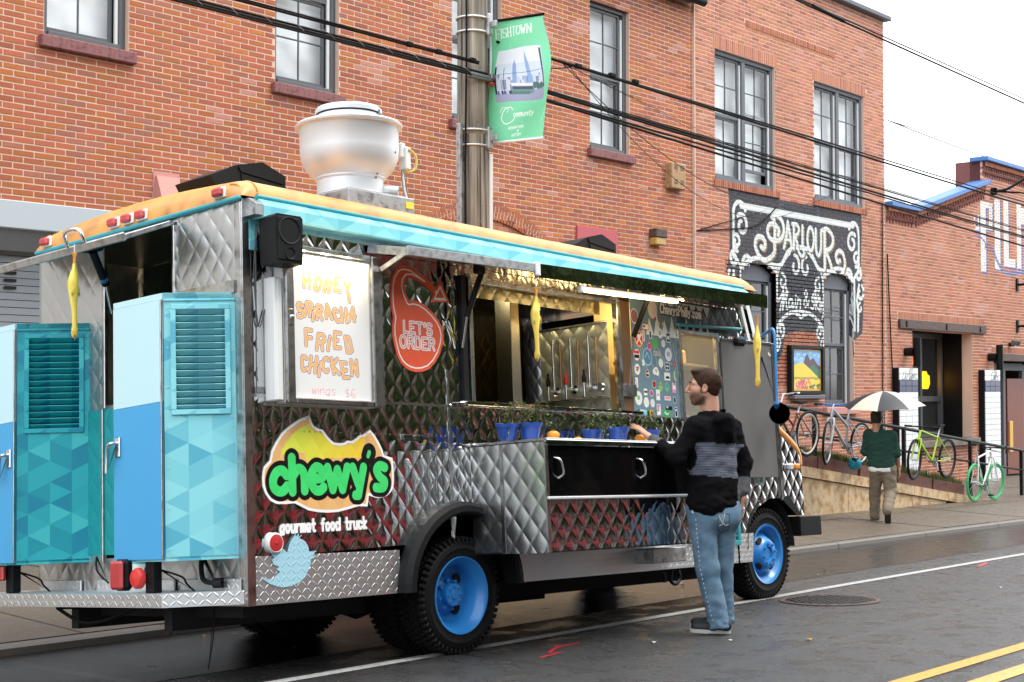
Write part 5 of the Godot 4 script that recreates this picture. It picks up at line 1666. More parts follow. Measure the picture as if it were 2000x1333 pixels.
	for e in [[6.50,-6.05,0.352,true,true,0.0],[10.232,-6.12,0.36,false,false,0.0],[6.49,-7.93,0.352,true,true,PI],[10.22,-7.93,0.36,false,false,PI]]:
		var g := gb * Basis(Vector3.UP,e[5])
		wheel(o,inv * Transform3D(g,V(e[0],road_y(e[0],e[1]) + e[2] + 0.004,e[1])),e[2],e[3],e[4])
	b = B.new()
	var w0 := inv * V(6.5,-0.05,-6.2); var w1 := inv * V(6.49,-0.12,-7.8)
	b.tube([w0,w1],0.06,10); b.tube([inv * V(10.23,-0.13,-6.3),inv * V(10.22,-0.2,-7.7)],0.05,10)
	b.xf = inv * Transform3D(Basis(),V(6.5,-0.1,-7.0)); b.lathe([Vector2(0,-0.17),Vector2(0.12,-0.12),Vector2(0.16,0),Vector2(0.12,0.12),Vector2(0,0.17)],16); b.xf = Transform3D.IDENTITY
	put("axle", b, M.room_dark, o)
	b = B.new()
	for zz in [-0.55,-1.45]: b.box(V(2.7,-0.06,zz),V(5.6,0.14,0.07))
	b.box(V(0.3,-0.03,-0.9),V(0.5,0.07,1.6)); b.box(V(3.0,-0.08,-1.0),V(0.8,0.2,0.5))
	put("chassis", b, M.room_dark, o)
	b = B.new(); b.tube(Ink3.smooth3([V(-0.25, 0.0, -1.4), V(-0.22, -0.08, -1.2), V(-0.2, -0.07, -1.0), V(-0.2, -0.0, -0.7)]), 0.01, 6); put("brake_hose", b, M.cable, o); b = B.new(); b.tube(Ink3.smooth3([V(-0.1, 0.0, -0.15), V(-0.1, -0.15, -0.16), V(-0.12, -0.32, -0.18)]), 0.004, 5); put("hanging_wire", b, M.cable, o)
func panel_rear(o: Node3D) -> void:
	var bx := Transform3D(Basis(V(0,0,1),V(0,1,0),V(-1,0,0)),Vector3.ZERO)
	var b := B.new(); b.xf = bx
	b.poly(P2([-0.59, 0.0, -0.03, 0.0, -0.03, 2.205, -0.59, 2.205]), 0.0); put("rear_panel", b, M.quilt_dull, o)
	b = B.new(); b.xf = bx
	b.poly(P2([-2.0, 0.0, -1.28, 0.0, -1.28, 2.205, -2.0, 2.205]), 0.0); put("rear_panel", b, M.quilt_dull, o)
	b = B.new(); b.xf = bx
	b.poly(P2([-1.28, 0.0, -0.59, 0.0, -0.59, 0.27, -1.28, 0.27]), 0.0); put("rear_panel", b, M.quilt_dull, o)
	b = B.new(); b.xf = bx; b.poly(P2([-1.28, 2.15, -0.59, 2.15, -0.59, 2.205, -1.28, 2.205]), 0.0); put("rear_panel", b, M.quilt_dull, o)
	b = B.new(); b.xf = bx
	b.poly(P2([-1.46, 0.29, -0.98, 0.29, -0.98, 1.15, -1.46, 1.15]), 0.006); put("teal_rear_panel", b, mat("teal_quilt", Color(0.02, 0.36, 0.38), 0.3, 0.4, {"normal_enabled": true, "normal_texture": T.quilt, "uv1_scale": V(1 / QA, 1 / QB, 1)}), o)
	b = B.new(); b.box(V(-0.012, 0.7, -1.30), V(0.014, 0.9, 0.02), 0.003); put("piano_hinge", b, M.brushed, o)
	b = B.new()
	b.box(V(-0.004, 1.65, -0.588), V(0.03, 1.0, 0.02), 0.004); put("opening_frame", b, M.brushed, o)
	b = B.new(); b.box(V(-0.004, 1.65, -1.28), V(0.03, 1.0, 0.03), 0.004); put("opening_frame", b, M.brushed, o)
	b = B.new()
	b.box(V(-0.01, 1.72, -0.3), V(0.012, 0.07, 0.5)); put("rear_strip", b, M.brushed, o)
	b = B.new(); b.xf = Transform3D(bx.basis,V(0.75,0,0))
	b.poly(P2([-1.95,0.1,-0.03,0.1,-0.03,2.18,-1.95,2.18]),0.0)
	put("inner_wall", b, mat("quilt_gold", Color(0.24, 0.22, 0.15), 0.38, 1.0, {"normal_enabled": true, "normal_texture": T.quilt, "normal_scale": 1.2, "uv1_scale": V(1 / QA, 1 / QB, 1)}), o)
	b = B.new(); b.box(V(0.72, 1.5, -1.02), V(0.05, 1.3, 0.06), 0.006); b.box(V(0.69, 1.95, -1.02), V(0.06, 0.25, 0.09), 0.01); put("inner_bracket", b, M.black_metal, o)
	b = B.new(); b.box(V(0.36, 1.15, -0.95), V(0.7, 0.04, 1.9)); put("inner_shelf", b, M.kitchen_steel, o)
	b = B.new()
	b.xf = Transform3D(Basis(Vector3.BACK,-0.0),Vector3.ZERO)
	b.bar(V(-0.02,2.165,-1.24),V(-0.46,1.975,-1.24),1.30,0.03,V(0,1,0)) if false else null
	var hb := Basis(V(-0.93,-0.36,0).normalized(),V(-0.36,0.93,0).normalized(),V(0,0,-1))
	b.xf = Transform3D(hb,V(-0.18,2.10,-1.27)); b.box(Vector3.ZERO,V(0.36,0.03,1.38),0.005)
	b.xf = Transform3D(hb,V(-0.355,2.035,-1.27)); b.box(Vector3.ZERO,V(0.03,0.05,1.40),0.006)
	put("rear_hatch", b, M.brushed, o)
	b = B.new(); b.tube(Ink3.smooth3([V(-0.37, 2.06, -0.93), V(-0.4, 2.13, -0.95), V(-0.4, 2.13, -1.08), V(-0.37, 2.06, -1.1)]), 0.012, 8); put("hatch_handle", b, M.chrome, o)
	b = B.new(); b.tube([V(-0.3, 2.02, -0.96), V(-0.13, 1.86, -1.08)], 0.024, 10); b.box(V(-0.3, 2.03, -0.96), V(0.07, 0.03, 0.14), 0.01); put("gas_strut", b, M.plastic_black, o)
	b = B.new(); b.tube([V(-0.13, 1.86, -1.08), V(-0.01, 1.717, -1.2)], 0.01, 8); put("strut_rod", b, M.chrome, o)
	b = B.new(); b.tube([V(-0.165, 1.893, -1.053), V(-0.15, 1.88, -1.065)], 0.0255, 10); put("strut_band", b, mat("band_blue", Color(0.03, 0.2, 0.45), 0.4), o)
	for k in 2:
		var c := Node3D.new(); c.name = nm("rear_cupboard", o); o.add_child(c, true)
		var e0: Vector2 = [Vector2(0.0,-0.066),Vector2(0.0,-1.452)][k]
		var e1: Vector2 = [Vector2(-0.295,-0.301),Vector2(-0.33,-1.705)][k]
		var zl: float = [-0.745,-2.0][k]
		var y0 := 0.264; var y1 := 1.686
		var up := Transform3D(Basis(V(1,0,0),V(0,0,1),V(0,-1,0)),V(0,0,0))
		b = B.new(); b.xf = up
		var far: Vector2 = Vector2(0.0,zl - 0.0 if k == 1 else zl - 0.235)
		var plan := PackedVector2Array([e0,e1,Vector2(e1.x,zl),far])
		b.prism(plan, -y1 - 0.002, -y1 + 0.03); put("lid", b, M.teal_pale if k == 0 else M.teal_deep, c)
		b = B.new(); b.xf = up; b.prism(plan,-y0 - 0.01,-y0 + 0.012)
		put("bottom", b, M.teal_pale if k == 0 else M.teal_deep, c)
		b = B.new()
		b.quad(V(e1.x, y0, zl), V(far.x, y0, far.y), V(far.x, y1, far.y), V(e1.x, y1, zl)); put("far_side", b, M.teal_deep, c)
		var L := e0.distance_to(e1)
		var dir := (e0 - e1).normalized()
		var sx := Transform3D(Basis(V(dir.x,0,dir.y),V(0,1,0),V(-dir.y,0,dir.x)),V(e1.x,0,e1.y))
		var mm: Material = M.teal_pale if k == 0 else M.teal_deep
		b = B.new(); b.xf = sx
		var lx0 := L * 0.15; var lx1 := L * 0.88; var ly0 := 1.045; var ly1 := 1.605
		for q in [[0.0,y0,L,ly0],[0.0,ly1,L,y1],[0.0,ly0,lx0,ly1],[lx1,ly0,L,ly1]]:
			b.poly(P2([q[0],q[1],q[2],q[1],q[2],q[3],q[0],q[3]]),0.0)
			for i in range(b.u.size() - 4,b.u.size()): b.u[i] += Vector2(k * 0.31,k * 0.17)
		put("side_sheet", b, mm, c)
		b = B.new(); b.xf = sx
		b.box(V(L / 2, 1.648, 0.004), V(L, 0.008, 0.01)); put("top_flange", b, mm, c)
		b = B.new(); b.xf = sx
		var fw := 0.028
		b.box(V((lx0 + lx1) / 2,ly1 + fw / 2 - 0.008,0.006),V(lx1 - lx0 + 2 * fw - 0.02,fw,0.01),0.002); b.box(V((lx0 + lx1) / 2,ly0 - fw / 2 + 0.008,0.006),V(lx1 - lx0 + 2 * fw - 0.02,fw,0.01),0.002)
		b.box(V(lx0 - fw / 2 + 0.008,(ly0 + ly1) / 2,0.006),V(fw,ly1 - ly0 - 0.018,0.01),0.002); b.box(V(lx1 + fw / 2 - 0.008,(ly0 + ly1) / 2,0.006),V(fw,ly1 - ly0 - 0.018,0.01),0.002)
		put("louvre_frame", b, mm, c)
		for i in 15:
			var yy := ly0 + (i + 0.5) * (ly1 - ly0) / 15
			b = B.new(); b.xf = sx * Transform3D(Basis(Vector3.RIGHT,0.85),V((lx0 + lx1) / 2,yy,-0.008))
			b.box(Vector3.ZERO, V(lx1 - lx0, 0.04, 0.005), 0.001); put("louvre_slat", b, M.teal_pale if k == 0 else M.teal_deep, c)
		b = B.new(); b.xf = sx; b.quad(V(lx0, ly0, -0.05), V(lx1, ly0, -0.05), V(lx1, ly1, -0.05), V(lx0, ly1, -0.05)); put("dark_inside", b, M.room_dark, c)
		b = B.new(); b.xf = sx
		for i in 7:
			for e in [0.02,L - 0.02]: b.box(V(e,y0 + 0.05 + i * 0.215,0.002),V(0.008,0.008,0.004))
		put("rivets", b, mm, c)
		var dx := Transform3D(Basis(V(0,0,1),V(0,1,0),V(-1,0,0)),V(e1.x,0,0))
		var zr := e1.y - 0.006
		b = B.new(); b.xf = dx; b.prism(P2([zl, 1.09, zr, 1.10, zr, 1.65, zl, 1.65]), 0.0, 0.014); put("door_upper", b, M.door_light, c)
		b = B.new(); b.xf = dx; b.prism(P2([zl, y0, zr, y0, zr, 1.098, zl, 1.088]), 0.0, 0.014); put("door_lower", b, M.door_blue, c)
		b = B.new(); b.xf = dx; b.prism(P2([zl, 1.652, zr, 1.652, zr, 1.686, zl, 1.686]), 0.0, 0.012); put("door_head", b, M.door_light, c)
		b = B.new(); b.tube([V(e1.x - 0.016, y0, zr + 0.004), V(e1.x - 0.016, 1.65, zr + 0.004)], 0.006, 6); put("hinge", b, M.brushed, c)
		var hz: float = zl + 0.045 if k == 0 else -1.76
		var hn := Node3D.new(); hn.name = "door_handle"; hn.position = V(e1.x - 0.014, 0.86, hz); c.add_child(hn)
		b = B.new(); b.box(V(-0.006, 0.02, 0), V(0.012, 0.11, 0.045), 0.004); put("plate", b, M.chrome, hn)
		b = B.new(); b.tube(Ink3.smooth3([V(-0.01, 0.04, 0), V(-0.04, 0.04, 0), V(-0.045, 0.03, -0.03), V(-0.04, -0.02, -0.05), V(-0.04, -0.12, -0.055)]), 0.011, 8); put("lever", b, M.chrome, hn)
	var upb := Transform3D(Basis(V(1,0,0),V(0,0,1),V(0,-1,0)),Vector3.ZERO)
	b = B.new(); b.xf = upb
	b.prism(P2([0.0,0.0,-0.02,-0.0,-0.33,-0.29,-0.33,-2.15,0.0,-2.15]),-0.085,-0.012)
	put("rear_step", b, M.tread_plate, o)
	b = B.new(); b.box(V(-0.012, 0.115, -0.28), V(0.012, 0.06, 0.5), 0.002); b.box(V(-0.012, 0.115, -0.98), V(0.012, 0.06, 0.75), 0.002); b.box(V(-0.012, 0.115, -1.72), V(0.012, 0.06, 0.4), 0.002); put("kick_plate", b, M.tread_plate, o)
	for k in 2:
		var lz: float = [-0.5,-1.9][k]
		var tl := Node3D.new(); tl.name = nm("tail_light", o); tl.position = V(-0.25, 0.085, lz); o.add_child(tl, true)
		b = B.new(); b.box(V(0, 0.1, 0.03), V(0.06, 0.2, 0.075), 0.006); put("post", b, M.black_metal, tl)
		b = B.new(); b.box(V(-0.06, 0.1, -0.16), V(0.06, 0.17, 0.12), 0.02); put("housing", b, M.plastic_black, tl)
		b = B.new(); b.box(V(-0.10, 0.1, -0.16), V(0.03, 0.155, 0.11), 0.014); put("square_lens", b, M.lens_red, tl)
		b = B.new()
		if k == 0:
			b.xf = Transform3D(Basis(V(0,0,1),V(-1,0,0),V(0,-1,0)),V(-0.045,0.08,-0.045)); b.lathe([Vector2(0.056,-0.01),Vector2(0.056,0.01),Vector2(0.045,0.024),Vector2(0.0,0.03)],24)
		else:
			b.box(V(-0.05,0.12,-0.02),V(0.03,0.09,0.07),0.008)
		put("round_lens" if k == 0 else "small_lens", b, mat("lens_coral", Color(0.75, 0.05, 0.04), 0.4) if k == 0 else M.lens_red, tl)
		b = B.new(); b.tube(Ink3.smooth3([V(0.02, 0.12, 0.07), V(0.1, 0.08, 0.14), V(0.12, 0.04, 0.16), V(0.14, 0.0, 0.2)]), 0.006, 6); put("wire", b, M.cable, tl)
	b = B.new(); b.box(V(-0.012, 0.2, -0.93), V(0.008, 0.15, 0.3), 0.002); put("number_plate", b, M.white_paint, o)
	var ik := Ink.new(150,75,500.0,Color(0.85,0.87,0.87))
	ik.rect(0, 0, 0.3, 0.04, Color(0.25, 0.6, 0.65)); ik.text("PENNSYLVANIA", Vector2(0.06, 0.012), 0.018, 0.004, Color(0.9, 0.93, 0.95), 0.5, 0.15); ik.text("01", Vector2(0.2, 0.06), 0.06, 0.012, Color(0.08, 0.08, 0.12))
	b = B.new(); b.quad(V(-0.0175, 0.125, -1.08), V(-0.0175, 0.125, -0.78), V(-0.0175, 0.275, -0.78), V(-0.0175, 0.275, -1.08), [Vector2(0, 1), Vector2(1, 1), Vector2(1, 0), Vector2(0, 0)]); put("plate_print", b, mat("plate_ink", Color(1, 1, 1), 0.4, 0, {"albedo_texture": ik.tex()}), o)
	b = B.new(); b.tube(Ink3.smooth3([V(-0.03, 0.28, -0.34), V(-0.05, 0.2, -0.32), V(-0.07, 0.14, -0.27), V(-0.05, 0.125, -0.2)]), 0.014, 8); b.tube([V(-0.05, 0.125, -0.21), V(-0.03, 0.125, -0.16)], 0.028, 10); put("trailer_cable", b, M.plastic_black, o)
	b = B.new(); b.tube(Ink3.smooth3([V(-0.02, 0.28, -1.35), V(-0.05, 0.2, -1.3), V(-0.04, 0.13, -1.2)]), 0.006, 6); put("loose_wire", b, M.plastic_black, o)
func roof_fan(o: Node3D) -> void:
	var f := Node3D.new(); f.name = "exhaust_fan"; f.transform = Transform3D(Basis(Vector3.BACK, 0.025) * Basis(Vector3.RIGHT, 0.03), V(1.29, 2.32, -0.49)); o.add_child(f)
	var b := B.new(); b.box(V(0, 0.07, 0), V(0.58, 0.16, 0.58), 0.008); b.box(V(0, 0.155, 0), V(0.5, 0.02, 0.5), 0.004); put("curb", b, M.galv, f)
	b = B.new()
	b.lathe([Vector2(0.235,0.15),Vector2(0.235,0.17),Vector2(0.212,0.18),Vector2(0.212,0.265),Vector2(0.225,0.275),Vector2(0.225,0.285),Vector2(0.245,0.30),Vector2(0.285,0.345),Vector2(0.308,0.40),Vector2(0.316,0.46),Vector2(0.318,0.60),Vector2(0.322,0.605),Vector2(0.342,0.61),Vector2(0.345,0.622),Vector2(0.335,0.632),Vector2(0.31,0.625),Vector2(0.25,0.60)],56)
	put("bowl", b, M.alum, f)
	b = B.new()
	b.lathe([Vector2(0.205,0.58),Vector2(0.205,0.70),Vector2(0.213,0.70),Vector2(0.215,0.725),Vector2(0.20,0.74),Vector2(0.1,0.755),Vector2(0,0.758)],48)
	put("motor_cap", b, M.alum, f)
	b = B.new(); b.lathe([Vector2(0.207, 0.69), Vector2(0.209, 0.698)], 48); put("cap_seal", b, M.black_rubber, f)
	b = B.new(); b.tube([V(0.14, 0.21, 0.16), V(0.2, 0.2, 0.235)], 0.027, 12, -1, false); put("drain_pipe", b, M.alum, f)
	b = B.new(); b.box(V(0.315, 0.49, 0.13), V(0.05, 0.1, 0.09), 0.008); b.box(V(0.345, 0.44, 0.155), V(0.05, 0.15, 0.07), 0.006); put("switch_box", b, M.white_paint, f)
	b = B.new(); b.tube(Ink3.smooth3([V(0.345, 0.5, 0.19), V(0.4, 0.46, 0.2), V(0.4, 0.38, 0.2), V(0.36, 0.35, 0.18), V(0.335, 0.36, 0.16)]), 0.008, 7); put("yellow_cord", b, mat("cord_yellow", Color(0.62, 0.52, 0.12), 0.5), f)
	b = B.new(); b.tube(Ink3.smooth3([V(0.325, 0.36, 0.15), V(0.315, 0.25, 0.17), V(0.32, 0.12, 0.2), V(0.34, 0.0, 0.22)]), 0.011, 8); put("conduit", b, M.galv, f)
	b = B.new()
	var ca := [0.9,1.25]
	b.box(V(0.075,0.685,0.2),V(0.02,0.06,0.012),0.003); b.box(V(0.02,0.29,0.228),V(0.016,0.016,0.01),0.004); b.box(V(0.02,0.265,0.215),V(0.014,0.014,0.01),0.004); b.box(V(0.13,0.43,0.285),V(0.012,0.014,0.008),0.002)
	put("clip", b, M.steel_grey, f)
	b = B.new(); b.box(V(0.24, 0.1, 0.292), V(0.07, 0.045, 0.004)); put("sticker", b, mat("sticker_yellow", Color(0.7, 0.62, 0.05), 0.5), f)
	b = B.new()
	for e in [-0.2,-0.12,0.0,0.12]: b.box(V(e,0.09,0.292),V(0.014,0.014,0.006),0.002)
	put("screw", b, M.galv, f)
	b = B.new()
	b.poly(P2([0.05,-0.2,0.16,-0.215,0.24,-0.195,0.31,-0.2,0.34,-0.12,0.28,-0.06,0.12,-0.05,0.04,-0.1]),0.0)
	var pl := put("flashing", b, M.galv, f); pl.transform = Transform3D(Basis(V(1, 0, 0), V(0, 0, -1), V(0, 1, 0)), V(0, 0.018, 0.18))
func menu_board(o: Node3D) -> void:
	var m := Node3D.new(); m.name = "menu_board"; o.add_child(m)
	var x0 := 0.212; var x1 := 0.952; var y0 := 1.075; var y1 := 1.962; var zf := 0.115
	var b := B.new()
	b.box(V((x0 + x1) / 2, (y0 + y1) / 2, 0.045), V(x1 - x0 - 0.01, y1 - y0 - 0.01, 0.08), 0.004); put("case", b, M.white_paint, m)
	b = B.new()
	for e in [[x0 + 0.03,(y0 + y1) / 2,0.06,y1 - y0],[x1 - 0.04,(y0 + y1) / 2,0.08,y1 - y0]]: b.box(V(e[0],e[1],zf - 0.012),V(e[2],e[3],0.03),0.006)
	for e in [y0 + 0.0175,y1 - 0.015]: b.box(V((x0 + x1) / 2 - 0.01,e,zf - 0.014),V(x1 - x0 - 0.15,0.034,0.03),0.006)
	put("frame", b, M.brushed, m)
	b = B.new(); b.box(V(x0 - 0.035, 1.43, 0.045), V(0.06, 0.68, 0.09), 0.006); b.box(V(x0 - 0.035, 1.43, 0.091), V(0.006, 0.66, 0.004)); put("side_channel", b, M.white_paint, m)
	b = B.new(); b.box(V(x0 + 0.028, 1.55, zf + 0.005), V(0.03, 0.09, 0.012), 0.003); b.xf = Transform3D(Basis(Vector3.RIGHT, PI / 2), V(x0 + 0.028, 1.55, zf + 0.01)); b.lathe([Vector2(0.012, 0), Vector2(0.01, 0.012), Vector2(0, 0.014)], 12); put("lock", b, M.chrome, m)
	var k := Ink.new(592,802,1000.0,Color(0.93,0.93,0.93))
	var bx := 0.272; var by := 1.107; var bw := 0.592; var bh := 0.802
	var words := [["Honey", 0.365, 1.80, 0.078, 0.040], ["SRiRAcHA", 0.312, 1.635, 0.073, 0.0245], ["FRiED", 0.37, 1.48, 0.085, 0.044], ["cHicKEN", 0.33, 1.335, 0.083, 0.030]]
	for pas in 3:
		var col: Color = [Color(0.16,0.1,0.14),Color(0.98,0.87,0.85),Color(0.97,0.72,0.40)][pas]
		var wd: float = [0.0270,0.0215,0.0125][pas]
		for w in words:
			var x: float = w[1] - bx
			var n := 0
			for ch in (w[0] as String):
				var hh: float = w[3]
				var ink: Array = Ink.GLYPH.get(ch.to_upper() if ch != "i" else "i", [])
				var sq := 0.58
				var yo: float = bh - (w[2] - by) + 0.012 * sin(n * 2.1 + w[1] * 30)
				if ch == "n" or ch == "o" or ch == "c": hh *= 0.9
				var wide := 0.0
				for st in ink:
					var pts := []
					for q in st:
						wide = maxf(wide,q.x)
						pts.append(Vector2(x + q.x * hh * sq + 0.01 * sin(n + q.y * 3.0), yo + q.y * hh + (hh * 0.45 if ch == "y" and q.y > 0.6 else 0.0)))
					if pas < 2 and pts.size() > 0: pass
					k.line(pts,wd,col)
				x += wide * sq * hh + w[4]
				n += 1
	for e in [["wings", 0.41, 1.185], ["$6", 0.66, 1.175]]: k.text(e[0], Vector2(e[1] - bx, bh - (e[2] - by)), 0.05, 0.0035, Color(0.92, 0.6, 0.6), 0.7, 0.3)
	b = B.new(); b.quad(V(bx,by,0.09),V(bx + bw,by,0.09),V(bx + bw,by + bh,0.09),V(bx,by + bh,0.09),[Vector2(0,1),Vector2(1,1),Vector2(1,0),Vector2(0,0)])
	put("written_sheet", b, mat("board_print", Color(0.9, 0.9, 0.9), 0.3, 0, {"albedo_texture": k.tex()}), m)
	b = B.new(); b.tube([V(bx + 0.02, 1.878, 0.115), V(bx + bw - 0.03, 1.878, 0.115)], 0.011, 10); put("lit_tube", b, M.tube_lit, m)
	b = B.new(); b.box(V(bx + bw / 2, 1.903, 0.104), V(bw - 0.02, 0.02, 0.024), 0.003); put("tube_holder", b, M.white_paint, m)
	for e in 3:
		var l := OmniLight3D.new(); l.name = "menu_tube_light"; l.light_color = Color(1, 0.9, 0.72); l.light_energy = 0.011; l.light_size = 0.02; l.omni_range = 6; l.omni_attenuation = 2; l.shadow_enabled = true
		l.position = V(bx + 0.12 + e * 0.17,1.865,0.135); m.add_child(l,true)
func side_prints(o: Node3D) -> void:
	var out := P2([0.461,1.026,0.475,0.99,0.492,0.966,0.52,0.953,0.559,0.946,0.575,0.93,0.596,0.907,0.62,0.888,0.644,0.875,0.685,0.872,0.723,0.876,0.745,0.888,0.784,0.886,0.82,0.905,0.846,0.923,0.87,0.924,0.929,0.955,0.965,0.925,0.999,0.881,1.025,0.84,1.038,0.806,1.106,0.792,1.114,0.72,1.114,0.656,1.105,0.615,1.082,0.588,1.05,0.568,1.007,0.559,0.96,0.558,0.904,0.572,0.892,0.509,0.82,0.512,0.74,0.496,0.66,0.482,0.583,0.48,0.51,0.484,0.44,0.495,0.38,0.52,0.339,0.536,0.27,0.532,0.212,0.534,0.165,0.553,0.133,0.59,0.115,0.63,0.113,0.673,0.118,0.71,0.127,0.735,0.168,0.77,0.18,0.82,0.211,0.868,0.255,0.92,0.314,0.961,0.385,1.0])
	var k := Ink.new(736,400,700.0,Color(0.95,0.95,0.95))
	var X0 := 0.09; var Y1 := 1.04
	var S := func(a: Array) -> Array:
		var r := []
		for i in range(0,a.size(),2): r.append(Vector2(a[i] - X0,Y1 - a[i + 1]))
		return r
	var inner := Geometry2D.offset_polygon(out,-0.015)
	for pg in inner:
		var r := []
		for p in pg: r.append(Vector2(p.x - X0,Y1 - p.y))
		k.fill(r,Color(0.90,0.70,0.46))
	for i in 7:
		var t := i / 6.0
		var cc := Color(0.86,0.88,0.30).lerp(Color(0.98,0.80,0.25),t)
		var xa := lerpf(0.235,0.80,t); var xb := lerpf(0.235,0.80,t + 0.17)
		var top := P2([0.245,0.777,0.252,0.826,0.285,0.87,0.331,0.912,0.39,0.95,0.459,0.979,0.474,0.95,0.492,0.935,0.559,0.925,0.596,0.886,0.644,0.854,0.723,0.855,0.783,0.868,0.846,0.905,0.893,0.917,0.868,0.84,0.851,0.793,0.573,0.787,0.439,0.765,0.42,0.81,0.36,0.82,0.29,0.81,0.255,0.80])
		var sl := Geometry2D.intersect_polygons(top,P2([xa + 0.05,0.7,xb + 0.051,0.7,xb + 0.151,1.05,xa + 0.15,1.05] if i > 0 else [0.1,0.7,xb + 0.051,0.7,xb + 0.151,1.05,0.1,1.05]))
		for pg in sl:
			var r := []
			for p in pg: r.append(Vector2(p.x - X0,Y1 - p.y))
			k.fill(r,cc)
	var strokes := [
		Ink.smooth(S.call([0.285,0.69,0.255,0.715,0.215,0.705,0.19,0.665,0.195,0.625,0.225,0.603,0.26,0.605,0.289,0.63])),
		S.call([0.325,0.785,0.327,0.60]),Ink.smooth(S.call([0.335,0.69,0.372,0.725,0.41,0.70,0.415,0.605])),
		Ink.smooth(S.call([0.475,0.668,0.548,0.678,0.545,0.715,0.505,0.735,0.468,0.70,0.465,0.645,0.495,0.608,0.53,0.605,0.556,0.622])),
		S.call([0.588,0.732,0.625,0.61,0.662,0.72,0.70,0.61,0.74,0.735]),S.call([0.782,0.735,0.822,0.64]),S.call([0.868,0.735,0.822,0.575,0.80,0.575]),
		S.call([0.917,0.822,0.907,0.80]),Ink.smooth(S.call([1.04,0.735,1.00,0.745,0.972,0.72,0.998,0.68,1.036,0.652,1.02,0.618,0.965,0.618]))]
	for st in strokes: k.line(st,0.108,Color(0.03,0.03,0.03))
	for i in strokes.size(): k.line(strokes[i],0.056 if i != 7 else 0.028,Color(0.25,0.83,0.44))
	decal("round_logo", out, 0.004, X0, Y1 - 400.0 / 700.0, 736.0 / 700.0, 400.0 / 700.0, k.tex(), o, 0.55)
	k = Ink.new(640,96,780.0)
	var w := Color(0.95,0.95,0.95)
	var x := 0.012
	for wd in ["gourmet", "food", "truck"]:
		x += k.text(wd,Vector2(x,0.018),0.062,0.0165,w,0.5,0.235) + 0.032
	var b := B.new()
	var ww := 640 / 780.0; var wh := 96 / 780.0
	b.quad(V(0.222,0.335,0.004),V(0.222 + ww,0.345,0.004),V(0.222 + ww,0.345 + wh,0.004),V(0.222,0.335 + wh,0.004),[Vector2(0,1),Vector2(1,1),Vector2(1,0),Vector2(0,0)])
	put("white_lettering", b, mat("white_letters", Color(1, 1, 1), 0.4, 0, {"albedo_texture": k.tex(), "transparency": BaseMaterial3D.TRANSPARENCY_ALPHA_SCISSOR, "alpha_scissor_threshold": 0.45}), o)
	var bird := P2([0.085,0.149,0.13,0.134,0.17,0.134,0.22,0.168,0.195,0.186,0.213,0.195,0.178,0.21,0.162,0.238,0.182,0.244,0.145,0.283,0.134,0.316,0.18,0.312,0.223,0.302,0.252,0.287,0.272,0.269,0.288,0.312,0.308,0.344,0.338,0.373,0.334,0.354,0.362,0.372,0.356,0.354,0.382,0.362,0.362,0.345,0.39,0.334,0.409,0.321,0.426,0.296,0.434,0.268,0.488,0.272,0.452,0.247,0.485,0.239,0.443,0.226,0.44,0.2,0.422,0.165,0.395,0.13,0.36,0.106,0.293,0.087,0.24,0.084,0.20,0.092,0.145,0.11])
	b = B.new(); b.poly(bird,0.0105)
	put("blue_bird", b, mat("bird_blue", Color(0.36, 0.62, 0.74), 0.45, 0, {"normal_enabled": true, "normal_texture": T.tread, "uv1_scale": V(1 / 0.075, 1 / 0.075, 1)}), o)
	b = B.new(); b.xf = Transform3D(Basis(Vector3.RIGHT, PI / 2), V(0.185, 0.324, 0.0)); b.lathe([Vector2(0.056, 0), Vector2(0.056, 0.02), Vector2(0.048, 0.028), Vector2(0.045, 0.024)], 28); put("reflector_ring", b, M.white_paint, o)
	b = B.new(); b.xf = Transform3D(Basis(Vector3.RIGHT, PI / 2), V(0.185, 0.324, 0.0)); b.lathe([Vector2(0.046, 0.0), Vector2(0.046, 0.026), Vector2(0.03, 0.03), Vector2(0.008, 0.03), Vector2(0.006, 0.034), Vector2(0, 0.034)], 28); put("reflector", b, M.lens_red, o)
	b = B.new(); b.box(V(1.25, 0.915, 0.012), V(0.12, 0.04, 0.02), 0.006); b.box(V(1.3, 0.915, 0.028), V(0.05, 0.028, 0.018), 0.006); put("latch", b, M.chrome, o)
	var body := P2([1.252,1.968,1.31,1.965,1.368,1.942,1.45,1.905,1.532,1.857,1.575,1.907,1.653,1.774,1.479,1.763,1.506,1.817,1.43,1.862,1.365,1.885,1.315,1.895,1.279,1.891,1.26,1.87,1.253,1.838,1.265,1.795,1.289,1.753,1.33,1.76,1.375,1.756,1.44,1.733,1.5,1.694,1.545,1.655,1.577,1.61,1.59,1.56,1.578,1.505,1.548,1.44,1.501,1.382,1.445,1.34,1.387,1.322,1.33,1.316,1.278,1.323,1.238,1.338,1.202,1.363,1.168,1.41,1.147,1.478,1.135,1.53,1.135,1.58,1.146,1.642,1.13,1.70,1.126,1.771,1.132,1.84,1.149,1.894,1.185,1.943,1.215,1.96])
	k = Ink.new(550,680,1000.0,Color(0.93,0.37,0.24))
	X0 = 1.115; Y1 = 1.985
	var lw := 0.009
	var ins := Geometry2D.offset_polygon(body,-0.024)
	for pg in ins:
		var r := []
		for p in pg: r.append(Vector2(p.x - X0,Y1 - p.y))
		k.line(r,lw,w,true)
	k.line(S.call([1.535,1.822,1.572,1.868,1.622,1.787,1.512,1.783,1.535,1.822]).map(func(p): return p + Vector2(0.09 - X0,X0 * 0 + 0.0)) if false else [Vector2(1.572 - X0,Y1 - 1.868),Vector2(1.622 - X0,Y1 - 1.787),Vector2(1.512 - X0,Y1 - 1.783)],lw,w,true)
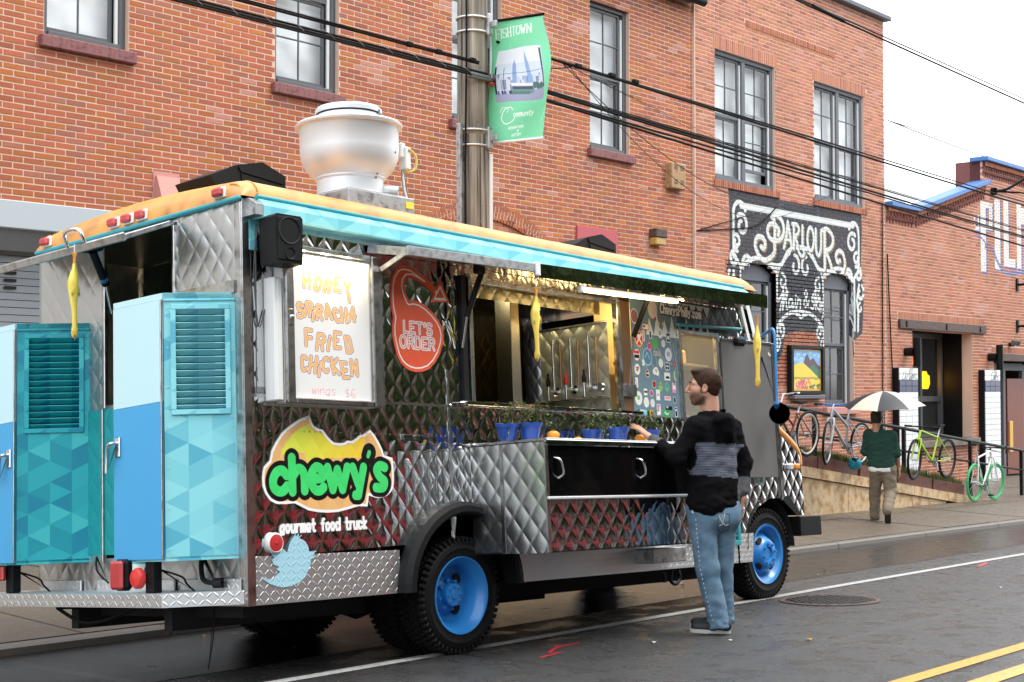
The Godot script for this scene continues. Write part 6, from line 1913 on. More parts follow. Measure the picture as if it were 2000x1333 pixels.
	for pas in 2:
		var cc := w if pas == 0 else Color(0.93,0.37,0.24)
		var wd := 0.021 if pas == 0 else 0.005
		k.text("LET'S", Vector2(1.238 - X0, Y1 - 1.622), 0.066, wd, cc, 0.68, 0.30)
		k.text("ORDER", Vector2(1.203 - X0, Y1 - 1.532), 0.07, wd, cc, 0.68, 0.29)
	decal("order_sign", body, 0.004, X0, Y1 - 0.68, 0.55, 0.68, k.tex(), o, 0.35)
func serving_side(o: Node3D) -> void:
	var b := B.new()
	var x0 := 1.815; var x1 := 3.44; var y0 := 1.15; var y1 := 1.95
	b.box(V(x0 + 0.012,1.55,0.005),V(0.035,0.86,0.05),0.004); b.box(V(x1 - 0.012,1.55,0.005),V(0.04,0.86,0.05),0.004)
	b.box(V((x0 + x1) / 2,y1 - 0.01,0.003),V(x1 - x0 - 0.04,0.035,0.05),0.004)
	put("window_frame", b, M.brushed, o)
	b = B.new(); b.box(V(2.66, 1.135, 0.03), V(1.9, 0.028, 0.1), 0.005); put("window_sill", b, M.mirror_steel, o)
	b = B.new(); b.box(V(1.76, 1.55, 0.015), V(0.05, 0.82, 0.03), 0.004); put("rubber_strip", b, M.plastic_black, o)
	b = B.new(); b.box(V(3.53, 1.55, 0.004), V(0.12, 0.82, 0.016), 0.003); put("bronze_post", b, mat("bronze", Color(0.16, 0.085, 0.035), 0.45, 0.6), o)
	b = B.new(); b.box(V(3.52, 1.30, 0.03), V(0.14, 0.09, 0.03), 0.006); put("strut_bracket", b, M.brushed, o)
	mat("tap_steel", Color(0.60, 0.62, 0.56), 0.38, 0.75, {"normal_enabled": true, "normal_texture": T.quilt, "normal_scale": 1.6, "uv1_scale": V(1 / QA, 1 / QB, 1)})
	b = B.new(); b.tube([V(2.0, 2.1, -0.75), V(3.1, 2.1, -0.75)], 0.015, 8); put("kitchen_lit_tube", b, M.tube_lit, o)
	for e in 2:
		var kl := OmniLight3D.new(); kl.name = "kitchen_tube_light"; kl.light_color = Color(1, 0.92, 0.7); kl.light_energy = 0.022; kl.light_size = 0.03; kl.omni_range = 6; kl.omni_attenuation = 2; kl.shadow_enabled = true
		kl.position = V(2.3 + e * 0.6,2.06,-0.75); o.add_child(kl,true)
	b = B.new(); b.xf = Transform3D(Basis(), V(0, 0, -1.93)); b.poly(P2([0.8, 0.1, 4.7, 0.1, 4.7, 2.18, 0.8, 2.18]), 0.0); put("kitchen_wall", b, M.quilt_gold, o)
	b = B.new(); b.box(V(2.3, 1.62, -1.0), V(0.75, 1.0, 0.05), 0.01); put("dark_fridge_door", b, mat("dark_quilt", Color(0.035, 0.04, 0.04), 0.15, 0.8, {"normal_enabled": true, "normal_texture": T.quilt, "uv1_scale": V(1 / QA, 1 / QB, 1)}), o)
	b = B.new(); b.box(V(2.86, 1.5, -0.55), V(0.12, 1.3, 0.14), 0.012); b.box(V(2.79, 1.5, -0.50), V(0.02, 1.3, 0.1), 0.004); put("kitchen_column", b, M.kitchen_steel, o)
	b = B.new(); b.box(V(1.99, 1.55, -0.2), V(0.07, 0.86, 0.05), 0.005); put("shelf_post", b, M.kitchen_steel, o)
	b = B.new(); b.box(V(1.975, 1.53, -0.165), V(0.05, 0.17, 0.03), 0.008); put("post_latch", b, M.chrome, o)
	b = B.new(); b.xf = Transform3D(Basis(), V(0, 0, -0.12)); b.poly(P2([1.83, 1.86, 3.4, 1.86, 3.4, 1.97, 1.83, 1.97]), 0.0); put("inner_valance", b, M.quilt_gold, o)
	b = B.new(); b.box(V(2.6, 1.10, -0.3), V(1.6, 0.03, 0.5), 0.004); put("inner_counter", b, M.kitchen_steel, o)
	var tb := Node3D.new(); tb.name = "tap_board"; tb.position = V(3.36, 0, 0); o.add_child(tb)
	b = B.new(); b.xf = Transform3D(Basis(V(0, 0, 1), V(0, 1, 0), V(-1, 0, 0)), Vector3.ZERO); b.poly(P2([-0.66, 1.12, -0.03, 1.12, -0.03, 1.80, -0.66, 1.80]), 0.0); put("board", b, M.tap_steel, tb)
	b = B.new(); b.box(V(-0.006, 1.80, -0.345), V(0.02, 0.015, 0.63), 0.003); b.box(V(-0.05, 1.25, -0.345), V(0.1, 0.012, 0.63), 0.003); put("edge", b, M.brushed, tb)
	for k in 3:
		var zz := -0.50 + k * 0.165
		b = B.new(); b.tube([V(-0.05, 1.34, zz), V(-0.05, 1.71, zz)], 0.0125, 10); b.tube([V(-0.05, 1.7, zz), V(0.0, 1.72, zz)], 0.01, 8); put("tap_column", b, M.chrome, tb)
		b = B.new(); b.tube([V(-0.03, 1.69, zz + 0.05), V(-0.03, 1.36, zz + 0.05)], 0.008, 8); put("copper_line", b, mat("copper", Color(0.5, 0.3, 0.16), 0.3, 1.0), tb)
		b = B.new(); b.tube([V(-0.0, 1.33, zz), V(-0.12, 1.33, zz)], 0.014, 10); b.tube([V(-0.12, 1.36, zz), V(-0.12, 1.26, zz)], 0.012, 10, 0.008); b.tube([V(-0.01, 1.33, zz), V(-0.03, 1.33, zz)], 0.035, 14); put("faucet", b, M.chrome, tb)
		b = B.new(); b.xf = Transform3D(Basis(), V(-0.12, 1.365, zz)); b.lathe([Vector2(0.016, 0), Vector2(0.018, 0.03), Vector2(0.01, 0.06), Vector2(0.008, 0.09), Vector2(0, 0.095)], 12); put("tap_handle", b, [M.plastic_black, mat("tap_red", Color(0.5, 0.02, 0.01), 0.35), M.plastic_black][k], tb)
	b = B.new(); b.xf = Transform3D(Basis(Vector3.BACK, PI / 2), V(-0.02, 1.33, -0.09)); b.lathe([Vector2(0, 0.0), Vector2(0.035, 0.0), Vector2(0.038, 0.02), Vector2(0.032, 0.03), Vector2(0, 0.03)], 20); put("gauge", b, M.chrome, tb)
	var ha := Node3D.new(); ha.name = "serving_hatch"; o.add_child(ha)
	var yo := func(x: float) -> float: return 1.965 + 0.022 * (x - 0.93)
	b = B.new()
	for e in [[0.935,2.125],[2.135,5.0]]:
		var xa: float = e[0]; var xb: float = e[1]
		var ya: float = yo.call(xa); var yb: float = yo.call(xb)
		b.quad(V(xa,2.055,0.01),V(xa,ya + 0.03,0.34),V(xb,yb + 0.03,0.34),V(xb,2.075,0.01))
	put("top_sheet", b, M.brushed, ha)
	b = B.new()
	b.quad(V(0.935,2.015,0.01),V(5.0,2.035,0.01),V(5.0,yo.call(5.0) - 0.015,0.335),V(0.935,yo.call(0.935) - 0.015,0.335))
	put("underside", b, mat("hatch_liner", Color(0.56, 0.46, 0.30), 0.22, 1.0, {"normal_enabled": true, "normal_texture": T.quilt, "normal_scale": 0.4, "uv1_scale": V(1 / QA, 1 / QB, 1)}), ha)
	b = B.new(); b.bar(V(0.935, yo.call(0.935) + 0.005, 0.345), V(2.12, yo.call(2.12) + 0.005, 0.345), 0.02, 0.055); b.bar(V(0.94, 2.03, 0.02), V(0.94, yo.call(0.93) - 0.0, 0.34), 0.016, 0.05); b.bar(V(0.94, yo.call(0.94), 0.34), V(0.94, 1.89, 0.12), 0.012, 0.03); put("edge_rail", b, M.galv, ha)
	b = B.new(); b.xf = Transform3D(Basis(),Vector3.ZERO)
	var yl: float = yo.call(2.135); var yr: float = yo.call(5.0)
	b.quad(V(2.135,yl - 0.055,0.35),V(5.0,yr - 0.06,0.35),V(5.0,yr + 0.04,0.356),V(2.135,yl + 0.035,0.356)); b.quad(V(5.0,yr - 0.06,0.35),V(5.0,yr - 0.06,0.31),V(5.0,yr + 0.04,0.31),V(5.0,yr + 0.04,0.356)); b.quad(V(2.135,yl - 0.055,0.31),V(2.135,yl - 0.055,0.35),V(2.135,yl + 0.035,0.356),V(2.135,yl + 0.035,0.31))
	b.quad(V(2.135,yl + 0.035,0.356),V(5.0,yr + 0.04,0.356),V(5.0,yr + 0.04,0.30),V(2.135,yl + 0.035,0.30))
	put("front_flap", b, M.mirror_steel, ha)
	b = B.new(); b.box(V(2.12, yl + 0.0, 0.345), V(0.05, 0.09, 0.03), 0.005); put("end_bracket", b, M.white_paint, ha)
	b = B.new(); b.tube([V(2.62, 1.905, 0.33), V(3.74, 1.93, 0.33)], 0.013, 10); put("lit_tube", b, M.tube_lit, ha)
	b = B.new(); b.bar(V(2.6, 1.925, 0.315), V(3.76, 1.95, 0.315), 0.03, 0.02); b.box(V(2.6, 1.912, 0.325), V(0.03, 0.05, 0.04), 0.006); put("tube_holder", b, M.white_paint, ha)
	for e in 5:
		var l := OmniLight3D.new(); l.name = "hatch_tube_light"; l.light_color = Color(1, 0.86, 0.62); l.light_energy = 0.011; l.light_size = 0.02; l.omni_range = 6; l.omni_attenuation = 2; l.shadow_enabled = true
		l.position = V(2.74 + e * 0.22,1.885 + e * 0.005,0.33); ha.add_child(l,true)
	for k in 2:
		var top: Vector3 = [V(1.79,1.955,0.16),V(3.50,1.94,0.24)][k]
		var mid: Vector3 = [V(1.715,1.68,0.09),V(3.485,1.68,0.11)][k]
		var bot: Vector3 = [V(1.73,1.49,0.03),V(3.50,1.33,0.04)][k]
		b = B.new(); b.tube([top, mid], 0.02, 10); b.box(top + V(-0.02, 0.02, 0), V(0.09, 0.06, 0.04), 0.01); put("gas_strut", b, M.plastic_black, ha)
		b = B.new(); b.tube([mid, bot], 0.008, 8); put("strut_rod", b, M.chrome, ha)
	sticker_panel(o)
	b = B.new(); b.tube([V(4.19, 1.835, 0.03), V(5.08, 1.865, 0.05)], 0.014, 10); put("teal_rail", b, M.teal_trim, o)
	b = B.new(); b.box(V(4.22, 1.46, 0.008), V(0.035, 0.7, 0.04), 0.004); b.box(V(4.75, 1.46, 0.008), V(0.035, 0.7, 0.04), 0.004); b.box(V(4.485, 1.79, 0.008), V(0.5, 0.035, 0.038), 0.004); b.box(V(4.485, 1.12, 0.008), V(0.5, 0.03, 0.038), 0.004); put("pane_frame", b, M.brushed, o)
	b = B.new(); b.quad(V(4.235, 1.13, 0.004), V(4.735, 1.13, 0.004), V(4.735, 1.775, 0.004), V(4.235, 1.775, 0.004)); put("misted_pane", b, mat("misted", Color(0.9, 0.85, 0.72, 0.28), 0.2, 0.0, {"transparency": BaseMaterial3D.TRANSPARENCY_ALPHA}), o)
	b = B.new(); b.quad(V(3.9, 1.0, -0.55), V(5.1, 1.0, -0.55), V(5.1, 2.1, -0.55), V(3.9, 2.1, -0.55)); put("inner_partition", b, mat("cream_wall", Color(0.62, 0.50, 0.30), 0.6), o)
	b = B.new(); b.box(V(4.5, 1.58, -0.35), V(0.9, 0.02, 0.3)); for_boxes(b, 4.2, 1.6, 5); put("shelf_goods", b, mat("goods", Color(0.62, 0.52, 0.36), 0.6), o)
	b = B.new(); b.tube([V(4.3, 2.05, -0.25), V(4.8, 2.05, -0.25)], 0.015, 8); put("kitchen_lit_tube", b, M.tube_lit, o)
	for e in 2:
		var l := OmniLight3D.new(); l.name = "kitchen_tube_light"; l.light_color = Color(1, 0.82, 0.5); l.light_energy = 0.09; l.light_size = 0.03; l.omni_range = 6; l.omni_attenuation = 2; l.shadow_enabled = true
		l.position = V(4.42 + e * 0.25,2.0,-0.25); o.add_child(l,true)
func for_boxes(b: B,x: float,y: float,n: int) -> void:
	for i in n:
		var h := 0.07 + 0.05 * (i % 3)
		b.box(V(x + i * 0.14,y + h / 2,-0.36 + 0.03 * (i % 2)),V(0.11,h,0.1),0.02)
func sticker_panel(o: Node3D) -> void:
	var k := Ink.new(740,448,490.0,Color(0.42,0.52,0.58))
	var X0 := 3.6; var Y1 := 2.034
	k.rect(0.62,0,1.51,0.24,Color(0.06,0.07,0.08))
	for i in 9:
		var x := 0.2 + i * 0.1
		k.fill([Vector2(x,0.3),Vector2(x + 0.1,0.3),Vector2(x + 0.05,0.17 - 0.04 * (i % 2))],Color(0.86,0.9,0.92))
		k.fill([Vector2(x,0.02),Vector2(x + 0.1,0.02),Vector2(x + 0.05,0.11)],Color(0.8,0.85,0.88,1) if i > 1 else Color(0.55,0.62,0.66))
	for i in 14:
		k.line([Vector2(0.05 + i * 0.045,0.3 + 0.05 * (i % 5)),Vector2(0.12 + i * 0.045,0.5 + 0.06 * (i % 3))],0.004,Color(0.72,0.8,0.84))
	var W := Color(0.9,0.91,0.9); var K := Color(0.07,0.07,0.08); var R := Color(0.85,0.2,0.16); var G := Color(0.35,0.72,0.3); var Pk := Color(0.92,0.55,0.68); var Bl := Color(0.35,0.55,0.7)
	var q := func(x: float,y: float) -> Vector2: return Vector2(x - X0,Y1 - y)
	var c := func(x: float,y: float,r: float,col: Color,ring: Color) -> void:
		k.dot(q.call(x,y),r,ring,1.15); k.dot(q.call(x,y),r * 0.84,col,1.15)
	var bx := func(x: float,y: float,w: float,h: float,col: Color,edge: Color) -> void:
		var p: Vector2 = q.call(x,y)
		k.rect(p.x - w / 2,p.y - h / 2,p.x + w / 2,p.y + h / 2,edge); k.rect(p.x - w / 2 + 0.005,p.y - h / 2 + 0.005,p.x + w / 2 - 0.005,p.y + h / 2 - 0.005,col)
	var scr := func(x: float,y: float,w: float,rows: int,col: Color) -> void:
		for r in rows:
			var p: Vector2 = q.call(x - w / 2,y + (rows / 2.0 - r) * 0.017)
			k.text(["REAL", "FOOD", "YUM", "HOT", "GOOD", "EATS"][(r + int(x * 97)) % 6], p, 0.012, 0.0035, col, 0.5, 0.3)
	c.call(3.705,1.695,0.052,R,Color(0.95,0.75,0.3))
	for sg in [-1.0,1.0]: k.line([q.call(3.705 - 0.03,1.695 - sg * 0.035),q.call(3.705 + 0.03,1.695 + sg * 0.035)],0.014,W)
	k.dot(q.call(3.705,1.71),0.02,W)
	c.call(3.666,1.572,0.037,W,W); k.rect(0.035,Y1 - 1.572,0.097,Y1 - 1.547,K); k.rect(0.035,Y1 - 1.603,0.097,Y1 - 1.58,R)
	c.call(3.664,1.465,0.036,W,W); scr.call(3.664,1.465,0.03,2,Color(0.6,0.2,0.25))
	bx.call(3.648,1.364,0.046,0.085,W,Color(0.45,0.3,0.25)); k.line([q.call(3.635,1.39),q.call(3.65,1.35)],0.004,K)
	c.call(3.662,1.252,0.045,Color(0.86,0.9,0.86),W); k.dot(q.call(3.662,1.255),0.018,Color(0.5,0.7,0.45))
	c.call(3.802,1.566,0.06,Bl,Color(0.62,0.76,0.83)); k.line([q.call(3.77,1.56),q.call(3.8,1.6),q.call(3.83,1.55)],0.006,Color(0.75,0.85,0.9))
	bx.call(3.80,1.79,0.09,0.045,W,Color(0.8,0.3,0.3)); scr.call(3.80,1.79,0.07,1,K)
	bx.call(3.765,1.72,0.035,0.08,Color(0.75,0.65,0.75),W); bx.call(3.855,1.735,0.03,0.06,K,W); c.call(3.835,1.645,0.028,Pk,Pk); scr.call(3.835,1.645,0.03,2,Color(0.6,0.1,0.3))
	k.fill([q.call(3.875,1.69),q.call(3.885,1.72),q.call(3.9,1.705),q.call(3.925,1.705),q.call(3.94,1.72),q.call(3.945,1.66),q.call(3.91,1.63),q.call(3.88,1.65)],G)
	c.call(3.985,1.755,0.033,W,W); scr.call(3.985,1.755,0.03,2,Color(0.5,0.5,0.5)); c.call(4.02,1.68,0.025,Color(0.8,0.84,0.86),W)
	bx.call(4.09,1.73,0.055,0.075,Color(0.2,0.2,0.22),W); k.dot(q.call(4.09,1.73),0.016,W)
	k.text("HELLO", q.call(3.885, 1.61), 0.024, 0.011, W, 0.55, 0.35); k.text("HELLO", q.call(3.885, 1.61), 0.024, 0.0035, K, 0.55, 0.35)
	c.call(4.08,1.60,0.045,Color(0.84,0.88,0.9),W); scr.call(4.08,1.6,0.03,2,Color(0.45,0.5,0.55))
	c.call(3.973,1.53,0.03,W,W); k.fill([q.call(3.965,1.51),q.call(3.985,1.51),q.call(3.975,1.48)],W)
	for e in [[-0.014,0.014],[0.014,0.014],[-0.014,-0.014],[0.014,-0.014]]: k.dot(q.call(4.055 + e[0],1.51 + e[1]),0.018,W)
	for e in [[-0.014,0.014],[0.014,0.014],[-0.014,-0.014],[0.014,-0.014]]: k.dot(q.call(4.055 + e[0],1.51 + e[1]),0.012,Color(0.1,0.2,0.3))
	c.call(4.155,1.53,0.016,R,R); k.rect(4.148 - X0,Y1 - 1.533,4.162 - X0,Y1 - 1.527,W)
	k.text("$", q.call(3.735, 1.54), 0.04, 0.014, W, 0.6); c.call(3.79, 1.44, 0.025, Color(0.35, 0.1, 0.12), W); scr.call(3.79, 1.44, 0.024, 1, W)
	for e in [[0,0],[0.02,0.012],[0.035,-0.006]]: k.dot(q.call(3.885 + e[0],1.46 + e[1]),0.024,W)
	k.text("?", q.call(3.89, 1.47), 0.02, 0.005, K); k.line(Ink.arc(q.call(3.905, 1.465), 0.008, 0.01, 180, 420), 0.004, K)
	bx.call(4.05,1.43,0.078,0.06,W,W); k.fill([q.call(4.02,1.415),q.call(4.04,1.435),q.call(4.065,1.435),q.call(4.085,1.415)],K)
	k.line(Ink.smooth([q.call(4.15,1.47),q.call(4.145,1.44),q.call(4.16,1.41)]),0.018,Color(0.75,0.82,0.5))
	c.call(3.87,1.365,0.025,K,W); scr.call(3.87,1.365,0.024,2,R)
	for e in [[0,0.02],[-0.014,-0.01],[0.014,-0.01],[0,-0.03]]: k.dot(q.call(3.955 + e[0],1.355 + e[1]),0.014,Color(0.55,0.75,0.35))
	k.dot(q.call(4.04,1.35),0.026,Color(0.45,0.72,0.5),1.3); k.dot(q.call(4.04,1.36),0.012,Color(0.3,0.5,0.6))
	bx.call(4.135,1.35,0.05,0.08,W,Pk); k.rect(4.112 - X0,Y1 - 1.335,4.158 - X0,Y1 - 1.31,Pk); k.line([q.call(4.125,1.37),q.call(4.145,1.39)],0.005,K); k.line([q.call(4.145,1.37),q.call(4.125,1.39)],0.005,K)
	bx.call(3.755,1.30,0.042,0.05,W,W); scr.call(3.755,1.3,0.03,1,K); c.call(3.83,1.295,0.022,Color(0.75,0.3,0.45),W)
	bx.call(3.915,1.285,0.05,0.08,W,W); k.line([q.call(3.9,1.28),q.call(3.915,1.295),q.call(3.93,1.28)],0.006,Color(0.4,0.4,0.45))
	bx.call(4.04,1.265,0.08,0.03,Pk,W); bx.call(4.135,1.255,0.032,0.05,K,W); bx.call(4.05,1.19,0.085,0.03,K,K); scr.call(4.05,1.195,0.07,1,W)
	c.call(3.758,1.225,0.033,Color(0.88,0.88,0.87),W); c.call(3.838,1.222,0.027,Color(0.82,0.84,0.84),W)
	bx.call(3.915,1.175,0.05,0.085,W,W); scr.call(3.915,1.185,0.04,3,Color(0.7,0.4,0.45))
	bx.call(4.015,1.150,0.09,0.05,Color(0.1,0.6,0.25),Color(0.2,0.7,0.3)); k.line(Ink.smooth([q.call(3.985,1.15),q.call(4.0,1.165),q.call(4.005,1.14),q.call(4.02,1.155),q.call(4.03,1.14),q.call(4.045,1.16)]),0.006,W)
	bx.call(4.145,1.165,0.032,0.075,K,W); k.dot(q.call(4.145,1.18),0.009,W)
	for i in 5:
		var cc: Color = [Color(0.1,0.5,0.25),W,Color(0.55,0.78,0.88),Color(0.2,0.6,0.3),Color(0.9,0.6,0.15)][i]
		bx.call(3.655 + i * 0.041,1.148,0.04,0.04,cc,cc)
	k.dot(q.call(3.692,1.152),0.009,R); k.dot(q.call(3.70,1.152),0.009,R); k.fill([q.call(3.683,1.15),q.call(3.709,1.15),q.call(3.696,1.133)],R); k.dot(q.call(3.778,1.148),0.012,K); k.dot(q.call(3.82,1.148),0.01,K)
	c.call(3.66,1.86,0.05,Color(0.55,0.4,0.45),Color(0.8,0.8,0.82)); c.call(3.9,1.93,0.06,Color(0.85,0.78,0.74),Color(0.8,0.82,0.84))
	for e in [[3.93,1.86],[3.97,1.83],[4.03,1.83]]: k.dot(q.call(e[0],e[1]),0.014,[R,Color(0.95,0.8,0.6),W][int(e[0] * 100) % 3])
	for pas in 2:
		var xx := 4.005 - X0
		k.text("ChewysPhilly.com", Vector2(xx, Y1 - 1.985), 0.07, 0.033 if pas == 0 else 0.0165, K if pas == 0 else Color(0.96, 0.96, 0.96), 0.45, 0.24)
	var hgt := 448 / 490.0; var wid := 740 / 490.0
	decal("sticker_panel", P2([3.604, 1.122, 4.205, 1.122, 4.205, 1.806, 5.1, 1.806, 5.1, 2.028, 3.604, 2.028]), 0.002, X0, Y1 - hgt, wid, hgt, k.tex(), o, 0.3, 0.25)
func counter(o: Node3D) -> void:
	var c := Node3D.new(); c.name = "counter_cabinet"; o.add_child(c)
	var xa := 1.80; var xb := 3.80; var zf := 0.605; var yb := 0.195; var yt := 0.862
	var b := B.new(); b.xf = Transform3D(Basis(V(0,0,1),V(0,1,0),V(-1,0,0)),V(xa,0,0))
	b.poly(P2([0.0, yb, 0.245, yb, 0.245, yt, 0.0, yt]), 0.0); put("side_sheet", b, M.quilt_dull, c)
	b = B.new(); b.xf = Transform3D(Basis(V(0,0,1),V(0,1,0),V(-1,0,0)),V(xa - 0.004,0,0))
	b.poly(P2([0.25, yb, zf, yb, zf, yt, 0.25, yt]), 0.0); put("side_sheet", b, M.quilt_dull, c)
	b = B.new(); b.box(V(xa - 0.004, (yb + yt) / 2, 0.258), V(0.008, yt - yb, 0.03), 0.002); b.box(V(xa + 0.008, (yb + yt) / 2, zf + 0.002), V(0.03, yt - yb, 0.012), 0.002); put("edge_strip", b, M.brushed, c)
	b = B.new(); b.xf = Transform3D(Basis(V(0, 0.0, -1), V(0, 1, 0), V(1, 0, 0)), V(xb, 0, 0)); b.poly(P2([-zf, yb, 0, yb, 0, yt, -zf, yt]), 0.0); put("side_sheet", b, M.quilt_dull, c)
	b = B.new(); b.box(V((xa + xb) / 2, yt + 0.012, 0.31), V(xb - xa, 0.02, 0.62), 0.004); put("top", b, M.brushed, c)
	b = B.new(); b.box(V((xa + xb) / 2 + 0.0, yt - 0.006, zf + 0.016), V(xb - xa + 0.03, 0.038, 0.03), 0.006); put("front_rail", b, M.mirror_steel, c)
	b = B.new(); b.box(V((xa + xb) / 2, 0.52, zf + 0.012), V(xb - xa, 0.018, 0.022), 0.004); put("front_rail", b, M.alum, c)
	b = B.new(); b.xf = Transform3D(Basis(), V(0, 0, zf)); b.poly(P2([xa, yb, xb, yb, xb, 0.512, xa, 0.512]), 0.0); put("lower_sheet", b, M.quilt, c)
	b = B.new(); b.box(V((xa + xb) / 2, yb + 0.004, zf / 2), V(xb - xa, 0.01, zf), 0.0); put("bottom", b, M.room_dark, c)
	for e in [[xa + 0.025,2.985],[2.993,xb - 0.01]]:
		var d := Node3D.new(); d.name = nm("door", c); c.add_child(d, true)
		b = B.new(); b.box(V((e[0] + e[1]) / 2, 0.684, zf + 0.004), V(e[1] - e[0], 0.305, 0.012), 0.002); put("glass", b, M.gloss_black, d)
		if e[0] < 2.5:
			for hx in [1.885,2.745]:
				b = B.new(); b.tube(Ink3.smooth3([V(hx - 0.01, 0.765, zf + 0.012), V(hx, 0.75, zf + 0.045), V(hx + 0.02, 0.7, zf + 0.05), V(hx + 0.025, 0.66, zf + 0.045), V(hx + 0.015, 0.64, zf + 0.012)]), 0.008, 8); put("handle", b, M.chrome, d)
	b = B.new(); b.box(V((xa + xb) / 2, 0.5, 0.3), V(xb - xa - 0.04, 0.6, 0.5)); put("carcass", b, M.room_dark, c)
func cab(o: Node3D) -> void:
	var b := B.new()
	b.xf = Transform3D(Basis(Vector3.UP,-0.1),V(4.775,0,0.025))
	b.box(V(0.34, 1.21, 0.0), V(0.66, 1.09, 0.02), 0.003); put("grey_door", b, M.grey_panel, o)
	b = B.new(); b.xf = Transform3D(Basis(Vector3.UP,-0.1),V(4.775,0,0.025))
	b.box(V(0.69, 1.21, 0.004), V(0.035, 1.12, 0.035), 0.004); b.box(V(0.34, 1.765, 0.004), V(0.66, 0.02, 0.03), 0.003); put("door_edge", b, M.brushed, o)
	b = B.new(); b.poly(P2([5.20, 0.64, 5.22, 0.605, 5.36, 0.605, 5.38, 0.64, 5.38, 0.68, 5.20, 0.68]), 0.006); put("small_sticker", b, M.door_light, o)
	b = B.new(); b.tube(Ink3.smooth3([V(5.255, 0.675, 0.009), V(5.26, 0.63, 0.009), V(5.29, 0.62, 0.009), V(5.325, 0.63, 0.009), V(5.33, 0.675, 0.009)]), 0.007, 6); put("sticker_mark", b, M.white_paint, o)
	b = B.new(); b.bar(V(5.235, 2.21, -0.01), V(5.62, 1.11, -0.01), 0.03, 0.06, V(1, 0.3, 0)); put("windscreen_pillar", b, M.white_paint, o); b = B.new(); b.bar(V(5.235, 2.21, -1.98), V(5.62, 1.11, -1.98), 0.03, 0.06, V(1, 0.3, 0)); put("windscreen_pillar", b, M.white_paint, o); b = B.new(); b.bar(V(5.12, 2.2, 0.004), V(5.43, 1.3, 0.004), 0.02, 0.04, V(1, 0.3, 0)); put("windscreen_pillar", b, M.white_paint, o)
	b = B.new(); b.quad(V(5.245, 2.2, -0.04), V(5.625, 1.11, -0.04), V(5.625, 1.11, -1.95), V(5.245, 2.2, -1.95)); put("windscreen", b, M.pane, o)
	b = B.new(); b.quad(V(5.2, 1.85, 0.004), V(5.36, 1.85, 0.004), V(5.27, 2.05, 0.004), V(5.2, 2.05, 0.004)); put("quarter_window", b, M.gloss_black, o)
	b = B.new(); b.box(V(5.0, 1.1, -1.0), V(0.04, 2.1, 1.9)); put("cab_bulkhead", b, M.room_dark, o)
	var nose := P2([5.63,0.5,5.69,0.52,5.76,0.5,5.92,0.36,6.065,0.352,6.05,0.86,5.63,1.105])
	b = B.new(); b.poly(nose, -0.03); put("nose_side", b, M.quilt, o)
	b = B.new(); b.poly(nose, -1.95, true); put("nose_side", b, M.quilt, o)
	b = B.new(); b.quad(V(6.065, 0.352, -0.03), V(6.065, 0.352, -1.95), V(6.05, 0.86, -1.95), V(6.05, 0.86, -0.03)); put("grille", b, M.quilt, o)
	b = B.new(); b.tube(Ink3.smooth3([V(5.6, 1.135, -0.06), V(5.7, 1.085, -0.06), V(5.95, 0.95, -0.06), V(6.05, 0.87, -0.07), V(6.062, 0.78, -0.07)]), 0.045, 12); put("hood_edge", b, M.orange, o)
	b = B.new(); b.quad(V(5.6, 1.14, -0.06), V(6.06, 0.88, -0.06), V(6.06, 0.88, -1.92), V(5.6, 1.14, -1.92)); put("hood", b, M.orange, o)
	b = B.new(); b.box(V(5.635, 0.80, 0.006), V(0.04, 0.64, 0.02), 0.006); put("cab_seam", b, M.brushed, o)
	b = B.new(); b.box(V(5.92, 0.76, -0.005), V(0.1, 0.055, 0.05), 0.015); put("side_lamp", b, M.lens_orange, o)
	b = B.new(); b.box(V(5.84, 0.76, -0.012), V(0.07, 0.06, 0.04), 0.012); put("lamp_base", b, M.alum, o)
	b = B.new(); b.box(V(6.02, 0.262, -0.98), V(0.36, 0.165, 2.06), 0.006); put("front_bumper", b, M.black_metal, o)
	b = B.new()
	var pts := []
	for k in 13:
		var a := PI * k / 12.0
		pts.append(Vector2(5.42 + cos(a) * 0.37,0.1 + sin(a) * 0.40))
	for k in 12: b.quad(V(pts[k].x,pts[k].y,0.012),V(pts[k].x,pts[k].y,-0.5),V(pts[k + 1].x,pts[k + 1].y,-0.5),V(pts[k + 1].x,pts[k + 1].y,0.012))
	b.box(V(5.45, 0.3, -0.5), V(0.9, 0.5, 0.02)); put("front_wheel_housing", b, M.room_dark, o)
	b = B.new(); b.prism(P2([5.64, 0.5, 5.76, 0.52, 5.96, 0.36, 5.88, 0.352, 5.7, 0.46]), -0.035, 0.0); put("mud_guard", b, M.plastic_black, o)
	b = B.new(); b.tube(Ink3.smooth3([V(5.35, 1.80, 0.02), V(5.3, 1.84, 0.15), V(5.24, 1.85, 0.25), V(5.22, 1.7, 0.27), V(5.2, 1.4, 0.27), V(5.19, 1.24, 0.27)]), 0.013, 8); b.tube([V(5.19, 1.26, 0.27), V(5.3, 1.2, 0.2)], 0.02, 8); put("mirror_arm", b, M.rim_blue, o)
	b = B.new(); b.xf = Transform3D(Basis(V(0.35, 0, 0.94), V(-0.94, 0, 0.35), V(0, 1, 0)).orthonormalized(), V(5.34, 1.17, 0.22)); b.lathe([Vector2(0.0, -0.02), Vector2(0.05, 0.02), Vector2(0.078, 0.06), Vector2(0.085, 0.09), Vector2(0.08, 0.095), Vector2(0.0, 0.09)], 24); put("round_mirror", b, M.gloss_black, o)
	b = B.new(); b.box(V(5.02, 1.76, 0.06), V(0.16, 0.07, 0.05), 0.02); put("black_mirror", b, M.plastic_black, o)
	b = B.new(); b.tube([V(5.36, 1.78, 0.05), V(5.42, 1.66, 0.1)], 0.012, 8); put("mirror_stay", b, M.white_paint, o)
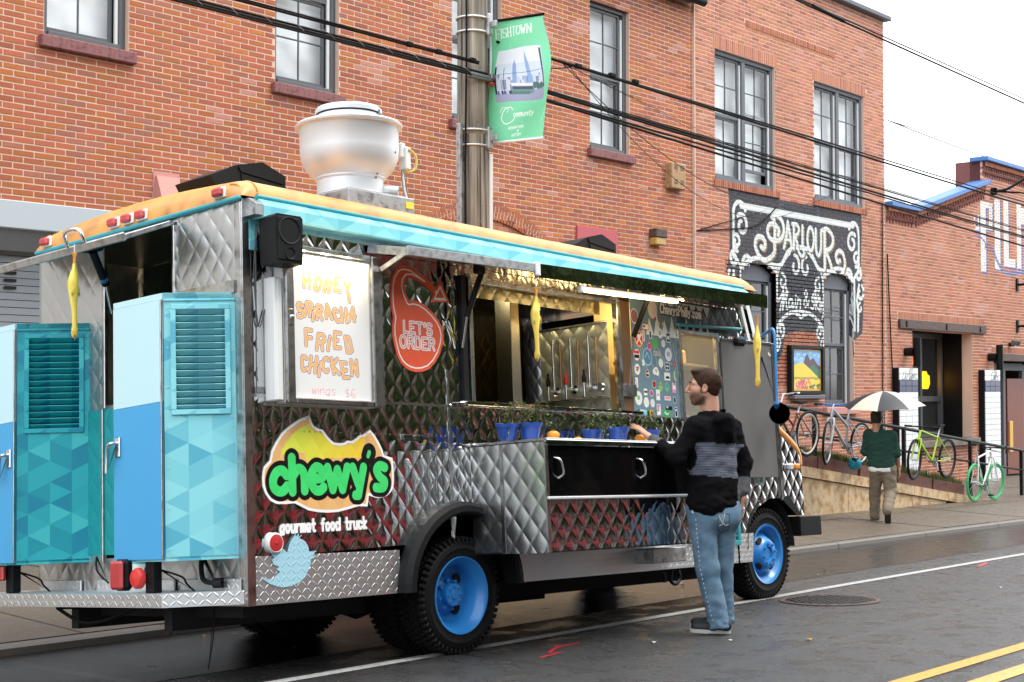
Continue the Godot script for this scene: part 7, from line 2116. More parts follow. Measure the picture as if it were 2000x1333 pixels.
func chicken(label: String,p: Vector3,size: float,turn: float,string_up: float) -> void:
	var t := thing("rubber_chicken", label, "rubber chicken", Transform3D(Basis(Vector3.UP, turn), p), "rubber chickens hung on the truck")
	var ym: Material = M.get("chicken_yellow")
	if ym == null:
		ym = mat("chicken_yellow", Color(0.90, 0.70, 0.12), 0.42, 0, {"subsurf_scatter_enabled": true, "subsurf_scatter_strength": 0.15})
		mat("chicken_feet", Color(0.80, 0.32, 0.04), 0.45); mat("chicken_comb", Color(0.82, 0.26, 0.20), 0.45); mat("string_white", Color(0.7, 0.7, 0.68), 0.8)
	var s := size
	var ring := [[-0.13,0.022,0.016],[-0.17,0.036,0.024],[-0.22,0.050,0.032],[-0.28,0.055,0.038],[-0.35,0.054,0.038],[-0.42,0.047,0.032],[-0.50,0.034,0.026],[-0.58,0.025,0.022],[-0.68,0.021,0.020],[-0.78,0.021,0.020],[-0.83,0.028,0.025],[-0.87,0.030,0.027],[-0.91,0.022,0.02],[-0.925,0.004,0.004]]
	var b := B.new()
	var seg := 18
	for i in ring.size():
		var r = ring[i]
		for k in seg + 1:
			var a := TAU * k / seg
			var bump := 1.0 + (0.05 * sin(r[0] * 60.0 + a * 3.0) if i > 1 and i < 8 else 0.0)
			var nx := V(cos(a) / r[1],0.35 if i < 3 else (-0.3 if i > 8 else 0.0),sin(a) / r[2])
			b.vert(V(cos(a) * r[1] * 1.5 * bump + 0.03 * sin(r[0] * 6.0),r[0],sin(a) * r[2] * 1.5 * bump) * s,V(cos(a) / r[1],0,sin(a) / r[2]).normalized() + V(0,0.3 * (1 if i < 3 else (-1 if i > 10 else 0)),0))
	for i in ring.size() - 1:
		for k in seg:
			var p0 := i * (seg + 1) + k
			b.tri_i(p0,p0 + 1,p0 + seg + 2); b.tri_i(p0,p0 + seg + 2,p0 + seg + 1)
	put("body", b, ym, t)
	for sg in [-1.0,1.0]:
		b = B.new(); b.tube([V(sg * 0.010, -0.05, 0) * s, V(sg * 0.018, -0.10, 0) * s, V(sg * 0.030, -0.16, 0.004) * s, V(sg * 0.036, -0.24, 0.008) * s], 0.016 * s, 8, 0.036 * s); put("thigh", b, ym, t)
		b = B.new(); b.tube([V(sg * 0.006,0.03,0) * s,V(sg * 0.010,-0.11,0) * s],0.014 * s,8)
		for q in [-1.0,0.0,1.0]: b.tube([V(sg * 0.008,0.015,0) * s,V(sg * 0.02 + q * 0.018,0.085,0.012 * q) * s],0.011 * s,6,0.006 * s)
		put("foot", b, M.chicken_feet, t)
		b = B.new(); b.xf = Transform3D(Basis(Vector3.BACK, sg * 0.35).scaled_local(Vector3(0.35, 1, 0.7)), V(sg * 0.075, -0.36, 0.02) * s); b.lathe([Vector2(0, -0.085 * s), Vector2(0.024 * s, -0.05 * s), Vector2(0.033 * s, 0.0), Vector2(0.026 * s, 0.04 * s), Vector2(0, 0.055 * s)], 12); put("wing", b, ym, t)
	b = B.new(); b.xf = Transform3D(Basis(Vector3.BACK, PI), V(0.004, -0.90, 0.012) * s); b.lathe([Vector2(0.017 * s, 0), Vector2(0.012 * s, 0.03 * s), Vector2(0, 0.06 * s)], 10); b.xf = Transform3D(Basis(Vector3.BACK, PI - 0.5), V(-0.018, -0.89, 0.01) * s); b.lathe([Vector2(0.012 * s, 0), Vector2(0.008 * s, 0.025 * s), Vector2(0, 0.05 * s)], 8); put("beak", b, M.chicken_feet, t)
	b = B.new()
	for q in 4: b.xf = Transform3D(Basis(),V(0.026,-0.80 - q * 0.028,-0.004) * s); b.lathe([Vector2(0,-0.016 * s),Vector2(0.014 * s,-0.006 * s),Vector2(0.015 * s,0.006 * s),Vector2(0,0.016 * s)],8)
	b.xf = Transform3D.IDENTITY
	put("comb", b, M.chicken_comb, t)
	b = B.new()
	for sg in [-1.0,1.0]: b.tube([V(0.004 * sg,-0.04,0.01) * s,V(0.012 * sg,0.03,0.0) * s,V(0.0,string_up,0)],0.0022,5)
	b.tube([V(-0.016,-0.045,0.0) * s,V(0,-0.05,0.014) * s,V(0.016,-0.045,0) * s,V(0,-0.05,-0.014) * s,V(-0.016,-0.045,0) * s],0.003,5)
	put("string", b, M.string_white, t)
func pot(label: String,p: Vector3,r: float,n: int) -> void:
	var t := thing("flower_pot", label, "flower pot", at(p), "blue flower pots on the counter")
	var b := B.new()
	b.lathe([Vector2(0,0),Vector2(r * 0.68,0),Vector2(r * 0.92,r * 1.25),Vector2(r,r * 1.25),Vector2(r * 1.03,r * 1.55),Vector2(r * 0.95,r * 1.56),Vector2(r * 0.9,r * 1.35)],30)
	put("pot", b, M.pot_blue, t)
	b = B.new(); b.lathe([Vector2(r * 0.93, r * 1.4), Vector2(0, r * 1.42)], 20); put("soil", b, M.room, t)
	var lv := B.new(); var st := B.new()
	for i in n:
		var a := rng.randf() * TAU
		var up := rng.randf_range(0.02,0.13)
		var out := rng.randf_range(0.4,1.9) * r
		var pts := []
		for k in 6:
			var q := k / 5.0
			pts.append(V(cos(a) * out * q + 0.01 * sin(q * 9 + i),r * 1.4 + up * sin(q * 2.2) * 1.3 - (0.12 * q * q * (1.0 if i % 3 == 0 else 0.25)),sin(a) * out * q))
		st.tube(pts,0.0016,4)
		for k in range(1,6):
			for e in 3:
				var bs := Basis(Vector3.UP,rng.randf() * TAU) * Basis(Vector3.RIGHT,rng.randf_range(-0.9,0.6))
				lv.xf = Transform3D(bs,pts[k] + V(rng.randf_range(-0.008,0.008),rng.randf_range(-0.004,0.01),rng.randf_range(-0.008,0.008)))
				var g := rng.randf_range(0.6,1.5)
				lv.col = Color(g * rng.randf_range(0.9,1.5),g,g * 0.7)
				var l := rng.randf_range(0.010,0.02)
				lv.quad(V(0,0,0),V(l * 0.45,0.002,l * 0.5),V(0,0,l * 1.3),V(-l * 0.45,0.002,l * 0.5))
	lv.xf = Transform3D.IDENTITY
	var o := put("leaves", lv, M.pot_leaf, t); o.set_meta("kind", "stuff")
	put("stems", st, M.pot_stem, t)
func pumpkin(label: String,p: Vector3,r: float) -> void:
	var t := thing("pumpkin", label, "pumpkin", at(p, rng.randf() * 3), "small pumpkins on the counter")
	var b := B.new()
	var seg := 32
	for j in 11:
		var f := PI * j / 10.0
		for k in seg + 1:
			var a := TAU * k / seg
			var rr := r * (sin(f) * (1.0 - 0.09 * absf(sin(a * 4.0)))) + 0.001
			b.vert(V(cos(a) * rr,r * 0.72 * (1 - cos(f)) * 1.0 - (0.12 * r if j == 10 else 0.0),sin(a) * rr),V(cos(a) * sin(f) - 0.3 * cos(a + PI / 2) * sin(a * 8),-cos(f),sin(a) * sin(f)))
	for j in 10:
		for k in seg:
			var q := j * (seg + 1) + k
			b.tri_i(q,q + seg + 1,q + seg + 2); b.tri_i(q,q + seg + 2,q + 1)
	put("flesh", b, M.pumpkin, t)
	b = B.new(); b.tube([V(0, r * 1.3, 0), V(0.004, r * 1.62, 0.004)], r * 0.13, 7, r * 0.09); put("stalk", b, M.pot_stem, t)
func on_truck() -> void:
	mat("pot_blue", Color(0.012, 0.075, 0.42), 0.25, 0, {"clearcoat_enabled": true, "clearcoat": 0.5})
	mat("pot_leaf", Color(0.085, 0.13, 0.045), 0.55, 0, {"vertex_color_use_as_albedo": true, "backlight_enabled": true, "backlight": Color(0.25, 0.35, 0.12)})
	mat("pot_stem", Color(0.10, 0.12, 0.05), 0.7)
	mat("pumpkin", Color(0.80, 0.30, 0.02), 0.4)
	chicken("yellow rubber chicken hanging by its feet from the raised rear hatch, at the left", tkx * V(-0.42, 1.955, -0.955), 0.475, 0.6, 0.09)
	chicken("yellow rubber chicken hanging in front of the serving window from the hatch", tkx * V(2.115, 1.835, 0.335), 0.46, 0.2, 0.1)
	chicken("yellow rubber chicken hanging from the front end of the hatch beside the blue mirror arm", tkx * V(4.85, 1.87, 0.335), 0.545, 0.4, 0.05)
	var ty := 0.886
	pot("dark blue flower pot with trailing green plant, leftmost on the counter", tkx * V(1.87, ty, 0.25), 0.072, 16)
	pot("bright blue flower pot with trailing plant beside the orange pumpkin", tkx * V(2.0, ty, 0.33), 0.075, 24)
	pot("dark blue flower pot half hidden behind another, mid counter", tkx * V(2.92, ty, 0.12), 0.072, 14)
	pot("bright blue flower pot with leafy plant near the man's raised hand", tkx * V(2.92, ty, 0.34), 0.072, 22)
	pot("blue flower pot with plant behind the man's wrist", tkx * V(3.48, ty, 0.2), 0.075, 20)
	pumpkin("orange pumpkin standing right of the leftmost blue pots", tkx * V(2.07, ty, 0.46), 0.04)
	pumpkin("flat yellow orange pumpkin left of the second pair of blue pots", tkx * V(2.68, ty, 0.18), 0.035)
	pumpkin("flat yellow orange pumpkin right of the second pair of blue pots", tkx * V(3.06, ty, 0.42), 0.04)
	pumpkin("small yellow gourd next to the man's fingertips", tkx * V(3.2, ty, 0.36), 0.032)
func pole() -> void:
	var t := thing("utility_pole", "weathered grey wooden utility pole behind the food truck", "utility pole", at(V(9.62, -0.44, -8.8)))
	var b := B.new()
	var H := 8.6
	var seg := 40
	for j in 40:
		var y := H * j / 39.0
		var r := lerpf(0.158,0.118,j / 39.0)
		for k in seg + 1:
			var a := TAU * k / seg
			var e := 0.004 * sin(a * 7 + y * 0.7) + 0.003 * sin(a * 17 + y * 1.9) + 0.0025 * sin(a * 31 - y)
			b.vert(V(cos(a) * (r + e) - 0.006 * y,y,sin(a) * (r + e)),V(cos(a) - 0.5 * (0.028 * cos(a * 7 + y * 0.7) + 0.05 * cos(a * 17 + y * 1.9)) * -sin(a),0,sin(a)),Vector2(a / TAU,y / 4.0))
	for j in 39:
		for k in seg:
			var p := j * (seg + 1) + k
			b.tri_i(p,p + seg + 1,p + seg + 2); b.tri_i(p,p + seg + 2,p + 1)
	var ik := Image.create_empty(256,512,false,Image.FORMAT_RGB8)
	var f := FastNoiseLite.new(); f.seed = 5; f.frequency = 0.05; f.fractal_octaves = 4
	for y in 512:
		for x in 256:
			var n := f.get_noise_3d(cos(TAU * x / 256.0) * 90,sin(TAU * x / 256.0) * 90,y * 0.07) * 0.5 + 0.5
			var d := f.get_noise_3d(cos(TAU * x / 256.0) * 20,sin(TAU * x / 256.0) * 20,y * 0.25 + 300) * 0.5 + 0.5
			var g := clampf(0.3 + 0.75 * n,0,1) * (0.75 + 0.4 * d)
			if n < 0.33: g *= 0.55
			ik.set_pixel(x,y,Color(g * 0.74,g * 0.70,g * 0.63))
	var wm := mat("weathered_wood", Color(1, 1, 1), 0.85, 0, {"albedo_texture": ImageTexture.create_from_image(ik)})
	put("shaft", b, wm, t)
	var px := func(y: float) -> float: return -0.006 * (y + 0.44)
	var py := func(y: float) -> float: return y + 0.44
	for y in [4.63,4.50,3.60,3.46]:
		b = B.new()
		var pts := []
		for k in 25: pts.append(V(cos(TAU * k / 24.0) * 0.146 + px.call(y),py.call(y),sin(TAU * k / 24.0) * 0.146))
		b.tube(pts,0.009,6)
		put("steel_band", b, M.alum, t)
	for y in [4.57,3.53]:
		b = B.new(); b.box(V(px.call(y) + 0.06, py.call(y), 0.15), V(0.07, 0.2, 0.05), 0.01); b.box(V(px.call(y) + 0.07, py.call(y), 0.19), V(0.03, 0.06, 0.1), 0.008); put("band_bracket", b, M.galv, t)
	b = B.new(); b.box(V(0.10, py.call(4.05), 0.12), V(0.09, 0.08, 0.012), 0.003); put("number_tag", b, M.tan_paint, t)
	b = B.new(); b.box(V(px.call(4.0) - 0.01, py.call(4.07), 0.15), V(0.4, 0.05, 0.06), 0.01); b.box(V(0.08, py.call(4.09), 0.17), V(0.12, 0.05, 0.05), 0.01); put("cable_clamp", b, M.steel_grey, t)
	b = B.new(); b.box(V(0.1, py.call(4.03), 0.175), V(0.16, 0.016, 0.02), 0.004); put("red_clip", b, M.lens_red, t)
	b = B.new(); b.box(V(0.13, py.call(3.04), 0.08), V(0.05, 0.72, 0.03), 0.006); put("ground_moulding", b, M.track_white, t)
	b = B.new(); b.box(V(-0.185, py.call(2.5), 0.0), V(0.05, 1.6, 0.06), 0.006); b.box(V(-0.20, py.call(3.4), 0.0), V(0.045, 0.5, 0.05), 0.006); put("conduit", b, M.galv, t)
	b = B.new(); b.tube([V(-0.175, py.call(5.6), 0.06), V(-0.172, py.call(4.2), 0.06), V(-0.178, py.call(3.3), 0.05), V(-0.17, py.call(2.4), 0.05)], 0.009, 6); put("riser_wire", b, M.cable, t)
	b = B.new()
	for i in 26:
		var a := rng.randf_range(-0.6,2.2); var y := rng.randf_range(2.4,5.0)
		b.xf = Transform3D(Basis(Vector3.UP,-a),V(px.call(y) + cos(a) * 0.142,py.call(y),sin(a) * 0.142)); b.box(Vector3.ZERO,V(0.01,0.012,0.012),0.003)
	put("nails", b, M.steel_grey, t)
	b = B.new(); b.prism(P2([0.13, 2.35, 0.42, 2.35, 0.13, 3.15]), -0.02, 0.02); put("splint", b, M.galv, t)
	t = thing("street_banner", "green cloth street banner on the wooden pole, with a city photo printed on it", "banner", at(V(9.76, 0, 0)))
	for e in [[4.625,4.595],[3.502,3.482]]:
		b = B.new(); b.tube([V(-0.02, e[0], -8.72), V(0.0, e[1], -8.09)], 0.013, 8); put("banner_arm", b, M.cable if e[0] > 4 else M.white_paint, t)
	var k := Ink.new(480,820,760.0,Color(0.49,0.84,0.67))
	var W := Color(0.93,0.97,0.95)
	for i in 40: k.line([Vector2(0.05 + 0.015 * i,0.2 + 0.02 * i),Vector2(0.1 + 0.015 * i,0.05 + 0.02 * i)],0.02,Color(0.55,0.88,0.73,1)) if i % 9 == 0 else null
	var xx := 0.055
	for ch in "FISHTOWN":
		var h := 0.078
		for st in Ink.GLYPH[ch]:
			for i in st.size() - 1:
				var p: Vector2 = st[i]; var q: Vector2 = st[i + 1]
				k.line([Vector2(xx + p.x * h * 0.62,0.07 + p.y * h),Vector2(xx + q.x * h * 0.62,0.07 + q.y * h)],lerpf(0.006,0.013,absf((q - p).normalized().y)),W)
			for e in [st[0],st[st.size() - 1]]:
				if e.y < 0.02 or e.y > 0.98: k.line([Vector2(xx + e.x * h * 0.62 - 0.011,0.07 + e.y * h),Vector2(xx + e.x * h * 0.62 + 0.011,0.07 + e.y * h)],0.005,W)
		xx += h * (0.25 if ch == "I" else (0.9 if ch == "W" else 0.78))
	k.rect(0.09,0.27,0.56,0.73,Color(0.80,0.85,0.93))
	k.rect(0.09,0.27,0.56,0.40,Color(0.87,0.90,0.95))
	for i in 60:
		var bx := rng.randf_range(0.1,0.53); var bh := rng.randf_range(0.03,0.13)
		k.rect(bx,0.62 - bh,bx + rng.randf_range(0.015,0.04),0.63,[Color(0.62,0.68,0.8),Color(0.74,0.78,0.86),Color(0.5,0.56,0.7),Color(0.82,0.82,0.86)][i % 4])
	k.rect(0.27,0.42,0.30,0.62,Color(0.52,0.64,0.82)); k.fill([Vector2(0.27,0.42),Vector2(0.30,0.42),Vector2(0.285,0.37)],Color(0.52,0.64,0.82))
	k.rect(0.385,0.40,0.42,0.62,Color(0.55,0.66,0.84)); k.fill([Vector2(0.385,0.40),Vector2(0.42,0.40),Vector2(0.403,0.30)],Color(0.55,0.66,0.84))
	k.rect(0.09,0.42,0.115,0.72,Color(0.12,0.14,0.2)); k.rect(0.54,0.29,0.556,0.66,Color(0.25,0.3,0.42))
	k.fill([Vector2(0.09,0.66),Vector2(0.56,0.62),Vector2(0.56,0.73),Vector2(0.09,0.73)],Color(0.62,0.62,0.74))
	k.rect(0.25,0.585,0.43,0.665,Color(0.45,0.55,0.58)); k.rect(0.26,0.575,0.42,0.60,Color(0.86,0.88,0.9)); k.rect(0.27,0.605,0.42,0.63,Color(0.25,0.3,0.38)); k.rect(0.25,0.645,0.40,0.672,Color(0.3,0.5,0.45))
	for i in 6: k.rect(0.12 + i * 0.024,0.635 + 0.004 * (i % 2),0.14 + i * 0.024,0.668,[Color(0.3,0.35,0.55),Color(0.7,0.72,0.8),Color(0.2,0.24,0.4)][i % 3])
	for i in 20: k.dot(Vector2(rng.randf_range(0.43,0.53),rng.randf_range(0.58,0.63)),0.014,Color(0.3,0.42,0.42))
	k.line([Vector2(0.12,0.5),Vector2(0.54,0.47)],0.003,Color(0.2,0.22,0.3)); k.line([Vector2(0.2,0.44),Vector2(0.2,0.66)],0.005,Color(0.3,0.32,0.42))
	k.line(Ink.smooth([Vector2(0.25,0.80),Vector2(0.22,0.775),Vector2(0.15,0.80),Vector2(0.12,0.87),Vector2(0.16,0.915),Vector2(0.24,0.895),Vector2(0.26,0.87)]),0.008,W)
	k.line(Ink.smooth([Vector2(0.11,0.815),Vector2(0.14,0.775),Vector2(0.2,0.785),Vector2(0.18,0.82)]),0.005,W)
	k.text("ommunity", Vector2(0.255, 0.815), 0.048, 0.007, W, 0.55, 0.2)
	k.text("GENERATIONS", Vector2(0.195, 0.945), 0.022, 0.0045, W, 0.62, 0.32); k.text("OF", Vector2(0.31, 0.982), 0.018, 0.0045, W, 0.62, 0.32); k.text("HISTORY", Vector2(0.25, 1.012), 0.022, 0.0045, W, 0.62, 0.32)
	var bm := mat("banner_cloth", Color(1, 1, 1), 0.5, 0, {"albedo_texture": k.tex(), "backlight_enabled": true, "backlight": Color(0.5, 0.55, 0.5)})
	b = B.new()
	var nx := 14; var ny := 30
	for j in ny + 1:
		for i in nx + 1:
			var u := float(i) / nx; var v := float(j) / ny
			var bulge := 0.055 * sin(PI * v) * u
			var z := lerpf(-8.73,-8.105,u) + bulge * 1.3
			var y := lerpf(lerpf(4.625,4.595,u),lerpf(3.502,3.482,u),v)
			var x := 0.05 * sin(PI * v) * sin(u * 5.0 + v * 6.0 + 0.5) + 0.025 * sin(u * 9 - v * 8) * sin(PI * v)
			b.vert(V(x,y,z),V(-1,0,0) + V(0,0.35 * sin(v * 9 + u * 5) * sin(PI * v),0.4 * cos(u * 6 + v * 6)) * 0.6,Vector2(u,v))
	for j in ny:
		for i in nx:
			var p := j * (nx + 1) + i
			b.tri_i(p,p + nx + 1,p + nx + 2); b.tri_i(p,p + nx + 2,p + 1)
	put("cloth", b, bm, t)
func sag(a: Vector3,b: Vector3,drop: float,n := 24) -> Array:
	var o := []
	for i in n + 1:
		var t := float(i) / n
		o.append(a.lerp(b,t) - V(0,4 * drop * t * (1 - t),0))
	return o
func wire(label: String,pts: Array,r: float,extra := []) -> void:
	var b := B.new()
	b.tube(pts,r,7)
	for e in extra: b.tube(e[0],e[1],6)
	var o := put("overhead_cable", b, M.cable)
	tag(o, label, "cable", "overhead cables")
func cables() -> void:
	var z := -8.64
	var spiral := []
	var base := sag(V(-9,4.22,z),V(9.62,4.085,z),0.02,40)
	for i in 400:
		var t := i / 399.0
		var p := V(lerpf(4.0,9.5,t),0,z)
		p.y = lerpf(4.14,4.087,t)
		spiral.append(p + V(0,cos(t * 105) * 0.027,sin(t * 105) * 0.027))
	wire("thick lashed black cable bundle left of the pole, lower of the two there", base, 0.014, [[sag(V(-9, 4.245, z), V(9.62, 4.11, z), 0.02, 40), 0.010], [sag(V(-9, 4.2, z + 0.012), V(9.62, 4.066, z + 0.012), 0.02, 40), 0.010]])
	var b := B.new(); b.tube(spiral,0.0018,4)
	tag(put("lashing_wire", b, M.galv), "thin bright lashing wire wound round the cable bundle left of the pole", "wire")
	wire("twisted black cable left of the pole, above the lashed bundle", sag(V(-9, 4.4, z), V(9.5, 4.185, z), 0.03, 40), 0.010, [[sag(V(-9, 4.415, z + 0.008), V(9.5, 4.2, z + 0.008), 0.03, 40), 0.007]])
	b = B.new()
	for x in [8.62,8.98,9.42]: b.box(V(x,4.2,z),V(0.07,0.045,0.045),0.01)
	tag(put("cable_clamp", b, M.cable), "black clamps on the twisted cable close to the left of the pole", "clamp", "", "stuff")
	wire("uppermost black cable right of the pole, crossing the upper windows", sag(V(9.75, 4.43, z), V(46, 3.75, z), 0.06, 40), 0.013)
	wire("middle thick black cable right of the pole", sag(V(9.75, 4.10, z), V(46, 3.05, z), 0.1, 40), 0.012, [[sag(V(9.75, 4.12, z), V(46, 3.07, z), 0.12, 40), 0.008]])
	wire("lowest thick black cable right of the pole", sag(V(9.75, 4.03, z), V(46, 2.85, z), 0.14, 40), 0.013)
	wire("thin looping service wire running from the pole down to the far windows", sag(V(10.7, 4.40, z), V(24.5, 4.95, -13.2), 0.7, 30), 0.005, [[sag(V(10.8, 4.39, z), V(24.0, 4.9, -13.2), 0.9, 30), 0.004], [Ink3.smooth3([V(9.8, 4.42, z), V(10.3, 4.3, z), V(10.75, 4.36, z), V(10.9, 4.42, z)]), 0.006]])
	wire("single black wire slanting down across the sky at the upper right", sag(V(12.0, 6.03, z), V(46, 5.4, z), 0.08, 40), 0.013, [[[V(15.6, 5.955, z), V(16.4, 5.92, z)], 0.024]])
	wire("faint thin wire running right from the corner of the tall brick building", sag(V(27.1, 6.75, -13.3), V(60, 9.5, -20), 0.2, 20), 0.012)
	b = B.new()
	for x in [10.95,11.5,11.9]: b.box(V(x,4.41,z),V(0.09,0.05,0.05),0.012)
	tag(put("cable_clamp", b, M.cable), "black clamps on the top cable just right of the banner", "clamp", "", "stuff")
func bike_wheel(parent: Node,c: Vector3,r: float,steer: float,tyre: Material,rim: Material,cog: bool) -> void:
	var w := Node3D.new(); w.name = nm("wheel", parent); w.transform = Transform3D(Basis(Vector3.UP, steer), c); parent.add_child(w, true)
	var b := B.new(); var pts := []
	for k in 49: pts.append(V(cos(TAU * k / 48) * r,sin(TAU * k / 48) * r,0))
	b.tube(pts, 0.019, 8, -1, false); put("tyre", b, tyre, w)
	b = B.new(); pts = []
	for k in 49: pts.append(V(cos(TAU * k / 48) * (r - 0.028),sin(TAU * k / 48) * (r - 0.028),0))
	b.tube(pts, 0.014, 6, -1, false); put("rim", b, rim, w)
	b = B.new()
	for k in 28:
		var a := TAU * k / 28
		b.tube([V(cos(a + 0.5 * (1 if k % 4 < 2 else -1)) * 0.022,sin(a + 0.5 * (1 if k % 4 < 2 else -1)) * 0.022,0.028 * (1 if k % 2 == 0 else -1)),V(cos(a) * (r - 0.03),sin(a) * (r - 0.03),0)],0.0013,4,-1,false)
	put("spokes", b, M.galv, w)
	b = B.new(); b.tube([V(0,0,-0.05),V(0,0,0.05)],0.018,10)
	if cog: b.tube([V(0,0,0.026),V(0,0,0.036)],0.036,14)
	put("hub", b, M.alum, w)
func bicycle(label: String,rw: Vector2,fw: Vector2,r: float,bb: Vector2,seat: Vector2,head_lo: Vector2,head_hi: Vector2,frame: Material,tyre: Material,rim: Material,fork: Material,saddle: Material,steer: float,z: float,style: int,lean := 0.0) -> void:
	var base := V((rw.x + fw.x) / 2,minf(rw.y,fw.y) - r,0)
	var t := thing("bicycle", label, "bicycle", Transform3D(Basis(Vector3.RIGHT, lean), V(base.x, base.y, z)), "bicycles along the ramp")
	var P := func(p: Vector2,zz := 0.0) -> Vector3: return V(p.x - base.x,p.y - base.y,zz)
	bike_wheel(t,P.call(rw),r,0.0,tyre,rim,true)
	bike_wheel(t,P.call(fw),r,steer,tyre,rim,false)
	var b := B.new()
	var tr := 0.016 if style != 1 else 0.021
	var sdir := (seat - bb).normalized()
	var top := bb.lerp(seat,0.72)
	b.tube([P.call(bb),P.call(top)],tr,10)
	b.tube([P.call(head_lo),P.call(bb)],tr * 1.15,10)
	if style == 0: b.tube([P.call(head_hi.lerp(head_lo,0.45)),P.call(bb.lerp(top,0.45))],tr,10)
	else: b.tube([P.call(head_hi),P.call(top.lerp(bb,0.03 if style != 1 else 0.25))],tr,10)
	b.tube([P.call(head_lo),P.call(head_hi)],tr * 1.2,10)
	for sg in [-1.0,1.0]:
		b.tube([P.call(bb,0.03 * sg),P.call(rw,0.06 * sg)],0.009,8)
		b.tube([P.call(top,0.02 * sg),P.call(rw,0.06 * sg)],0.008,8)
	put("frame", b, frame, t)
	b = B.new()
	for sg in [-1.0,1.0]:
		var ax: Vector3 = P.call(fw) + Basis(Vector3.UP,steer) * V(0,0,0.055 * sg)
		var cr: Vector3 = P.call(head_lo) + Basis(Vector3.UP,steer) * V(0,0,0.045 * sg)
		b.tube(Ink3.smooth3([P.call(head_lo),cr,cr.lerp(ax,0.6),ax]),0.013,8)
	put("fork", b, fork, t)
	b = B.new(); b.tube([P.call(top), P.call(seat)], 0.0135, 8); put("seat_post", b, M.alum if style != 3 else M.black_metal, t)
	b = B.new()
	b.xf = Transform3D(Basis(),P.call(seat))
	b.prism(P2([-0.15,0.02,-0.13,0.05,0.0,0.035,0.14,0.04,0.145,0.025,0.0,0.0]),-0.03,0.03); b.prism(P2([-0.15,0.02,-0.14,0.045,-0.03,0.036,-0.03,0.005]),-0.075,0.075)
	put("saddle", b, saddle, t)
	b = B.new()
	var hd := (head_hi - head_lo).normalized()
	var st: Vector2 = head_hi + hd * (0.05 if style != 0 else 0.12)
	var fr := Basis(Vector3.UP,steer)
	b.tube([P.call(head_hi),P.call(st)],0.014,8)
	var c: Vector3 = P.call(st) + fr * V(0.07,0.01,0)
	b.tube([P.call(st), c], 0.013, 8); put("stem", b, M.black_metal if style >= 2 else M.alum, t)
	b = B.new()
	if style == 0: b.tube(Ink3.smooth3([c + fr * V(-0.22,0.02,-0.24),c + fr * V(-0.05,0.03,-0.22),c,c + fr * V(-0.05,0.03,0.22),c + fr * V(-0.22,0.02,0.24)]),0.011,8)
	elif style == 4: b.tube(Ink3.smooth3([c + fr * V(0.12,-0.03,-0.2),c + fr * V(0.0,0,-0.2),c,c + fr * V(0.0,0,0.2),c + fr * V(0.12,-0.03,0.2),c + fr * V(0.13,-0.1,0.2)]),0.012,8)
	else: b.tube([c + fr * V(-0.04,0,-0.29),c,c + fr * V(-0.04,0,0.29)],0.012,8)
	put("handlebar", b, M.alum if style == 0 else (mat("bar_blue", Color(0.02, 0.15, 0.5), 0.35) if style == 1 else M.black_metal), t)
	for sg in [-1.0,1.0]:
		b = B.new()
		if style == 0: b.tube([c + fr * V(-0.2,0.02,0.24 * sg),c + fr * V(-0.3,0.02,0.25 * sg)],0.017,8)
		elif style == 4: b.tube([c + fr * V(0.1,-0.02,0.2 * sg),c + fr * V(0.13,0.03,0.2 * sg)],0.016,8)
		else: b.tube([c + fr * V(-0.025,0,0.17 * sg),c + fr * V(-0.04,0,0.29 * sg)],0.017,8)
		put("grip", b, M.plastic_black, t)
	b = B.new(); b.tube([P.call(bb, 0.05), P.call(bb, 0.058)], 0.085, 20); b.tube([P.call(bb, -0.06), P.call(bb, 0.07)], 0.02, 10); put("chainring", b, M.steel_grey, t)
	for sg in [-1.0,1.0]:
		var ca: Vector2 = bb + Vector2(0.06,-0.155) * sg
		b = B.new(); b.tube([P.call(bb, 0.075 * sg), P.call(ca, 0.085 * sg)], 0.010, 8); put("crank", b, M.alum, t)
		b = B.new(); b.box(P.call(ca, 0.13 * sg), V(0.09, 0.025, 0.08), 0.006); put("pedal", b, M.plastic_black, t)
	b = B.new()
	for sg in [-1.0,1.0]: b.tube([P.call(bb + Vector2(0,0.08 * sg),0.054),P.call(rw + Vector2(0,0.035 * sg),0.034)],0.004,5)
	put("chain", b, M.black_metal, t)
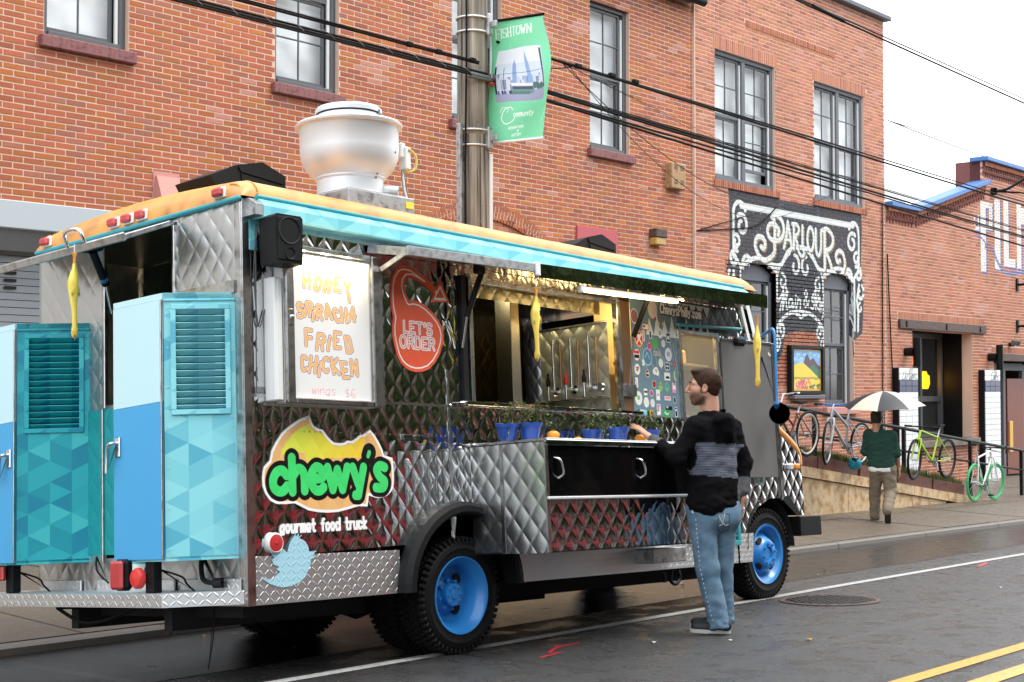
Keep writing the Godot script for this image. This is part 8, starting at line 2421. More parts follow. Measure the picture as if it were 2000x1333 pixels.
func bikes() -> void:
	mat("bike_brown", Color(0.13, 0.045, 0.02), 0.35, 0.3); mat("bike_silver", Color(0.42, 0.46, 0.50), 0.3, 0.5); mat("bike_white", Color(0.78, 0.82, 0.82), 0.3)
	mat("bike_lime", Color(0.42, 0.66, 0.03), 0.3); mat("tyre_green", Color(0.03, 0.42, 0.14), 0.5); mat("tyre_pale", Color(0.6, 0.58, 0.54), 0.6); mat("rim_dark", Color(0.03, 0.03, 0.035), 0.35, 0.5)
	bicycle("brown town bicycle with pale tyres, hung on the railing beside the truck's nose", Vector2(18.47, 0.60), Vector2(17.47, 0.66), 0.315, Vector2(17.98, 0.58), Vector2(18.22, 1.03), Vector2(17.62, 0.92), Vector2(17.68, 1.06), M.bike_brown, M.black_rubber, M.tyre_pale, M.bike_brown, M.plastic_black, 0.2, -10.38, 0, 0.06)
	bicycle("silver bicycle with blue handlebar hung on the railing left of the umbrella", Vector2(20.09, 0.41), Vector2(19.05, 0.45), 0.31, Vector2(19.63, 0.36), Vector2(19.66, 0.97), Vector2(19.13, 0.80), Vector2(19.16, 0.95), M.bike_silver, M.black_rubber, M.bike_silver, M.bike_white, M.plastic_black, 0.3, -10.38, 1, 0.06)
	bicycle("lime green bicycle hung on the railing right of the walking man", Vector2(23.2, 0.07), Vector2(21.94, 0.10), 0.318, Vector2(22.61, 0.04), Vector2(22.85, 0.61), Vector2(22.06, 0.42), Vector2(22.12, 0.57), M.bike_lime, M.black_rubber, M.rim_dark, M.bike_lime, M.plastic_black, 0.12, -10.38, 2, 0.06)
	bicycle("white bicycle with bright green tyres standing on the pavement", Vector2(24.10, -0.375), Vector2(25.0, -0.395), 0.31, Vector2(24.45, -0.45), Vector2(24.10, 0.26), Vector2(24.80, 0.02), Vector2(24.76, 0.15), M.bike_white, M.tyre_green, M.tyre_green, M.bike_white, M.plastic_black, -0.08, -10.28, 4, 0.03)
	var t := thing("water_bottle", "crumpled bright blue plastic bag tied to the silver bicycle's rear", "plastic bag", at(V(19.78, 0.12, -10.3)))
	var b := B.new()
	for i in 9:
		var f := PI * i / 8.0
		for k in 15:
			var a := TAU * k / 14
			var r := 0.09 * sin(f) * (1 + 0.25 * sin(a * 5 + i * 2)) + 0.004
			b.vert(V(cos(a) * r,-0.1 * cos(f),sin(a) * r),V(cos(a) + 0.4 * sin(a * 7),-cos(f),sin(a)))
	for i in 8:
		for k in 14:
			var p := i * 15 + k
			b.tri_i(p,p + 15,p + 16); b.tri_i(p,p + 16,p + 1)
	put("bag", b, mat("bag_blue", Color(0.01, 0.28, 0.40), 0.3), t)
	t.name = "plastic_bag"
class Field:
	var o: Vector3
	var h: float
	var nx: int
	var ny: int
	var nz: int
	var d := PackedFloat32Array()
	func _init(lo: Vector3,hi: Vector3,cell: float) -> void:
		o = lo; h = cell
		nx = int((hi.x - lo.x) / cell) + 2; ny = int((hi.y - lo.y) / cell) + 2; nz = int((hi.z - lo.z) / cell) + 2
		d.resize(nx * ny * nz)
		d.fill(1.0)
	func cap(a: Vector3,b: Vector3,ra: float,rb: float,k := 0.03,sub := false) -> void:
		var m := maxf(ra,rb) + k + 2.0 * h
		var lo := (a.min(b) - Vector3.ONE * m - o) / h
		var hi := (a.max(b) + Vector3.ONE * m - o) / h
		var ab := b - a
		var l2 := maxf(ab.length_squared(),1e-9)
		for z in range(maxi(0,int(lo.z)),mini(nz,int(hi.z) + 1)):
			for y in range(maxi(0,int(lo.y)),mini(ny,int(hi.y) + 1)):
				var i := (z * ny + y) * nx
				for x in range(maxi(0,int(lo.x)),mini(nx,int(hi.x) + 1)):
					var p := o + Vector3(x,y,z) * h - a
					var t := clampf(p.dot(ab) / l2,0.0,1.0)
					var e := (p - ab * t).length() - ra - (rb - ra) * t
					var c := d[i + x]
					if sub:
						var q := maxf(k - absf(c + e),0.0)
						d[i + x] = maxf(c,-e) + q * q / (4.0 * k)
					else:
						var q := maxf(k - absf(c - e),0.0)
						d[i + x] = minf(c,e) - q * q / (4.0 * k)
	func ell(c0: Vector3,bs: Basis,r: Vector3,k := 0.03,sub := false) -> void:
		var m := maxf(r.x,maxf(r.y,r.z)) + k + 2.0 * h
		var lo := (c0 - Vector3.ONE * m - o) / h
		var hi := (c0 + Vector3.ONE * m - o) / h
		var inv := bs.transposed()
		for z in range(maxi(0,int(lo.z)),mini(nz,int(hi.z) + 1)):
			for y in range(maxi(0,int(lo.y)),mini(ny,int(hi.y) + 1)):
				var i := (z * ny + y) * nx
				for x in range(maxi(0,int(lo.x)),mini(nx,int(hi.x) + 1)):
					var p := inv * (o + Vector3(x,y,z) * h - c0)
					var q1 := (p / r).length()
					var q2 := (p / (r * r)).length()
					var e := q1 * (q1 - 1.0) / maxf(q2,1e-6)
					var c := d[i + x]
					if sub:
						var q := maxf(k - absf(c + e),0.0)
						d[i + x] = maxf(c,-e) + q * q / (4.0 * k)
					else:
						var q := maxf(k - absf(c - e),0.0)
						d[i + x] = minf(c,e) - q * q / (4.0 * k)
	func cut(p0: Vector3,nn: Vector3,k := 0.006) -> void:
		for z in nz:
			for y in ny:
				var i := (z * ny + y) * nx
				for x in nx:
					var c := d[i + x]
					if c > 0.2: continue
					var e := (o + Vector3(x,y,z) * h - p0).dot(nn)
					var q := maxf(k - absf(c - e),0.0)
					d[i + x] = maxf(c,e) + q * q / (4.0 * k)
	func ripple(f: Callable) -> void:
		for z in nz:
			for y in ny:
				var i := (z * ny + y) * nx
				for x in nx:
					if absf(d[i + x]) < 0.05: d[i + x] += f.call(o + Vector3(x,y,z) * h)
	func at(p: Vector3) -> float:
		var q := (p - o) / h
		var x := clampi(int(q.x),0,nx - 2); var y := clampi(int(q.y),0,ny - 2); var z := clampi(int(q.z),0,nz - 2)
		var f := q - Vector3(x,y,z)
		var i := (z * ny + y) * nx + x
		var s := ny * nx
		return lerpf(lerpf(lerpf(d[i],d[i + 1],f.x),lerpf(d[i + nx],d[i + nx + 1],f.x),f.y),lerpf(lerpf(d[i + s],d[i + s + 1],f.x),lerpf(d[i + s + nx],d[i + s + nx + 1],f.x),f.y),f.z)
	func grad(p: Vector3) -> Vector3:
		var e := h * 0.9
		return Vector3(at(p + Vector3(e,0,0)) - at(p - Vector3(e,0,0)),at(p + Vector3(0,e,0)) - at(p - Vector3(0,e,0)),at(p + Vector3(0,0,e)) - at(p - Vector3(0,0,e))).normalized()
	func onto(p: Vector3,dir: Vector3) -> Vector3:
		var t := 0.0
		for k in 400:
			if at(p + dir * t) < 0.0: break
			t += 0.003
		return p + dir * t
	func net(b: B,colour: Callable) -> void:
		var id := PackedInt32Array()
		id.resize(nx * ny * nz)
		id.fill(-1)
		var s := ny * nx
		for z in nz - 1:
			for y in ny - 1:
				var i0 := (z * ny + y) * nx
				for x in nx - 1:
					var i := i0 + x
					var c0 := d[i]
					if c0 > 0.06 or c0 < -0.06: continue
					var m := 0
					for k in 8:
						if d[i + (k & 1) + (nx if k & 2 else 0) + (s if k & 4 else 0)] < 0.0: m |= 1 << k
					if m == 0 or m == 255: continue
					var sum := Vector3.ZERO
					var n := 0
					for e in 12:
						var a: int = EDGE[e * 2]; var c: int = EDGE[e * 2 + 1]
						var va := d[i + (a & 1) + (nx if a & 2 else 0) + (s if a & 4 else 0)]
						var vc := d[i + (c & 1) + (nx if c & 2 else 0) + (s if c & 4 else 0)]
						if (va < 0.0) == (vc < 0.0): continue
						var t := va / (va - vc)
						sum += Vector3(a & 1,(a >> 1) & 1,(a >> 2) & 1).lerp(Vector3(c & 1,(c >> 1) & 1,(c >> 2) & 1),t)
						n += 1
					var p := o + (Vector3(x,y,z) + sum / n) * h
					b.col = colour.call(p)
					id[i] = b.vert(p,grad(p),Vector2(p.x + p.z,-p.y))
		for z in range(1,nz - 1):
			for y in range(1,ny - 1):
				var i0 := (z * ny + y) * nx
				for x in range(1,nx - 1):
					var i := i0 + x
					var ins := d[i] < 0.0
					for ax in 3:
						var st := 1 if ax == 0 else (nx if ax == 1 else s)
						if (d[i + st] < 0.0) == ins: continue
						var u := nx if ax == 0 else (s if ax == 1 else 1)
						var w := s if ax == 0 else (1 if ax == 1 else nx)
						var q0 := id[i]; var q1 := id[i - u]; var q2 := id[i - u - w]; var q3 := id[i - w]
						if q0 < 0 or q1 < 0 or q2 < 0 or q3 < 0: continue
						if ins: b.tri_i(q0,q1,q2); b.tri_i(q0,q2,q3)
						else: b.tri_i(q0,q2,q1); b.tri_i(q0,q3,q2)
		b.col = Color(1,1,1)
	const EDGE := [0,1,0,2,0,4,1,3,1,5,2,3,2,6,3,7,4,5,4,6,5,7,6,7]
func plain(c: Color) -> Callable:
	return func(_p: Vector3) -> Color: return c
func head(t: Node3D,b: B,hx: Transform3D,s: float,skin: Color,hairc: Color,beard: float,cell: float,long_hair: bool) -> void:
	var f := Field.new(V(-0.11,-0.20,-0.14) * s,V(0.11,0.15,0.15) * s,cell)
	var I := Basis()
	f.ell(V(0,0.036,-0.016) * s,I,V(0.073,0.086,0.094) * s,0.02)
	f.ell(V(0,-0.03,0.03) * s,I,V(0.060,0.085,0.062) * s,0.03 * s)
	f.cap(V(0,-0.10,0.062) * s,V(0,-0.092,0.066) * s,0.020 * s,0.02 * s,0.022 * s)
	for sg in [-1.0,1.0]:
		f.cap(V(sg * 0.054,-0.05,-0.005) * s,V(sg * 0.022,-0.097,0.056) * s,0.016 * s,0.018 * s,0.025 * s)
		f.cap(V(sg * 0.042,-0.016,0.062) * s,V(sg * 0.05,-0.02,0.03) * s,0.018 * s,0.018 * s,0.02 * s)
		f.cap(V(sg * 0.012,0.028,0.086) * s,V(sg * 0.046,0.027,0.066) * s,0.010 * s,0.009 * s,0.012 * s)
		f.ell(V(sg * 0.031,0.006,0.096) * s,I,V(0.018,0.012,0.022) * s,0.012 * s,true)
		f.ell(V(sg * 0.030,0.006,0.070) * s,I,V(0.015,0.013,0.014) * s,0.003 * s)
		f.cap(V(sg * 0.010,-0.034,0.098) * s,V(sg * 0.012,-0.034,0.092) * s,0.008 * s,0.008 * s,0.006 * s)
		f.ell(V(sg * 0.078,-0.002,-0.012) * s,Basis(Vector3.UP,sg * 0.35) * Basis(Vector3.RIGHT,-0.2),V(0.008,0.033,0.021) * s,0.006 * s)
		f.ell(V(sg * 0.087,0.002,-0.008) * s,Basis(Vector3.UP,sg * 0.35),V(0.007,0.02,0.011) * s,0.004 * s,true)
	f.cap(V(0,0.018,0.094) * s,V(0,-0.026,0.116) * s,0.009 * s,0.0125 * s,0.01 * s)
	f.cap(V(-0.016,-0.058,0.090) * s,V(0.016,-0.058,0.090) * s,0.0065 * s,0.0065 * s,0.008 * s)
	f.cap(V(-0.014,-0.071,0.089) * s,V(0.014,-0.071,0.089) * s,0.0075 * s,0.0075 * s,0.008 * s)
	f.cap(V(-0.024,-0.0645,0.098) * s,V(0.024,-0.0645,0.098) * s,0.0022 * s,0.0022 * s,0.004 * s,true)
	f.cap(V(0,-0.05,-0.035) * s,V(0,-0.21,-0.05) * s,0.056 * s,0.062 * s,0.03 * s)
	var keep := b.xf
	b.xf = hx
	f.net(b,func(p: Vector3) -> Color:
		var q := p / s
		var c := skin
		var w := clampf((-0.028 - q.y - 0.30 * maxf(0.03 - q.z,0.0)) * 40.0,0,1) * clampf((q.z + 0.025) * 50,0,1) * clampf((q.y + 0.125) * 60.0,0,1)
		w = maxf(w,clampf((0.012 - absf(absf(q.x) - 0.068)) * 80,0,1) * clampf((q.z + 0.012) * 60,0,1) * clampf((0.03 - q.z) * 60,0,1) * clampf((0.05 - absf(q.y + 0.01)) * 60,0,1))
		var lip := clampf((0.014 - absf(q.y + 0.0645)) * 160,0,1) * clampf((q.z - 0.084) * 120,0,1) * clampf((0.022 - absf(q.x)) * 120,0,1)
		w *= 1.0 - lip
		if absf(q.y + 0.045) < 0.008 and absf(q.x) < 0.03 and q.z > 0.08: w = maxf(w,0.8)
		c = c.lerp(Color(hairc.r * 1.3,hairc.g * 1.3,hairc.b * 1.3),w * beard)
		return c.lerp(Color(skin.r * 0.85,skin.g * 0.45,skin.b * 0.42),lip * 0.7))
	b.xf = keep
	var e: B
	for sg in [-1.0,1.0]:
		e = B.new(); e.xf = hx * Transform3D(Basis(Vector3.RIGHT,PI / 2),V(sg * 0.031,0.006,0.072) * s)
		e.lathe([Vector2(0.0125 * s, 0.0), Vector2(0.0122 * s, 0.004 * s), Vector2(0.009 * s, 0.0092 * s), Vector2(0.006 * s, 0.0114 * s)], 16); put("eyeball", e, M.eye_white, t)
		e = B.new(); e.xf = hx * Transform3D(Basis(Vector3.RIGHT,PI / 2),V(sg * 0.031,0.006,0.072) * s)
		e.lathe([Vector2(0.0062 * s, 0.0114 * s), Vector2(0.003 * s, 0.0128 * s), Vector2(0, 0.013 * s)], 14); put("iris", e, M.eye_dark, t)
		e = B.new(); e.xf = hx
		e.tube([V(sg * 0.012, 0.031, 0.098) * s, V(sg * 0.03, 0.037, 0.090) * s, V(sg * 0.05, 0.031, 0.072) * s], 0.0042 * s, 6, 0.002 * s); put("eyebrow", e, M[hair_key(hairc)], t)
		e = B.new(); e.xf = hx; e.tube([V(sg * 0.017, 0.014, 0.083) * s, V(sg * 0.031, 0.0185, 0.083) * s, V(sg * 0.045, 0.012, 0.073) * s], 0.0025 * s, 5); put("eyelid", e, M.lid_skin, t)
	var g := Field.new(V(-0.12,-0.12,-0.15) * s,V(0.12,0.17,0.13) * s,cell * 1.1)
	var up := 0.016 if long_hair else 0.008
	g.ell(V(0,0.038,-0.018) * s,I,(Vector3(0.073,0.087,0.094) + Vector3(up,up + 0.004,up)) * s,0.01)
	if long_hair:
		g.ell(V(0,-0.02,-0.045) * s,I,V(0.078,0.085,0.06) * s,0.02 * s)
		g.ell(V(0,0.09,0.02) * s,I,V(0.07,0.04,0.07) * s,0.02 * s)
	else:
		g.ell(V(0,0.105,0.045) * s,I,V(0.056,0.026,0.048) * s,0.02 * s)
		g.ell(V(0,-0.015,-0.055) * s,I,V(0.062,0.06,0.046) * s,0.02 * s)
	g.cut(V(0,0.070,0.075) * s,V(0,-0.62,0.78).normalized(),0.008 * s)
	g.cut(V(0,-0.075,-0.09) * s,V(0,-0.95,0.30).normalized(),0.01 * s)
	var fn := FastNoiseLite.new(); fn.seed = 4; fn.frequency = 42.0
	g.ripple(func(p: Vector3) -> float: return fn.get_noise_3d(p.x * 1.0,p.y * 0.5,p.z * 0.35) * 0.0035)
	e = B.new(); e.xf = hx
	g.net(e,func(p: Vector3) -> Color: return Color.WHITE * (0.75 + 0.5 * absf(fn.get_noise_3d(p.x * 2.5,p.y * 0.8,p.z * 0.5))))
	put("hair", e, M[hair_key(hairc)], t)
func hair_key(c: Color) -> String:
	return "hair_brown" if c.r > 0.02 else "hair_black"
func hand(b: B,hx: Transform3D,s: float,side: float,curl: Array,skin: Color,cell: float,spread := 0.10) -> void:
	var f := Field.new(V(-0.08,-0.11,-0.09) * s,V(0.22,0.06,0.09) * s,cell)
	for k in 4:
		var z0 := (0.028 - k * 0.0185) * side
		f.cap(V(0.0,0,z0 * 0.6) * s,V(0.082 - 0.004 * absf(k - 1),0.002,z0) * s,0.014 * s,0.0105 * s,0.012 * s)
	f.cap(V(-0.07,0,0) * s,V(0.005,0,0) * s,0.023 * s,0.021 * s,0.02 * s)
	for k in 4:
		var z0 := (0.028 - k * 0.0185) * side
		var len: float = [0.072,0.08,0.074,0.058][k]
		var p := V(0.084 - 0.004 * absf(k - 1),0.002,z0)
		var yaw := (1.4 - k) * spread * side
		var bend := 0.0
		for j in 3:
			bend += curl[k] * [0.7,1.0,0.6][j]
			var q: Vector3 = p + V(cos(bend) * cos(yaw),-sin(bend),cos(bend) * sin(yaw)) * len * [0.44,0.32,0.24][j]
			f.cap(p * s,q * s,(0.0092 - 0.0008 * j) * s,(0.0086 - 0.0008 * j) * s,0.0035 * s)
			p = q
	var th := V(0.012,-0.006,0.026 * side)
	var dirs := [V(0.62,-0.30,0.72 * side),V(0.80,-0.35,0.48 * side),V(0.92,-0.32,0.2 * side)]
	for j in 3:
		var q: Vector3 = th + (dirs[j] as Vector3).normalized() * [0.04,0.034,0.026][j]
		f.cap(th * s,q * s,(0.0125 - 0.0015 * j) * s,(0.0108 - 0.0012 * j) * s,0.006 * s)
		th = q
	var keep := b.xf
	b.xf = hx
	f.net(b,plain(skin))
	b.xf = keep
func frame_of(x: Vector3,y: Vector3,p: Vector3) -> Transform3D:
	var a := x.normalized()
	var c := a.cross(y).normalized()
	return Transform3D(Basis(a,c.cross(a),c),p)
func shoe(t: Node3D,heel: Vector3,dir: Vector3,up: Vector3,l: float,m: Material,sole: Material) -> void:
	var fx := frame_of(dir,up,heel)
	var f := Field.new(V(-0.05,-0.02,-0.08),V(l + 0.04,0.15,0.08),0.007)
	f.cap(V(0.035,0.045,0),V(l * 0.45,0.042,0),0.036,0.041,0.02)
	f.cap(V(l * 0.45,0.038,0),V(l - 0.045,0.03,0.004),0.042,0.036,0.02)
	f.cap(V(0.04,0.06,0),V(0.055,0.10,0),0.036,0.034,0.03)
	f.cut(V(0,0.012,0),V(0,-1,0))
	var b := B.new(); b.xf = fx; f.net(b, plain(Color.WHITE)); put("shoe", b, m, t)
	b = B.new(); b.xf = fx * Transform3D(Basis(V(1,0,0),V(0,0,1),V(0,-1,0)),Vector3.ZERO)
	var pts := PackedVector2Array()
	for k in 28:
		var a := TAU * k / 28
		var x := cos(a) * (l / 2) + l / 2
		pts.append(Vector2(x,sin(a) * (0.036 + 0.012 * smoothstep(0.3,0.75,x / l)) * (1.0 if absf(cos(a)) < 0.99 else 1.0)))
	b.prism(pts, -0.022, 0.002, true); put("sole", b, sole, t)
func people() -> void:
	mat("eye_white", Color(0.7, 0.68, 0.65), 0.15); mat("eye_dark", Color(0.03, 0.025, 0.02), 0.1)
	mat("hair_brown", Color(0.042, 0.021, 0.012), 0.6, 0, {"vertex_color_use_as_albedo": true, "metallic_specular": 0.25}); mat("hair_black", Color(0.012, 0.010, 0.009), 0.5, 0, {"vertex_color_use_as_albedo": true})
	mat("lid_skin", Color(0.40, 0.20, 0.14), 0.5)
	tri_tex(mat("skin", Color(1, 1, 1), 0.45, 0, {"vertex_color_use_as_albedo": true, "subsurf_scatter_enabled": true, "subsurf_scatter_strength": 0.12}), "normal_texture", T.bump_fine, 6.0, false, {"normal_enabled": true, "normal_scale": 0.15})
	tri_tex(mat("hoodie_black", Color(0.0055, 0.0055, 0.0065), 0.95, 0, {"metallic_specular": 0.2}), "normal_texture", T.bump_fine, 4.0, false, {"normal_enabled": true, "normal_scale": 0.4})
	var ik := Ink.new(16,64,64.0,Color(0.24,0.26,0.31))
	ik.rect(0,0.0,1,0.4,Color(0.42,0.44,0.50))
	var hm := mat("hoodie_stripes", Color(1, 1, 1), 0.9, 0, {"albedo_texture": ik.tex(), "uv1_scale": V(1, 90, 1)})
	mat("cuff_grey", Color(0.075, 0.078, 0.088), 0.9)
	noise_tex("denim_fade", 512, 0.008, 3, [Color(0.55, 0.62, 0.70), Color(0.85, 0.9, 0.93), Color(1, 1, 1), Color(0.8, 0.85, 0.9)], 71)
	noise_tex("denim_weave", 512, 0.4, 2, [Color(0.62, 0.66, 0.72), Color(1, 1, 1)], 73)
	var dm := tri_tex(mat("denim", Color(0.24, 0.37, 0.47), 0.85), "albedo_texture", T.denim_fade, 1.6)
	dm.detail_enabled = true; dm.detail_albedo = T.denim_weave; dm.detail_blend_mode = BaseMaterial3D.BLEND_MODE_MUL; dm.detail_uv_layer = BaseMaterial3D.DETAIL_UV_2; dm.uv2_triplanar = true; dm.uv2_scale = Vector3.ONE * 5.0
	mat("stitch", Color(0.62, 0.60, 0.56), 0.8); mat("stitch_dark", Color(0.03, 0.045, 0.07), 0.8)
	mat("shoe_black", Color(0.016, 0.016, 0.018), 0.6); mat("sole_pale", Color(0.5, 0.5, 0.48), 0.6)
	mat("shoe_brown", Color(0.022, 0.014, 0.011), 0.55); mat("sole_dark", Color(0.014, 0.012, 0.012), 0.7)
	tri_tex(mat("sweater_green", Color(0.009, 0.045, 0.034), 0.95), "normal_texture", T.bump_fine, 3.0, false, {"normal_enabled": true, "normal_scale": 0.5})
	tri_tex(mat("khaki", Color(0.31, 0.235, 0.155), 0.85), "albedo_texture", T.denim_weave, 3.0)
	var fn := FastNoiseLite.new(); fn.seed = 12; fn.frequency = 7.0; fn.fractal_octaves = 2
	var rt := V(0.655235,0,0.755425)
	var aw := V(0.755,0,-0.655)
	var O := V(8.126,0,-5.276)
	var J := func(u: float,y: float,w: float) -> Vector3: return rt * u + V(0,y + 0.40,0) + aw * w
	var t := thing("person", "man in black hoodie with grey striped back and jeans, reaching to the counter", "person", Transform3D(Basis().scaled(Vector3.ONE * 0.968), O + V(0, road_y(8.13, -5.28), 0)))
	var Fd := (rt * -0.62 + aw * 0.78).normalized()
	var Lf := (rt * -0.78 + aw * -0.62).normalized()
	var sL: Vector3 = J.call(-0.125,1.025,-0.115); var sR: Vector3 = J.call(0.140,1.005,0.11)
	var eL: Vector3 = J.call(-0.262,0.82,-0.15); var wL: Vector3 = J.call(-0.405,0.93,0.02)
	var eR: Vector3 = J.call(0.238,0.765,0.12); var wR: Vector3 = J.call(0.222,0.575,0.06)
	var hL: Vector3 = J.call(-0.080,0.44,-0.04); var hR: Vector3 = J.call(0.088,0.44,0.04)
	var kL: Vector3 = J.call(-0.045,0.055,-0.05); var kR: Vector3 = J.call(0.075,0.075,0.09)
	var aL: Vector3 = J.call(0.040,-0.30,-0.05); var aR: Vector3 = J.call(0.095,-0.29,0.12)
	var skin := Color(0.52,0.27,0.185)
	var body := B.new()
	var f := Field.new(V(-0.75,-0.02,-0.75),V(0.75,1.55,0.75),0.03)
	f.cap(J.call(0,0.5,0),J.call(0,1.0,0),0.10,0.10,0.05); f.cap(sL,sR,0.05,0.05,0.05); f.cap(hL,hR,0.08,0.08,0.05)
	for e in [[sL,eL,wL],[sR,eR,wR]]: f.cap(e[0],e[1],0.042,0.036,0.03); f.cap(e[1],e[2],0.034,0.026,0.03)
	for e in [[hL,kL,aL],[hR,kR,aR]]: f.cap(e[0],e[1],0.07,0.05,0.03); f.cap(e[1],e[2],0.048,0.035,0.03)
	f.net(body,plain(skin))
	var hd := (rt * -0.975 + aw * 0.2).normalized()
	var hc: Vector3 = J.call(-0.055,1.293,-0.005)
	var hup := (V(0,1,0) - hd * 0.03).normalized()
	var hx := Transform3D(Basis(hup.cross(hd).normalized(),hup,hd).orthonormalized(),hc)
	head(t,body,hx,1.03,skin,Color(0.042,0.021,0.012),0.85,0.0042,false)
	hand(body,frame_of(J.call(-0.51,1.02,0.11) - wL,V(0,0.85,0) + rt * 0.35 - aw * 0.25,wL + ((J.call(-0.51,1.02,0.11) as Vector3) - wL).normalized() * 0.05),0.98,1.0,[0.14,0.1,0.14,0.22],skin,0.0035,0.2)
	hand(body,frame_of(V(0,-1,0) + rt * -0.12 + Fd * 0.1,rt * 0.9 - aw * 0.3,wR + V(0,-0.05,0)),0.98,-1.0,[0.55,0.6,0.65,0.7],skin,0.0035)
	put("body", body, M.skin, t)
	f = Field.new(V(-0.4,-0.02,-0.4),V(0.4,1.02,0.4),0.0115)
	f.cap(hL + V(0,0.04,0),hR + V(0,0.04,0),0.108,0.108,0.05)
	f.cap(J.call(-0.035,0.40,-0.055),J.call(0.10,0.40,0.02),0.10,0.10,0.05)
	f.cap(hL,kL,0.100,0.080,0.035); f.cap(kL,aL + V(0,-0.045,0),0.079,0.072,0.03)
	f.cap(hR,kR,0.098,0.078,0.035); f.cap(kR,aR + V(0,-0.045,0),0.077,0.070,0.03)
	f.cut(J.call(0,-0.352,0),V(0,-1,0))
	f.ripple(func(p: Vector3) -> float:
		var low := clampf((0.42 - p.y) * 3.0,0.15,1.0)
		return fn.get_noise_3d(p.x * 1.2,p.y * 2.6,p.z * 1.2) * 0.011 * low + 0.004 * sin(p.y * 60.0 + fn.get_noise_3d(p.x,p.y,p.z) * 9.0) * clampf((0.22 - p.y) * 5.0,0,1) + 0.004 * sin(p.y * 38 + p.x * 22) * clampf(1 - absf(p.y - 0.42) * 6,0,1))
	var jb := B.new(); f.net(jb, plain(Color.WHITE)); put("jeans", jb, dm, t)
	var seam := B.new()
	for k in 46:
		var y := 0.80 - k * 0.0155
		var c: Vector3 = hL.lerp(kL,clampf((0.84 - y) / 0.385,0,1)) if y > 0.455 else kL.lerp(aL,(0.455 - y) / 0.355)
		var p := f.onto(c - aw * 0.3 - rt * 0.055 + V(0,y - c.y,0),aw)
		if k % 2 == 0: seam.bar(p - aw * 0.001,p - aw * 0.001 + V(0.001,-0.012,0),0.006,0.003)
	put("leg_seam", seam, M.stitch, t)
	var pk := B.new(); var pd := B.new()
	for e in [[0.02,0.445,0.105,0.43],[0.105,0.43,0.098,0.315],[0.098,0.315,0.055,0.30],[0.055,0.30,0.018,0.325],[0.018,0.325,0.02,0.445]]:
		var q := []
		for k in 9: q.append(f.onto(J.call(lerpf(e[0],e[2],k / 8.0),lerpf(e[1],e[3],k / 8.0),-0.4),aw) - aw * 0.0015)
		pd.tube(q,0.0022,4)
	for e in [[0.02,0.43,0.045,0.38,0.075,0.35,0.098,0.36],[0.07,0.44,0.06,0.40,0.05,0.36,0.022,0.35]]:
		var q := []
		for i in 3:
			for k in 5: q.append(f.onto(J.call(lerpf(e[2 * i],e[2 * i + 2],k / 4.0),lerpf(e[2 * i + 1],e[2 * i + 3],k / 4.0),-0.4),aw) - aw * 0.0015)
		pk.tube(q,0.0026,4)
	put("pocket_stitch", pk, M.stitch, t); put("pocket_edge", pd, M.stitch_dark, t)
	f = Field.new(V(-0.62,0.80,-0.62),V(0.62,1.62,0.62),0.0105)
	var mid: Vector3 = J.call(0.0,0,0)
	for e in [[0.965,0.085,0.118,0.02],[0.88,0.08,0.125,0.012],[0.76,0.072,0.124,0.0],[0.64,0.07,0.122,-0.01],[0.53,0.074,0.124,-0.005],[0.475,0.076,0.118,0.0]]:
		var c: Vector3 = J.call(0.0,e[0],0) + Fd * e[3]
		f.cap(c + Lf * e[1],c - Lf * e[1],e[2],e[2],0.05)
	f.cap(sL,sR,0.075,0.075,0.06); f.cap(J.call(0,1.03,0),J.call(-0.02,1.12,0),0.085,0.066,0.05)
	f.cap(sL,eL,0.072,0.062,0.04); f.cap(eL,wL,0.062,0.040,0.03)
	f.cap(sR,eR,0.072,0.060,0.04); f.cap(eR,wR,0.060,0.040,0.03)
	f.ell(J.call(0.070,1.075,-0.085),Basis(Vector3.UP,0.2),V(0.085,0.055,0.075),0.03)
	f.ell(J.call(0.095,1.0,-0.085),Basis(Vector3.UP,0.3) * Basis(Vector3.BACK,0.5),V(0.055,0.09,0.05),0.025)
	f.cap(J.call(0.05,1.12,-0.05),J.call(-0.07,1.10,-0.03),0.035,0.028,0.02); f.cap(J.call(0.06,1.11,-0.02),J.call(-0.02,1.11,0.07),0.035,0.028,0.02)
	f.cap(J.call(-0.028,1.13,-0.002),J.call(-0.04,1.25,-0.002),0.058,0.066,0.012,true)
	f.ell(J.call(0.05,1.135,-0.055),Basis(Vector3.BACK,-0.4),V(0.05,0.02,0.045),0.02,true)
	f.cap(J.call(0.13,1.10,-0.13),J.call(0.14,0.95,-0.15),0.012,0.006,0.02,true)
	f.cut(J.call(0,0.425,0),V(0,-1,0),0.01)
	f.ripple(func(p: Vector3) -> float:
		var y := p.y - 0.40
		return fn.get_noise_3d(p.x * 1.0,p.y * 2.2,p.z * 1.0) * 0.010 + 0.005 * sin(y * 75.0 + p.x * 20.0 + fn.get_noise_3d(p.x,p.y,p.z) * 5) * clampf(1.0 - absf(y - 0.50) * 9.0,0,1) + 0.0015 * sin(atan2(p.x,p.z) * 90.0) * clampf((0.465 - y) * 60,0,1))
	var full := B.new(); f.net(full,plain(Color.WHITE))
	var parts := [B.new(),B.new(),B.new()]
	var which := PackedByteArray(); which.resize(full.v.size())
	for i in full.v.size():
		var p := full.v[i]
		var y := p.y - 0.40
		var al := (p - mid).dot(Lf)
		var k := 0
		var arm: bool = minf(p.distance_to(eL),p.distance_to(eR)) < 0.14 or absf(al) > 0.215
		if y > 0.685 + 0.1 * al and y < 0.905 + 0.05 * al and full.n[i].dot(Fd) < 0.45 and not arm: k = 1
		if p.distance_to(wL) < 0.085 or p.distance_to(wR) < 0.10: k = 2
		which[i] = k
